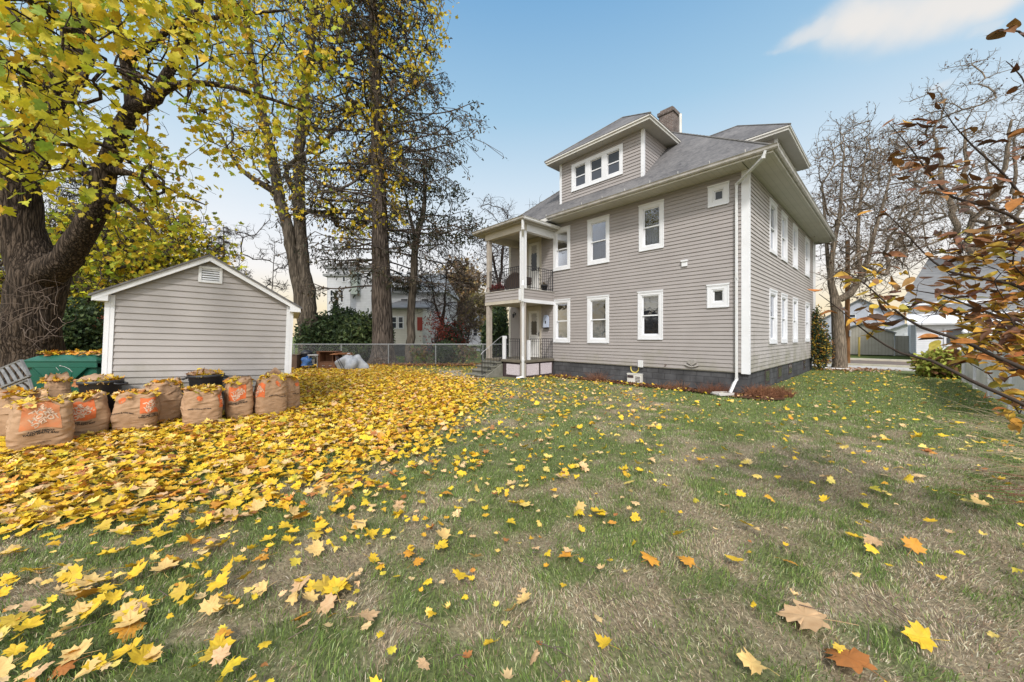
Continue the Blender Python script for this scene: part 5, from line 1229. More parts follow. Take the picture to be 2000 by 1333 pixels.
# ------------------------------------------------------------------ bushes
def bush(px,Y,top,halfw,label,pal,w,n,sz,tpl=SLIM,name='bush',cat='bush',group=None,base=None,cone=.0,down=.2,depth=1.0,twig='twig',zlo=0.0,sparse=1.0,fs=.05,clump=0.35):
    b=at(px,0,Y); b.z=0; H=EYE+(Y0-top)/F*Y; W=halfw/F*Y; o=empty(name,(b.x,b.y,0),0,label,cat,group)
    P=[]; cl=[]
    for i in range(max(8,int(n/70))):
        v=Vector((random.gauss(0,1),random.gauss(0,1),random.gauss(0,1))).normalized()*random.uniform(.45,.95); cl.append(v)
    C=np.array([tuple(c) for c in cl]); k=rng.integers(0,len(C),n); Q=C[k]+rng.normal(0,clump*.6,(n,3)); l=np.linalg.norm(Q,axis=1,keepdims=True); Q=np.where(l>1.05,Q/l*1.05,Q)
    zz=(Q[:,2]+1)/2; ws=1-cone*zz; P=np.stack([Q[:,0]*W*ws,Q[:,1]*W*depth*ws,np.maximum(.03,zlo+zz*(H-zlo))],1)
    mb=MB()
    for i in range(14 if n>600 else 8):
        a=random.uniform(0,6.28); e=Vector((W*.6*math.cos(a)*random.random(),W*.6*math.sin(a)*random.random()*depth,H*random.uniform(.5,.85))); mb.tube([(e.x*.1,e.y*.1,0),(e.x*.4,e.y*.4,e.z*.5),e],[.03*H/2,.02*H/2,.006],5,cap=False)
        for j in range(4): f=e*random.uniform(.3,1); g=f+Vector((random.gauss(0,W*.3),random.gauss(0,W*.3),H*random.uniform(.02,.2))); mb.tube([f,g],[.008*H/2,.003],4,cap=False)
    mb.build('stems',M[twig],o,fix=False); crown('foliage',P,sz*(1.5 if tpl is SLIM else 1),pal,w,o,NEED if tpl is SLIM else tpl,down=down,curl=.3); return o
GR=[(.035,.060,.025),(.055,.085,.030),(.028,.045,.022),(.09,.12,.04)]
bush(622,22,612,36,'dark evergreen yew bush beside the twin trunks',GR,[.4,.3,.2,.1],4500,.15,group='evergreen shrubs behind the fence')
bush(668,22.5,604,46,'dark evergreen shrub between the twin maple and spruce',GR,[.4,.3,.2,.1],6500,.15,group='evergreen shrubs behind the fence')
bush(716,21.8,612,46,'brighter green evergreen shrub against the spruce trunk',GR,[.2,.3,.1,.4],5200,.15,group='evergreen shrubs behind the fence')
bush(656,24.5,572,14,'thin pointed young evergreen above the shrubs',GR,[.4,.2,.3,.1],700,.16,cone=.8,clump=.6)
bush(968,20.9,612,34,'dense dark green evergreen bush behind the porch steps',GR,[.4,.2,.3,.1],4200,.14,cone=.3)
bush(975,23,560,22,'tall narrow evergreen seen between the porch posts',GR,[.3,.2,.3,.2],2600,.15,cone=.6)
bush(870,20.8,668,28,'low dark leafed bush behind the fence left of the porch',GR,[.3,.2,.4,.1],1800,.12)
bush(882,30,628,34,'dark green rounded shrub with red edges by the far house',GR+[(.30,.03,.02)],[.3,.15,.2,.05,.3],2200,.2)
RD=[(.28,.055,.04),(.20,.045,.035),(.38,.11,.07)]
bush(850,24,610,30,'thin red leafed shrub in front of the white neighbour house',RD,[1,1,1],420,.11,tpl=MAPLE2,clump=.6)
bush(185,19.0,610,30,'dusty red shrub beside the shed left wall',[(.28,.07,.05),(.22,.09,.06),(.34,.13,.08)],[1,1,1],2400,.14,tpl=MAPLE2)
bush(148,17.5,585,46,'dark green shrub between the big maple and shed',GR,[.3,.25,.25,.2],4200,.15,tpl=MAPLE2)
bush(165,18.2,640,40,'yellow green low shrub behind the green bin',[(.30,.33,.05),(.42,.38,.05),(.16,.2,.05)],[1,1,1],2200,.13,tpl=MAPLE2)
bush(10,14,640,35,'yellowing hedge at the left photo edge beside the maple trunk',[(.42,.40,.05),(.20,.26,.05)],[1,1],1600,.12,tpl=MAPLE2)
bush(1600,17.1,600,18,'dark holly shrub at the far corner of the house',[(.03,.055,.03),(.05,.08,.035),(.45,.30,.04),(.30,.13,.03)],[.4,.3,.2,.1],3600,.10,tpl=OVAL,cone=.3)
bush(1612,17.6,640,15,'small orange brown shrub below the holly',[(.25,.11,.03),(.04,.06,.03),(.4,.25,.05)],[1,1,1],1300,.09,tpl=OVAL)
bush(1852,14.2,686,42,'arching yellow green shrub at the end of the white fence',[(.34,.36,.07),(.24,.28,.05),(.45,.42,.10),(.20,.10,.05)],[.35,.3,.2,.15],2600,.16,clump=.5)
bush(1768,36,668,26,'low grey green bush across the street',[(.10,.12,.08),(.14,.15,.10)],[1,1],900,.3)
for k,(px,top,hw_) in enumerate(((830,672,26),(905,676,24))):
    bush(px,20.6,top,hw_,('low tangle of brown weeds at the fence foot below the slim pine','dry brown weed clump at the fence foot near the porch')[k],[(.18,.10,.06),(.12,.09,.04),(.10,.14,.04)],[1,1,1],420,.11,clump=.7,name='weed_clump',cat='weeds')
print('trees ok')
# ================================================================== foreground shrub at right with oval autumn leaves
t=Tree(); b=Vector((4.35,2.35,0))
a0=t.limb([b,b+Vector((-.02,.0,.5)),b+Vector((-.05,0,.9))],[.035,.03,.028],seg=.2,jit=0)
def br(pts,rad,frm=None,dist=None):
    e=t.limb([at(*p) for p in pts],rad,t.nearest(at(*(frm or pts[0]))) if frm else a0,seg=.07,jit=.2); return e
m_start=t.n
br([(2100,560,2.5),(2000,440,2.5),(1930,405,2.5),(1860,385,2.5),(1820,345,2.5),(1775,285,2.5),(1735,240,2.5)],[.016,.011,.010,.008,.006,.004,.002])
br([(2090,640,2.3),(2000,565,2.3),(1920,545,2.3),(1850,530,2.35),(1800,490,2.4),(1755,440,2.4),(1718,405,2.4)],[.014,.010,.009,.007,.005,.004,.002])
br([(2100,760,2.0),(2000,720,2.05),(1930,690,2.1),(1880,665,2.15),(1800,640,2.2),(1740,600,2.25),(1690,555,2.3),(1640,525,2.35)],[.016,.012,.011,.010,.008,.006,.004,.002])
br([(2100,840,1.9),(2000,790,1.95),(1900,745,2.0),(1820,705,2.1),(1760,690,2.2),(1700,655,2.25),(1640,605,2.3),(1600,575,2.3)],[.014,.011,.010,.009,.007,.005,.003,.002])
br([(2060,480,2.8),(2000,390,2.8),(1960,340,2.8),(1900,285,2.8),(1860,240,2.8),(1835,200,2.8)],[.014,.009,.008,.006,.004,.002])
br([(2100,200,1.6),(2040,110,1.6),(1990,62,1.6),(1950,62,1.6)],[.010,.006,.004,.002])
br([(2090,300,2.3),(2030,220,2.3),(1995,150,2.3),(1965,120,2.3)],[.010,.006,.004,.002])
br([(2100,700,2.6),(2000,640,2.7),(1900,600,2.7),(1830,575,2.7),(1760,565,2.8)],[.013,.010,.008,.005,.002])
m1=t.n
T=region(190,[(1850,470),(2050,430),(2060,740),(1900,720),(1840,600)],2.1,3.0)+region(150,[(2080,250),(1990,200),(1930,230),(1860,330),(1830,430),(1800,520),(1780,600),(1820,680),(1900,760),(2000,860),(2080,880)],2.0,3.1)+region(26,[(1720,260),(1850,230),(1830,380),(1760,360)],2.3,2.8)+region(40,[(1640,560),(1760,480),(1800,620),(1720,650)],2.1,2.7)
T.sort(key=lambda p:(p-b).length); t.grow(T,lo=m_start,seg=.07,lift=.05,jit=.08,zb=0)
shrub=empty('foreground_shrub',(b.x,b.y,0),0,'arching shrub at right edge with long twigs of brown orange and yellow leaves','shrub'); local(shrub,t); t.radii(.0016,2.3,.008)
t.mesh('branches',M['twig'],shrub)
ids=[i for i in t.thin(.0065) if i>m_start]; off=shrub.location
P=np.array([t.p[i] for i in ids]); P=np.repeat(P,2,axis=0); P=P[rng.uniform(0,1,len(P))<.80]; P+=rng.normal(0,.022,P.shape)
wp=np.array([pix(q[0]+off.x,q[1]+off.y,q[2]) for q in P])
P=P[(wp[:,0]>1560)]; wp=wp[wp[:,0]>1560]
keep=rng.uniform(0,1,len(P))<np.where(wp[:,0]<1830,.66,np.where(wp[:,1]>420,1.0,.7)); P=P[keep];wp=wp[keep]; n=len(P); print('shrub leaves',n)
X,Y,Z=rand_rot(n,down=.15)
# leaves droop outwards, roughly horizontal
Z=np.stack([rng.normal(0,.45,n),rng.normal(-.35,.4,n),np.ones(n)],1); Z/=np.linalg.norm(Z,axis=1,keepdims=True); Y=np.stack([rng.normal(-.6,.8,n),rng.normal(0,.8,n),rng.normal(-.25,.35,n)],1); Y-=Z*(Y*Z).sum(1,keepdims=True); Y/=np.linalg.norm(Y,axis=1,keepdims=True); X=np.cross(Y,Z)
dark=pick([(.12,.055,.028),(.17,.075,.03),(.085,.042,.025),(.24,.12,.035)],[.3,.3,.2,.2],n); warm=pick([(.40,.22,.03),(.46,.30,.035),(.32,.26,.04),(.34,.13,.03),(.20,.09,.03)],[.26,.2,.18,.2,.16],n)
f=np.clip((wp[:,1]-330)/420,0.08,.85); C=np.where((rng.uniform(0,1,n)<f)[:,None],warm,dark)
V,Fc,CC=leaves_mesh(OVAL,P,.096*(1+rng.uniform(-.35,.3,n)),(X,Y,Z),C,.35,.45,wx=.95); tri_mesh('foliage',V,Fc,M['gleaf'],shrub,CC)

# ================================================================== lawn
def dens_leaf(px,py):
    """how thickly fallen leaves lie, 0..1, for a spot of lawn"""
    bx=[-400,0,200,420,640,800,900,960,1010,1100]; by=[1095,1060,1020,980,930,872,802,765,740,722]
    edge=np.interp(px,bx,by)
    d=(edge-py)/ (18+ .45*np.maximum(py-657,0))
    dense=sstep(-.55,.35,d)
    re=np.interp(py,[708,722,740,790,860],[690,750,870,960,990]); right=sstep(re+80,re-60,px)
    core=dense*right
    mid=np.exp(-np.maximum(0,-d)*.68)*sstep(712,745,py+np.maximum(0,700-px)*.2)*sstep(1500,500,px+ (py-900)*.35)
    return core,mid
def field(X,Y):
    """0 = lush green, 1 = dry tan"""
    px,py=CX+F*X/np.maximum(Y,.3),Y0+F*EYE/np.maximum(Y,.3)
    n=fbm(X,Y,1.2,11)+.9*(vnoise(X,Y,.22,5)-.5)+.4*(vnoise(X,Y,.09,6)-.5)
    bias=-.13+.26*sstep(1050,1500,px)*sstep(830,930,py)+.12*sstep(-1.0,2.0,X)*sstep(13.5,9,Y)-.55*sstep(3.2,5.0,X)*sstep(7.3,8.6,Y)-.3*sstep(6.5,8,X)
    return np.clip(.10+.80*sstep(.30,.85,n+bias),0,1)
def bed(X,Y):
    """planting bed along the foundation (house coordinates)"""
    dx,dy=X-HC.x,Y-HC.y; lx=dx*d2.x+dy*d2.y; ly=dx*d1.x+dy*d1.y
    wob=.12*vnoise(X,Y,.5,3)
    return ((lx>-.62-wob)&(lx<.3)&(ly>-.75)&(ly<7.0))|((ly>-.78-wob)&(ly<.2)&(lx>-.62)&(lx<1.25))
def hloc(X,Y): dx,dy=X-HC.x,Y-HC.y; return dx*d2.x+dy*d2.y, dx*d1.x+dy*d1.y
xs=np.concatenate([[-600,-300,-150,-80,-50],np.arange(-36,-13,.8),np.arange(-13,18,.16),np.arange(18,40,.8),[50,80,150,300,600]])
ys=np.concatenate([[-60,-20,-8,-3,0],np.arange(.6,16,.14),np.arange(16,32,.4),[36,42,50,70,110,200,400,800]])
GX,GY=np.meshgrid(xs,ys); fl=field(GX,GY)
gz=-.03+.03*(fbm(GX,GY,1.3,21)-.5); gz=np.where((GY>16)|(np.abs(GX)>17),-.03,gz)
green=np.array([.095,.125,.042]); tan=np.array([.24,.19,.13]); C=green*(1-fl[...,None])+tan*fl[...,None]
C=C*(.8+.4*fbm(GX,GY,.35,8))[...,None]
farg=sstep(15,24,GY)[...,None]; C=C*(1-farg)+np.array([.10,.125,.035])*farg
ny,nx=GX.shape; V=np.stack([GX,GY,gz],2).reshape(-1,3); ii=np.arange(ny*nx).reshape(ny,nx)
Fq=np.stack([ii[:-1,:-1],ii[:-1,1:],ii[1:,1:],ii[1:,:-1]],2).reshape(-1,4)
g=tri_mesh('lawn_ground',V,Fq,M['ground'],None,C.reshape(-1,3),smooth=True); tag(g,kind='structure')
# planting bed strip
mb=MB()
def strip(pts,z=.006):
    mb.poly([tuple(p[:2])+(z,) for p in pts])
P_=[HL(-.66,6.95),HL(-.58,5),HL(-.64,3),HL(-.60,1.2),HL(-.78,.2),HL(-.8,-.55),HL(-.35,-.86),HL(.6,-.82),HL(1.25,-.5),HL(1.35,.05),HL(.05,.05),HL(.05,6.95)]
strip([(p.x,p.y) for p in P_]); o=mb.build('planting_bed',M['mulch']); tag(o,kind='structure')
# path by the steps
P_=[HL(-2.75,8.1),HL(-2.7,9.3),HL(-2.4,10.1),HL(-1.6,11.3),HL(-2.6,11.6),HL(-3.5,10.4),HL(-3.6,9.0),HL(-3.3,8.2)]
mb=MB(); mb.poly([(p.x,p.y,.012) for p in P_]); o=mb.build('path',M['path']); tag(o,kind='structure')
# ---- street side (runs along house y, at house x = s)
def band(name,s0,s1,z,m,y0=-60,y1=60,thick=0):
    mb=MB(); a,b_,c,d=[HL(*q) for q in ((s0,y0),(s1,y0),(s1,y1),(s0,y1))]
    if thick: mb.prism([(p.x,p.y,z-thick) for p in (a,b_,c,d)],(0,0,thick))
    else: mb.poly([(p.x,p.y,z) for p in (a,b_,c,d)])
    o=mb.build(name,m); tag(o,kind='structure'); return o
band('sidewalk',13.6,15.6,.012,M['pave'],thick=.06); band('street',16.6,22.0,.004,M['road']); band('kerb',16.35,16.6,.07,M['kerb'],thick=.1); band('far_kerb',22.0,22.45,.12,M['kerb'],thick=.15)
# ---- fallen leaves
def scatter_leaves(n,x0,x1,y0,y1,fn):
    X=rng.uniform(x0,x1,n);Y=rng.uniform(y0,y1,n); px,py=CX+F*X/Y,Y0+F*EYE/Y
    k=(px>-160)&(px<2160)&(py<1420); X,Y,px,py=X[k],Y[k],px[k],py[k]
    p=fn(X,Y,px,py); k=rng.uniform(0,1,len(X))<p; X,Y=X[k],Y[k]
    lx,ly=hloc(X,Y); inside=(lx>-.05)&(lx<LX)&(ly>-.05)&(ly<LY+.2); por=(lx>-2.9)&(lx<0)&(ly>6.9)&(ly<9.3)
    sx=(X-SL.x)*su.x+(Y-SL.y)*su.y; sy=-(X-SL.x)*su.y+(Y-SL.y)*su.x; sh=(sx>0)&(sx<SW)&(sy>0)&(sy<SD)
    k=~(inside|por|sh); return X[k],Y[k]
Xa,Ya=scatter_leaves(82000,-16,2.5,3.0,20.5,lambda X,Y,px,py: dens_leaf(px,py)[0]*.95*np.clip(.55+.9*fbm(X,Y,.8,31),0,1))
Xb,Yb=scatter_leaves(60000,-16,8,1.4,19,lambda X,Y,px,py: dens_leaf(px,py)[1]*.78*np.clip(.25+1.6*(fbm(X,Y,.5,41)-.2),0,1.5))
Xc,Yc_=scatter_leaves(26000,-12,17,1.5,19,lambda X,Y,px,py: .20+.16*sstep(1600,700,px))
Xd,Yd=scatter_leaves(9000,-30,6,18,34,lambda X,Y,px,py: .5*vnoise(X,Y,2,4))
Xs=np.concatenate([Xa,Xb,Xc,Xd]);Ys=np.concatenate([Ya,Yb,Yc_,Yd]); nA=len(Xa)
n=len(Xs); layer=np.concatenate([np.ones(nA),np.zeros(n-nA)])
sz=rng.uniform(.058,.106,n); sz[:nA]=rng.uniform(.065,.112,nA); small=rng.uniform(0,1,n)<np.where(layer>0,.1,.55); sz=np.where(small,sz*.52,sz)
Zs=.022+rng.uniform(0,.02,n)+layer*rng.uniform(0,.05,n)
pal=pick(YEL,YW,n,.10); palR=pick(YEL,[.36,.14,.2,.03,.18,.04,.05],n,.10); C=np.where((layer>0)[:,None],pal,palR)
print('fallen',n)
# the 300 that show largest become leaves of their own
px,py=CX+F*Xs/Ys,Y0+F*EYE/Ys; vis=(px>5)&(px<1995)&(py<1330); score=np.where(vis,sz/Ys,0); order=np.argsort(-score); big=order[:298]; rest=np.setdiff1d(np.arange(n),big)
V,Fc,CC=leaves_mesh(MAPLE,np.stack([Xs,Ys,Zs],1)[rest],sz[rest],rand_rot(len(rest),tilt=.40),C[rest],.45,.22)
o=tri_mesh('fallen_leaves',V,Fc,M['gleaf'],None,CC); tag(o,'carpet of fallen yellow maple leaves spread over the lawn','leaves',None,'stuff')
KIND=[('bright yellow',(.68,.46,.026)),('golden orange',(.60,.28,.03)),('pale cream yellow',(.66,.46,.17)),('faded tan',(.60,.40,.22)),('rusty orange brown',(.38,.14,.035)),('mustard yellow',(.50,.36,.04))]
kw=[.46,.14,.20,.13,.03,.04]
def veined(name,c,edge):
    m=mat(name,c,.6,c2=tuple(v*.62+w*.38 for v,w in zip(c,(.30,.13,.04))),ns=2.6,spec=.3,transl=.12,bump=.1,bs=80); N,L,b_=nodes(m); src=b_.inputs['Base Color'].links[0].from_socket
    tc=N.new('ShaderNodeTexCoord'); sp=N.new('ShaderNodeSeparateXYZ'); L.new(tc.outputs['Object'],sp.inputs[0])
    at_=N.new('ShaderNodeMath'); at_.operation='ARCTAN2'; L.new(sp.outputs[0],at_.inputs[0]); L.new(sp.outputs[1],at_.inputs[1])
    m1=N.new('ShaderNodeMath'); m1.operation='MULTIPLY'; m1.inputs[1].default_value=4.4; L.new(at_.outputs[0],m1.inputs[0])
    m2=N.new('ShaderNodeMath'); m2.operation='COSINE'; L.new(m1.outputs[0],m2.inputs[0])
    m3=N.new('ShaderNodeMapRange'); L.new(m2.outputs[0],m3.inputs[0]); m3.inputs[1].default_value=.975; m3.inputs[2].default_value=1.0; m3.inputs[4].default_value=.5
    mx=N.new('ShaderNodeMix'); mx.data_type='RGBA'; L.new(m3.outputs[0],mx.inputs[0]); L.new(src,mx.inputs[6]); mx.inputs[7].default_value=(*edge,1); L.new(mx.outputs[2],b_.inputs['Base Color'])
    return m
lm_=[veined('leaf_'+k.replace(' ','_'),c,tuple(v*.6 for v in c)) for k,c in KIND]
meshes=[]
T,Fm=MAPLE
for ki in range(len(KIND)):
    for v_ in range(4):
        rs=random.Random(ki*10+v_); cu,fo,tw=rs.gauss(0,.5),abs(rs.gauss(0,.28)),rs.gauss(0,.35); cb=rs.uniform(.2,.9)
        # finer outline: subdivide the rim and add a ragged edge
        rim=[Vector((x,y,0)) for x,y in T[1:]]; R2=[]
        for i in range(len(rim)):
            a=rim[i];c=rim[(i+1)%len(rim)]; R2.append(a); m_=a.lerp(c,.5); R2.append(m_+Vector((rs.gauss(0,.012),rs.gauss(0,.012),0)))
        cen=Vector((0,.36,0)); V=[cen]+[cen.lerp(q,.5) for q in R2]+R2; k=len(R2)
        V=[Vector((q.x,q.y,cu*(q.y-.35)**2+fo*abs(q.x)+tw*q.x*(q.y-.3)-cb*.25*q.x*q.x+.02*rs.gauss(0,1))) for q in V]
        Fc=[(0,1+i,1+(i+1)%k) for i in range(k)]+[(1+i,1+k+i,1+k+(i+1)%k,1+(i+1)%k) for i in range(k)]
        mb=MB(); mb.add(V,Fc,True); sx_=rs.uniform(-.3,.3); mb.tube([(0,0,V[1].z*0),(sx_*.3,-.35,.03),(sx_,-.72,.0)],[.014,.011,.013],4,cap=False)
        me=bpy.data.meshes.new('maple_leaf'); me.from_pydata([tuple(q) for q in mb.v],[],mb.f); me.polygons.foreach_set('use_smooth',[True]*len(me.polygons)); me.materials.append(lm_[ki]); meshes.append(me)
# place by size; loose position words only where nothing else tells them apart
def third(px_,py_):
    return 'left' if px_<667 else ('centre' if px_<1333 else 'right')
for j,i in enumerate(big):
    ki=int(rng.choice(6,p=kw)) ; me=meshes[ki*4+int(rng.integers(4))]; o=bpy.data.objects.new('maple_leaf',me); col.objects.link(o)
    o.location=(Xs[i],Ys[i],.035); s=sz[i]*1.05; o.scale=(s,s,s*.8); o.rotation_euler=(float(rng.normal(0,.34)),float(rng.normal(0,.34)),float(rng.uniform(0,6.28)))
    w_=third(px[i],py[i]); tag(o,f'{KIND[ki][0]} maple leaf lying on the {w_} of the lawn nearest the camera'.replace('the centre','the centre'),'leaf',f'{KIND[ki][0]} fallen maple leaves at {w_} front')
for (pxx,pyy,s,ki,lab,rz) in ((1606,1225,.21,3,'largest tan maple leaf lying flat with dark veins at lower right',1.0),(1685,1318,.17,4,'big orange maple leaf cut by the bottom photo edge',.3)):
    g_=gnd(pxx,pyy); me=meshes[ki*4]; o=bpy.data.objects.new('maple_leaf',me); col.objects.link(o); o.location=(g_.x,g_.y,.045); o.scale=(s,s,s*.5); o.rotation_euler=(-.15,.05,rz); tag(o,lab,'leaf')
# ---- grass blades
def blades(n,x0,x1,y0,y1,h,w,seed,prob=None):
    X=rng.uniform(x0,x1,n);Y=y0+(y1-y0)*rng.uniform(0,1,n); px=CX+F*X/Y; k=(px>-60)&(px<2060); X,Y=X[k],Y[k]
    lx,ly=hloc(X,Y); k=~(((lx>-.05)&(lx<LX)&(ly>-.05)&(ly<LY))|bed(X,Y)|((lx>-3.4)&(lx<0)&(ly>6.9)&(ly<9.4))|(lx>13.5)); X,Y=X[k],Y[k]; n=len(X)
    cl=vnoise(X,Y,.12,77); fl=field(X,Y); dry=rng.uniform(0,1,n)<np.clip(fl*.92+.10,0,.95)
    a=rng.uniform(0,2*np.pi,n); lean=np.where(dry,rng.uniform(.6,2.2,n),rng.uniform(.15,1.0,n)); hh=h*rng.uniform(.5,1.25,n)*(.6+.8*cl)*np.where(dry,.75,1)
    comb=vnoise(X,Y,.7,99)*6.28*1.5; a=np.where(rng.uniform(0,1,n)<.6,comb+rng.normal(0,.5,n),a)
    dx,dy=np.cos(a),np.sin(a); ang=rng.uniform(0,2*np.pi,n); ux,uy=np.cos(ang),np.sin(ang); ww=w*rng.uniform(.6,1.3,n)
    B=np.stack([X,Y,np.full(n,-.012)],1); D=np.stack([dx,dy,np.zeros(n)],1); U=np.stack([ux,uy,np.zeros(n)],1)
    nrm=1/np.sqrt(1+lean**2); up=(hh*nrm)[:,None]*np.array([0,0,1]); ln=(hh*lean*nrm)[:,None]*D
    m1=B+up*.62+ln*.38; tp=B+up*.92+ln*1.0
    V=np.stack([B-U*ww[:,None]/2,B+U*ww[:,None]/2,m1+U*ww[:,None]*.42,m1-U*ww[:,None]*.42,tp],1).reshape(-1,3)
    i0=np.arange(n)[:,None]*5; Ft=np.concatenate([i0+np.array([[0,1,2]]),i0+np.array([[0,2,3]]),i0+np.array([[3,2,4]])],1).reshape(-1,3)
    g_=pick([(.165,.235,.058),(.215,.29,.078),(.095,.145,.038),(.33,.37,.17)],[.35,.27,.23,.15],n,.18); d_=pick([(.46,.38,.25),(.36,.28,.185),(.22,.155,.10),(.58,.52,.38)],[.32,.25,.23,.20],n,.14)
    Cc=np.where(dry[:,None],d_,g_); Cc=np.repeat(Cc,5,axis=0); return V,Ft,Cc
parts=[blades(250000,-6.5,6.8,1.35,4.2,.047,.0040,1),blades(190000,-11.5,12,4.2,8.5,.045,.0062,2),blades(150000,-14,17,8.5,18,.045,.0105,3)]
b0=0;VV=[];FF=[];CC=[]
for V,Ft,Cc in parts: VV.append(V);FF.append(Ft+b0);CC.append(Cc);b0+=len(V)
o=tri_mesh('grass',np.vstack(VV),np.vstack(FF),M['grass'],None,np.vstack(CC)); tag(o,'short lawn grass, green with dry tan patches','grass',None,'stuff'); print('blades',b0//5)
mb=MB()
for i in range(260):
    Y_=random.uniform(1.6,9); X_=random.uniform(-1.3,1.3)*Y_; a_=random.uniform(0,6.28); l_=random.uniform(.05,.22); q_=Vector((X_,Y_,.035)); e_=q_+Vector((math.cos(a_)*l_,math.sin(a_)*l_,random.uniform(-.01,.02))); mb.tube([q_,q_.lerp(e_,.5)+Vector((random.gauss(0,.01),random.gauss(0,.01),.006)),e_],[.0028,.0024,.0014],4,cap=False)
o=mb.build('scattered_twigs',M['twigl'],None,fix=False); tag(o,'small dry twigs scattered across the grass','twigs',None,'stuff')
# ---- dead stems in the bed
def stems(name,c,n,rad,h,label,cat,pal=(.22,.10,.05),lean=.6,w=.005):
    o=empty(name,c,0,label,cat); mb=MB()
    for i in range(n):
        a=random.uniform(0,6.28); r_=rad*math.sqrt(random.random()); p=Vector((r_*math.cos(a),r_*math.sin(a)*.7,0)); d=Vector((random.gauss(0,lean),random.gauss(0,lean),1)).normalized(); hh=h*random.uniform(.4,1.1); q=[p]
        for j in range(4): d=(d+Vector((random.gauss(0,.25),random.gauss(0,.25),-.12))).normalized(); q.append(q[-1]+d*hh/4)
        mb.tube(q,[w,w*.9,w*.7,w*.5,w*.3],3,cap=False)
    mb.build('dead_stems',mat(name+'_stems',pal,.9,c2=tuple(v*.5 for v in pal),ns=8),o,fix=False); return o
c=HL(.15,-.45,0); stems('dead_perennial_clump',c,900,.58,.34,'large reddish brown dead grassy clump round the house corner','dead plant',(.26,.115,.060),.55,.006)
c=HL(-.38,.75,0); stems('dead_perennial_clump',c,320,.40,.36,'brown dead stems beside the corner downspout','dead plant',(.20,.085,.05))
c=HL(-.33,4.65,0); stems('dead_perennial_clump',c,260,.34,.42,'clump of dry brown stems under the middle window','dead plant',(.27,.13,.08))
c=HL(-.33,1.9,0); stems('dead_perennial_clump',c,130,.4,.30,'sparse dry stalks right of the white hose box','dead plant',(.25,.12,.06))
c=HL(-.3,6.3,0); stems('dead_perennial_clump',c,110,.4,.22,'low dry stems beside the porch lattice','dead plant',(.22,.10,.06))
# dried leaves and twigs in the bed
m=1500; lx=rng.uniform(-.6,-.05,m); ly=rng.uniform(-.6,6.8,m); PP=np.array([tuple(HL(a,b__,.02)) for a,b__ in zip(lx,ly)]); V,Fc,CC=leaves_mesh(MAPLE2,PP,rng.uniform(.03,.07,m),rand_rot(m,tilt=.6),pick([(.16,.07,.04),(.24,.11,.06),(.10,.05,.03)],[1,1,1],m),.6,.4)
o=tri_mesh('mulch_litter',V,Fc,M['gleaf'],None,CC); tag(o,'brown dried leaf litter lying in the foundation bed','leaves',None,'stuff')
# litter near far downspout
m=500; cc=HL(LX+.8,-1.3); PP=np.stack([cc.x+rng.normal(0,.7,m),cc.y+rng.normal(0,.5,m),np.full(m,.04)],1); V,Fc,CC=leaves_mesh(MAPLE2,PP,rng.uniform(.06,.11,m),rand_rot(m,tilt=.5),pick([(.35,.18,.09),(.24,.11,.06),(.5,.4,.3)],[1,1,.6],m),.6,.4)
o=tri_mesh('corner_leaf_drift',V,Fc,M['gleaf'],None,CC); tag(o,'drift of brown leaves at the far corner of the house','leaves',None,'stuff')
m=3500; PP=np.stack([rng.uniform(-12,.5,m),19.9+rng.normal(.1,.35,m),rng.uniform(.02,.08,m)],1); V,Fc,CC=leaves_mesh(MAPLE2,PP,rng.uniform(.07,.12,m),rand_rot(m,tilt=.6),pick([(.26,.12,.07),(.20,.10,.06),(.34,.2,.09),(.6,.4,.05)],[1,1,.6,.4],m),.6,.4)
o=tri_mesh('fence_leaf_drift',V,Fc,M['gleaf'],None,CC); tag(o,'brown leaves drifted along the foot of the chain link fence','leaves',None,'stuff')
# leaves on the shed roof and gutters
m=420; xx=rng.uniform(-.15,SW*.5,m)**1.0; yy=rng.uniform(-.1,1.2,m); zz=zw+sl*xx+.125+.0*xx; Mw=Matrix.Translation((SL.x,SL.y,.05))@Matrix.Rotation(SA,4,'Z')@Matrix.Rotation(ROLL,4,'Y')
PP=np.array([tuple(Mw@Vector((a,b__,c_))) for a,b__,c_ in zip(xx,yy,zz)]); V,Fc,CC=leaves_mesh(MAPLE2,PP,rng.uniform(.05,.09,m),rand_rot(m,tilt=.5),pick([(.35,.25,.05),(.22,.14,.05),(.55,.42,.06)],[1,1,1],m),.6,.4)
o=tri_mesh('leaves_on_shed_roof',V,Fc,M['gleaf'],None,CC); tag(o,'fallen leaves lying on the left slope of the shed roof','leaves',None,'stuff')
# balcony plants
m=900; PP=np.array([tuple(HL(XP+.12+a,8.75+b__,3.58+c_)) for a,b__,c_ in zip(rng.normal(0,.07,m),rng.uniform(-.42,.42,m),np.abs(rng.normal(0,.09,m)))])-np.array(pr.location); 
Rm=np.array(Matrix.Rotation(-HROT,3,'Z')); PP=PP@Rm.T; V,Fc,CC=leaves_mesh(OVAL,PP,.07,rand_rot(m),pick([(.13,.018,.022),(.20,.03,.03),(.08,.03,.02)],[1,1,1],m),.3,.3); tri_mesh('foliage',V,Fc,M['leaf'],pr,CC)
m=120; PP=np.stack([rng.normal(0,.06,m),rng.normal(0,.06,m),.26+np.abs(rng.normal(0,.05,m))],1); V,Fc,CC=leaves_mesh(OVAL,PP,.05,rand_rot(m),pick([(.10,.08,.04),(.14,.10,.05)],[1,1],m),.3,.3); tri_mesh('foliage',V,Fc,M['leaf'],pr2,CC)
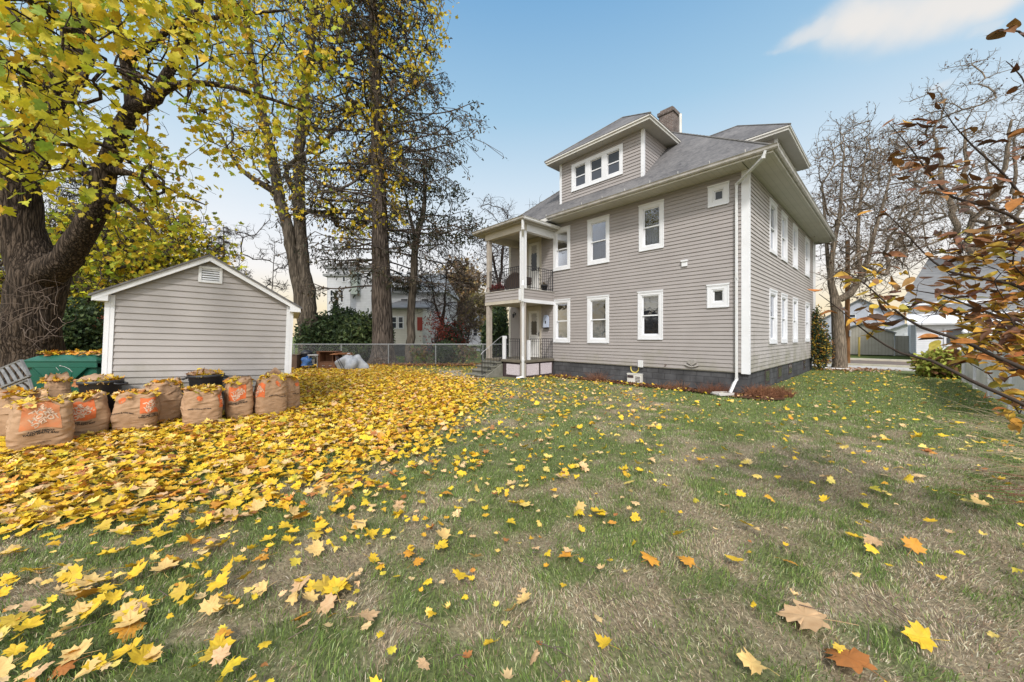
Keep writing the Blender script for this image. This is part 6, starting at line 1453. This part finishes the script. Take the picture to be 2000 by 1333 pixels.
# dry grass wisps and a red twig at right edge
def wisps(name,c,n,label,pal,L_,cat,dirx=-1,lf=None):
    o=empty(name,c,0,label,cat); mb=MB()
    for i in range(n):
        p=Vector((random.gauss(0,.18),random.gauss(0,.15),random.uniform(0,.25))); d=Vector((dirx*random.uniform(.3,1),random.gauss(0,.3),random.uniform(.0,.6))).normalized(); q=[p]
        for j in range(8): d=(d+Vector((random.gauss(0,.06),random.gauss(0,.06),-.07))).normalized(); q.append(q[-1]+d*L_/8)
        mb.tube(q,[.0035-.0003*j for j in range(9)],3,cap=False)
    mb.build('stalks',mat(name+'_stalk',pal,.8,c2=tuple(v*.6 for v in pal),ns=5),o,fix=False); return o
wisps('dry_grass_tuft',Vector((6.1,3.75,0)),60,'pale dry grass stalks arching from the right edge near the white fence',(.40,.32,.19),1.1,'grass tuft')
wisps('dry_grass_tuft',Vector((8.2,5.6,0)),70,'tan dead stalks at the foot of the white fence',(.34,.27,.17),1.0,'grass tuft')
wt=wisps('red_twig_shrub',Vector((5.0,3.15,.35)),26,'small reddish bare twig shrub at the right photo edge',(.20,.07,.05),.75,'shrub'); wt.location.z=0
print('ground ok')
# ================================================================== white vinyl fence at right
def vfence():
    p0=gnd(1884,747); p1=gnd(2040,838); d=(p1-p0); L=d.length; d.normalize()
    f=empty('white_picket_fence',(p0.x,p0.y,0),math.atan2(d.y,d.x),'white vinyl privacy fence with capped posts along the right boundary','fence')
    k=int(L/2.3)+1
    for i in range(k+1):
        x=i*L/k; mb=MB(); mb.box(x-.065,-.065,0,x+.065,.065,1.62); mb.box(x-.085,-.085,1.62,x+.085,.085,1.66); mb.lathe([(.04,1.66),(.03,1.69),(.065,1.72),(.075,1.76),(.055,1.81),(.015,1.84),(0,1.845)],14,(x,0,0)); mb.build('fence_post',M['pvc'],f,bevel=.006)
        if i<k:
            x0=x+.065;x1=(i+1)*L/k-.065; mb=MB(); n=int((x1-x0)/.15); w=(x1-x0)/n
            for j in range(n): mb.box(x0+j*w+.004,-.012,.12,x0+(j+1)*w-.004,.012,1.46)
            mb.build('panel_boards',M['pvc'],f)
            mb=MB()
            for z in (.06,1.44): mb=MB(); mb.box(x0,-.03,z,x1,.03,z+.11); mb.build('rail',M['pvc'],f)
vfence()
# ================================================================== neighbour houses
def hbox(mb,x0,y0,z0,x1,y1,z1): mb.box(x0,y0,z0,x1,y1,z1)
def win(parent,x,z,w,h,Y=0.0,side=-1,shut=None,mull=True):
    """window on a wall facing -y at y=Y"""
    mb=MB(); mb.M=planeB(Y); ring(mb,x-w/2,x+w/2,z,z+h,.09,0,.05); 
    if mull: mb.box(x-w/2+.09,.01,z+h/2-.03,x+w/2-.09,.04,z+h/2+.03)
    o=mb.build('window',M['white'],parent); pb=MB(); pb.M=planeB(Y); pb.add([(x-w/2+.08,.012,z+.08),(x+w/2-.08,.012,z+.08),(x+w/2-.08,.012,z+h-.08),(x-w/2+.08,.012,z+h-.08)],[(0,1,2,3)]); pb.build('pane',M['nglass'],o)
    if shut:
        for s in (-1,1): sb=MB(); sb.M=planeB(Y); a=x+s*(w/2+.26); sb.box(a-.22,0,z,a+.22,.05,z+h); sb.build('shutter',M[shut],parent)
def gable(name,x0,x1,y0,y1,zb,zt,zr,m,mr,loc,rz,label,cat='house',axis='x',found=None,eo=.35):
    r=empty(name,loc,rz,label,cat); mb=MB(); mb.box(x0,y0,zb,x1,y1,zt)
    if axis=='x':   # ridge along x
        ym=(y0+y1)/2
        for x in (x0,x1-.05): mb.prism([(x,y0,zt),(x,y1,zt),(x,ym,zr)],(.05,0,0))
    else:
        xm=(x0+x1)/2
        for y in (y0,y1-.05): mb.prism([(x0,y,zt),(x1,y,zt),(xm,y,zr)],(0,.05,0))
    mb.build('wall',m,r); rb=MB()
    if axis=='x':
        ym=(y0+y1)/2; s=(zr-zt)/(ym-y0)
        for sg in (-1,1):
            ye=ym+sg*(ym-y0+eo); ze_=zt-s*eo
            slab(rb,[(x0-eo,ye,ze_+.08),(x1+eo,ye,ze_+.08),(x1+eo,ym,zr+.08),(x0-eo,ym,zr+.08)],.1)
    else:
        xm=(x0+x1)/2; s=(zr-zt)/(xm-x0)
        for sg in (-1,1):
            xe=xm+sg*(xm-x0+eo); ze_=zt-s*eo
            slab(rb,[(xe,y0-eo,ze_+.08),(xe,y1+eo,ze_+.08),(xm,y1+eo,zr+.08),(xm,y0-eo,zr+.08)],.1)
    ro=rb.build('roof',mr,r)
    if found: fb=MB(); fb.box(x0-.03,y0-.03,-.1,x1+.03,y1+.03,zb+.02); fb.build('foundation',found,r)
    return r,ro
# white house beyond the back fence ------------------------------------------------
Yn=31.; s_=Yn/F
def nx(px,Y=Yn): return (px-CX)/F*Y
def nz(py,Y=Yn): return EYE+(Y0-py)/F*Y
X0=nx(745)
N=empty('neighbour_house',(X0,Yn,0),0,'large white clapboard house with grey roof behind the bare trees and fence','house')
def Lx(px,Y=Yn): return nx(px,Y)-X0
mb=MB(); mb.box(Lx(632),.6,.7,Lx(726),8,nz(522)); mb.prism([(Lx(632),.6,.7),(Lx(640),0,.7),(Lx(684),0,.7),(Lx(690),.6,.7)],(0,0,nz(540)-.7)); mb.box(Lx(726),2.2,.7,Lx(862),9,nz(566)); mb.build('wall',M['nwhite'],N)
mb=MB(); mb.box(Lx(628),.3,nz(522),Lx(730),8.3,nz(522)+.25); mb.box(Lx(632),-.15,nz(540),Lx(694),.6,nz(540)+.2); mb.build('cornice',M['nroof2'],N)
mb=MB(); e=nz(566); tp_=nz(515)
slab(mb,[(Lx(722),1.7,e),(Lx(868),1.7,e),(Lx(845),5.6,tp_),(Lx(745),5.6,tp_)],.12); slab(mb,[(Lx(868),1.7,e),(Lx(868),9.4,e),(Lx(845),5.6,tp_)],.12); slab(mb,[(Lx(722),9.4,e),(Lx(868),9.4,e),(Lx(845),5.6,tp_),(Lx(745),5.6,tp_)],.12)
rf=mb.build('roof',M['nroof2'],N)
mb=MB(); mb.box(Lx(716),3.5,nz(530),Lx(730),4.2,nz(508)); mb.lathe([(.28,nz(508)),(.2,nz(503)),(.24,nz(500))],10,((Lx(723)),3.85,0)); mb.build('chimney',M['nroof2'],rf)
mb=MB(); mb.box(Lx(686),-.05,nz(575),Lx(698),.62,nz(532)); mb.build('bay_pilaster',mat('pale_sage_panel',(.42,.47,.43),.7,c2=(.36,.41,.38),ns=2),N)
for p in (648,658,668): win(N,Lx(p),nz(592),.36,1.15,0.0)
win(N,Lx(672),nz(552),.35,1.0,0.0)
for p in (640,): win(N,Lx(p)+.05,nz(592),.3,1.1,0.35)
for p in (780,802): win(N,Lx(p,33.2),nz(556,33.2)+.2,.75,.95,2.2-.0)
mb=MB(); mb.box(Lx(760,32.5),1.35,nz(560,32.3),Lx(818,32.5),4,nz(536,32.3)); mb.build('dormer_wall',M['nwhite'],N)
for p in (776,800): win(N,Lx(p,32.3),nz(556,32.3),.7,.8,1.35)
for p in (790,830): win(N,Lx(p,33.2),nz(610,33.2),.8,1.3,2.2)
mb=MB(); mb.box(Lx(718),1.3,nz(580),Lx(728),2.3,nz(560)); mb.build('balcony_box',M['nwhite'],N)
mb=MB(); mb.box(Lx(757),-1.2,.95,Lx(832),2.2,nz(604)); mb.build('porch_wall',M['ncream'],N)
mb=MB(); mb.box(Lx(757)-.02,-1.22,-.1,Lx(832)+.02,2.2,.96); mb.box(Lx(632)-.02,-.02,-.1,Lx(730),8,.72); mb.box(Lx(726),2.18,-.1,Lx(862),9,.72); mb.build('foundation',M['found'],N)
mb=MB(); slab(mb,[(Lx(750),-1.7,nz(604)),(Lx(848),-1.7,nz(604)),(Lx(836),2.2,nz(583)),(Lx(764),2.2,nz(583))],.1); mb.build('porch_roof',M['nroof'],N)
for p in (770,783,800): win(N,Lx(p,29.8),nz(643,29.8),.50,1.05,-1.2)
for p in (818,): mb=MB(); mb.box(Lx(p,29.8)-.12,-1.26,nz(646,29.8),Lx(p,29.8)+.3,-1.2,nz(620,29.8)); mb.build('shutter',M['redshut'],N)

# small far house
r,_=gable('far_house',-3.3,2.6,0,7,.3,3.9,6.1,M['nwhite'],M['nroof2'],(nx(905,52),52,0),R(8),'small distant white house with grey roof left of the porch post')
for p in (-1.7,.6,1.7): win(r,p,1.6,.7,1.2)
# left edge white building
r,_=gable('side_house',-9,0,0,8,.3,5.6,8.2,M['nblue'],M['nroof'],(nx(-20,26),26,0),0,'pale blue grey house glimpsed at the far left edge behind the maple')
for p in (-1.5,-3.5): win(r,p,1.5,.9,1.5)
# right: white house with big grey roof behind the vinyl fence
Yr=23.; 
r=empty('neighbour_house',(nx(1925,Yr),Yr,0),HROT-R(90),'white neighbour house with large plain grey roof behind the autumn shrub','house')
mb=MB(); mb.box(-3.2,0,.4,9,10,4.0); mb.build('wall',M['nwhite'],r)
mb=MB(); slab(mb,[(-3.7,-.6,3.9),(9.5,-.6,3.9),(9.5,5,7.6),(-2.2,5,7.6)],.15); slab(mb,[(-3.7,10.6,3.9),(9.5,10.6,3.9),(9.5,5,7.6),(-2.2,5,7.6)],.15); slab(mb,[(-3.7,-.6,3.9),(-3.7,10.6,3.9),(-2.2,5,7.6)],.15); mb.build('roof',M['nroof'],r)
mb=MB(); mb.box(-3.7,-.65,3.72,9.5,-.58,3.9); mb.build('gutter',M['white'],r)
mb=MB(); mb.box(-3.0,-2.6,.3,1.2,0,2.4); mb.build('porch_wall',M['nwhite'],r)
mb=MB(); slab(mb,[(-3.4,-3.0,2.45),(1.6,-3.0,2.45),(1.6,0,3.2),(-3.4,0,3.2)],.12); mb.build('porch_roof',M['pvc'],r)
win(r,-1.4,1.0,.9,1.1,-2.6); win(r,3.4,1.5,1.0,1.5); win(r,6,1.5,1.0,1.5)
# garage block
r,_=gable('garage',-2.6,2.6,0,5,.05,2.3,3.5,M['nwhite'],M['nroof2'],(nx(1800,40),40,0),HROT-R(90),'small grey roofed white garage beyond the street grass',axis='y')
mb=MB(); mb.box(-1.3,-.03,.05,1.3,.0,2.0); mb.build('garage_door',M['pvc'],r)
# blue-grey house across the street
r,_=gable('blue_house',-4.2,3.4,0,8,.4,3.9,6.4,M['nblue'],M['nroof'],(nx(1690,46),46,0),HROT-R(90),'blue grey house across the street with two rows of windows',axis='y')
for p in (-2.6,-.2,2.0):
    win(r,p,1.5,.9,1.1)
for p in (-1.2,.6): win(r,p,3.6,.7,.9)
r,_=gable('street_shed',-1.9,1.9,0,3,.05,1.9,2.7,M['nplank'],M['nroof'],(nx(1683,31),31,0),HROT-R(90),'tan plank shed with low gable roof across the street',axis='y',eo=.15)
f=empty('tan_plank_fence',(nx(1712,30.5),30.5,0),HROT-R(90),'tan and grey board fence panels across the street beside the shed','fence')
for x0,x1 in ((0,1.0),(1.05,2.5),(2.55,4.2)):
    mb=MB(); mb.box(x0,0,.05,x1,.04,1.8 if x0<1 else 1.65); mb.build('panel',M['nplank'],f)
for x in (1.02,2.52): mb=MB(); mb.box(x-.06,-.05,0,x+.06,.06,1.9); mb.build('fence_post',M['pvc'],f)
# utility pole & thin stake
c=gnd(1655,712); po=empty('utility_pole',(c.x,c.y,0),0,'brown wooden utility pole standing by the street tree','pole')
mb=MB(); H_=EYE+(Y0-470)/F*c.y; mb.tube([(0,0,-.2),(0,0,2.5),(.02,0,H_)],[.125,.115,.10],14); mb.build('pole_shaft',M['pole'],po)
mb=MB(); mb.box(-.05,-.19,1.6,.05,-.15,1.95); mb.build('number_plate',M['galv'],po)
c=Vector((nx(1678,29),29,0)); sk=empty('garden_stake',c,0,'thin yellow wooden stake in the grass across the street','stake'); mb=MB(); mb.box(-.045,-.045,0,.045,.045,1.5); mb.box(-.06,-.06,1.5,.06,.06,1.54); mb.build('stake_shaft',mat('yellow_stake',(.50,.36,.10),.7),sk)
# overhead power lines
# ================================================================== sky, sun, camera
w=bpy.data.worlds.new('World'); scene.world=w; w.use_nodes=True; nt=w.node_tree; N_,L_=nt.nodes,nt.links; bg=N_['Background']; bg.inputs['Strength'].default_value=.1
SUN_AZ,SUN_EL=R(184),R(44)   # azimuth from +Y clockwise
sky=N_.new('ShaderNodeTexSky'); sky.sky_type='NISHITA'; sky.sun_disc=False; sky.sun_elevation=SUN_EL; sky.sun_rotation=SUN_AZ; sky.air_density=1.0; sky.dust_density=1.0
tc=N_.new('ShaderNodeTexCoord'); sp=N_.new('ShaderNodeSeparateXYZ'); L_.new(tc.outputs['Generated'],sp.inputs[0])
ramp=N_.new('ShaderNodeValToRGB'); cr=ramp.color_ramp
stops=[(0.0,(.72,.56,.34)),(.075,(.76,.65,.46)),(.155,(.76,.73,.70)),(.25,(.68,.71,.74)),(.38,(.50,.61,.70)),(.52,(.30,.48,.635)),(.70,(.15,.33,.55)),(1.0,(.08,.22,.44))]
while len(cr.elements)<len(stops): cr.elements.new(.5)
for e_,(p_,c_) in zip(cr.elements,stops): e_.position=p_; e_.color=(*c_,1)
L_.new(sp.outputs[2],ramp.inputs[0])
sc_=N_.new('ShaderNodeVectorMath'); sc_.operation='SCALE'; sc_.inputs['Scale'].default_value=10.0; L_.new(ramp.outputs[0],sc_.inputs[0])
mx=N_.new('ShaderNodeMix'); mx.data_type='RGBA'; mx.inputs[0].default_value=.9; L_.new(sky.outputs[0],mx.inputs[6])
# the sky is brighter round the sun, which stands behind the photographer
dt=N_.new('ShaderNodeVectorMath'); dt.operation='DOT_PRODUCT'; L_.new(tc.outputs['Generated'],dt.inputs[0]); dt.inputs[1].default_value=(math.sin(SUN_AZ)*math.cos(SUN_EL),math.cos(SUN_AZ)*math.cos(SUN_EL),math.sin(SUN_EL))
gm=N_.new('ShaderNodeMapRange'); gm.interpolation_type='SMOOTHSTEP'; L_.new(dt.outputs['Value'],gm.inputs[0]); gm.inputs[1].default_value=.15; gm.inputs[2].default_value=1; gm.inputs[3].default_value=1; gm.inputs[4].default_value=3.2
wm=N_.new('ShaderNodeMix'); wm.data_type='RGBA'; wf=N_.new('ShaderNodeMapRange'); L_.new(dt.outputs['Value'],wf.inputs[0]); wf.inputs[1].default_value=.1; wf.inputs[2].default_value=.75; wf.inputs[4].default_value=.85
L_.new(wf.outputs[0],wm.inputs[0]); L_.new(sc_.outputs[0],wm.inputs[6]); wm.inputs[7].default_value=(5.2,5.05,4.85,1)
gs=N_.new('ShaderNodeVectorMath'); gs.operation='SCALE'; L_.new(wm.outputs[2],gs.inputs[0]); L_.new(gm.outputs[0],gs.inputs['Scale']); L_.new(gs.outputs[0],mx.inputs[7])
last=mx.outputs[2]
# clouds: soft lobes fixed to directions of the sky, broken by noise
def direction(px,py): v=Vector(((px-CX)/F,1,(Y0-py)/F)); return v.normalized()
nz_=N_.new('ShaderNodeTexNoise'); nz_.inputs['Scale'].default_value=4.2; nz_.inputs['Detail'].default_value=6; nz_.inputs['Roughness'].default_value=.5; L_.new(tc.outputs['Generated'],nz_.inputs[0])
def plane_uv():
    # project directions on a plane at height 1 (cloud deck)
    dv=N_.new('ShaderNodeVectorMath'); dv.operation='DIVIDE'; cb=N_.new('ShaderNodeCombineXYZ')
    mxz=N_.new('ShaderNodeMath'); mxz.operation='MAXIMUM'; mxz.inputs[1].default_value=.02; L_.new(sp.outputs[2],mxz.inputs[0])
    for i in range(3): L_.new(mxz.outputs[0],cb.inputs[i])
    L_.new(tc.outputs['Generated'],dv.inputs[0]); L_.new(cb.outputs[0],dv.inputs[1]); return dv.outputs[0]
uv=plane_uv()
ns=N_.new('ShaderNodeVectorMath'); ns.operation='SCALE'; ns.inputs['Scale'].default_value=.46; L_.new(nz_.outputs['Color'],ns.inputs[0])
nd=N_.new('ShaderNodeVectorMath'); nd.operation='ADD'; L_.new(uv,nd.inputs[0]); L_.new(ns.outputs[0],nd.inputs[1])
cov=None
def lobe(pa,pb,rad,strength):
    """soft capsule between two sky points on the deck"""
    global cov
    A_=direction(*pa);B_=direction(*pb); A_=A_/A_.z; B_=B_/B_.z; o_=Vector((.23,.23,.23)); 
    n=6; 
    for i in range(n):
        c=A_.lerp(B_,i/(n-1))+o_
        sb=N_.new('ShaderNodeVectorMath'); sb.operation='DISTANCE'; L_.new(nd.outputs[0],sb.inputs[0]); sb.inputs[1].default_value=c
        mr=N_.new('ShaderNodeMapRange'); mr.interpolation_type='SMOOTHERSTEP'; L_.new(sb.outputs['Value'],mr.inputs[0]); rr=rad*(1-.35*abs(i/(n-1)-.4)); mr.inputs[1].default_value=rr; mr.inputs[2].default_value=rr*.15; mr.inputs[3].default_value=0; mr.inputs[4].default_value=strength
        if cov is None: cov=mr.outputs[0]
        else:
            a=N_.new('ShaderNodeMath'); a.operation='MAXIMUM'; L_.new(cov,a.inputs[0]); L_.new(mr.outputs[0],a.inputs[1]); cov=a.outputs[0]
lobe((1640,50),(1900,20),.24,.92); lobe((1560,70),(1640,45),.12,.7); lobe((1640,95),(1760,75),.12,.75); lobe((1840,80),(1900,72),.07,.35); lobe((1498,97),(1502,97),.05,.35); lobe((1786,176),(1790,176),.06,.3)
mc_=N_.new('ShaderNodeMix'); mc_.data_type='RGBA'; L_.new(cov,mc_.inputs[0]); L_.new(last,mc_.inputs[6]); mc_.inputs[7].default_value=(6.6,6.3,6.0,1); L_.new(mc_.outputs[2],bg.inputs[0])
sun=bpy.data.lights.new('sun','SUN'); sun.energy=2.6; sun.angle=R(9); sun.color=(1,.955,.90); so=bpy.data.objects.new('sun',sun); col.objects.link(so)
sd=Vector((math.sin(SUN_AZ)*math.cos(SUN_EL),math.cos(SUN_AZ)*math.cos(SUN_EL),math.sin(SUN_EL))); so.rotation_euler=sd.to_track_quat('Z','Y').to_euler(); so.location=(0,-5,20)
cam=bpy.data.cameras.new('camera'); cam.sensor_width=36; cam.lens=F/2000*36; cam.shift_y=-(666.5-Y0)/2000; cam.clip_start=.05; cam.clip_end=3000
co=bpy.data.objects.new('camera',cam); col.objects.link(co); co.location=(0,0,EYE); co.rotation_euler=(R(90),0,0); scene.camera=co
scene.view_settings.view_transform='Standard'; scene.view_settings.look='None'; scene.view_settings.exposure=.42; scene.view_settings.gamma=1
scene.cycles.max_bounces=6; scene.cycles.diffuse_bounces=3; scene.cycles.transparent_max_bounces=6
print('scene ok',len(bpy.data.objects))
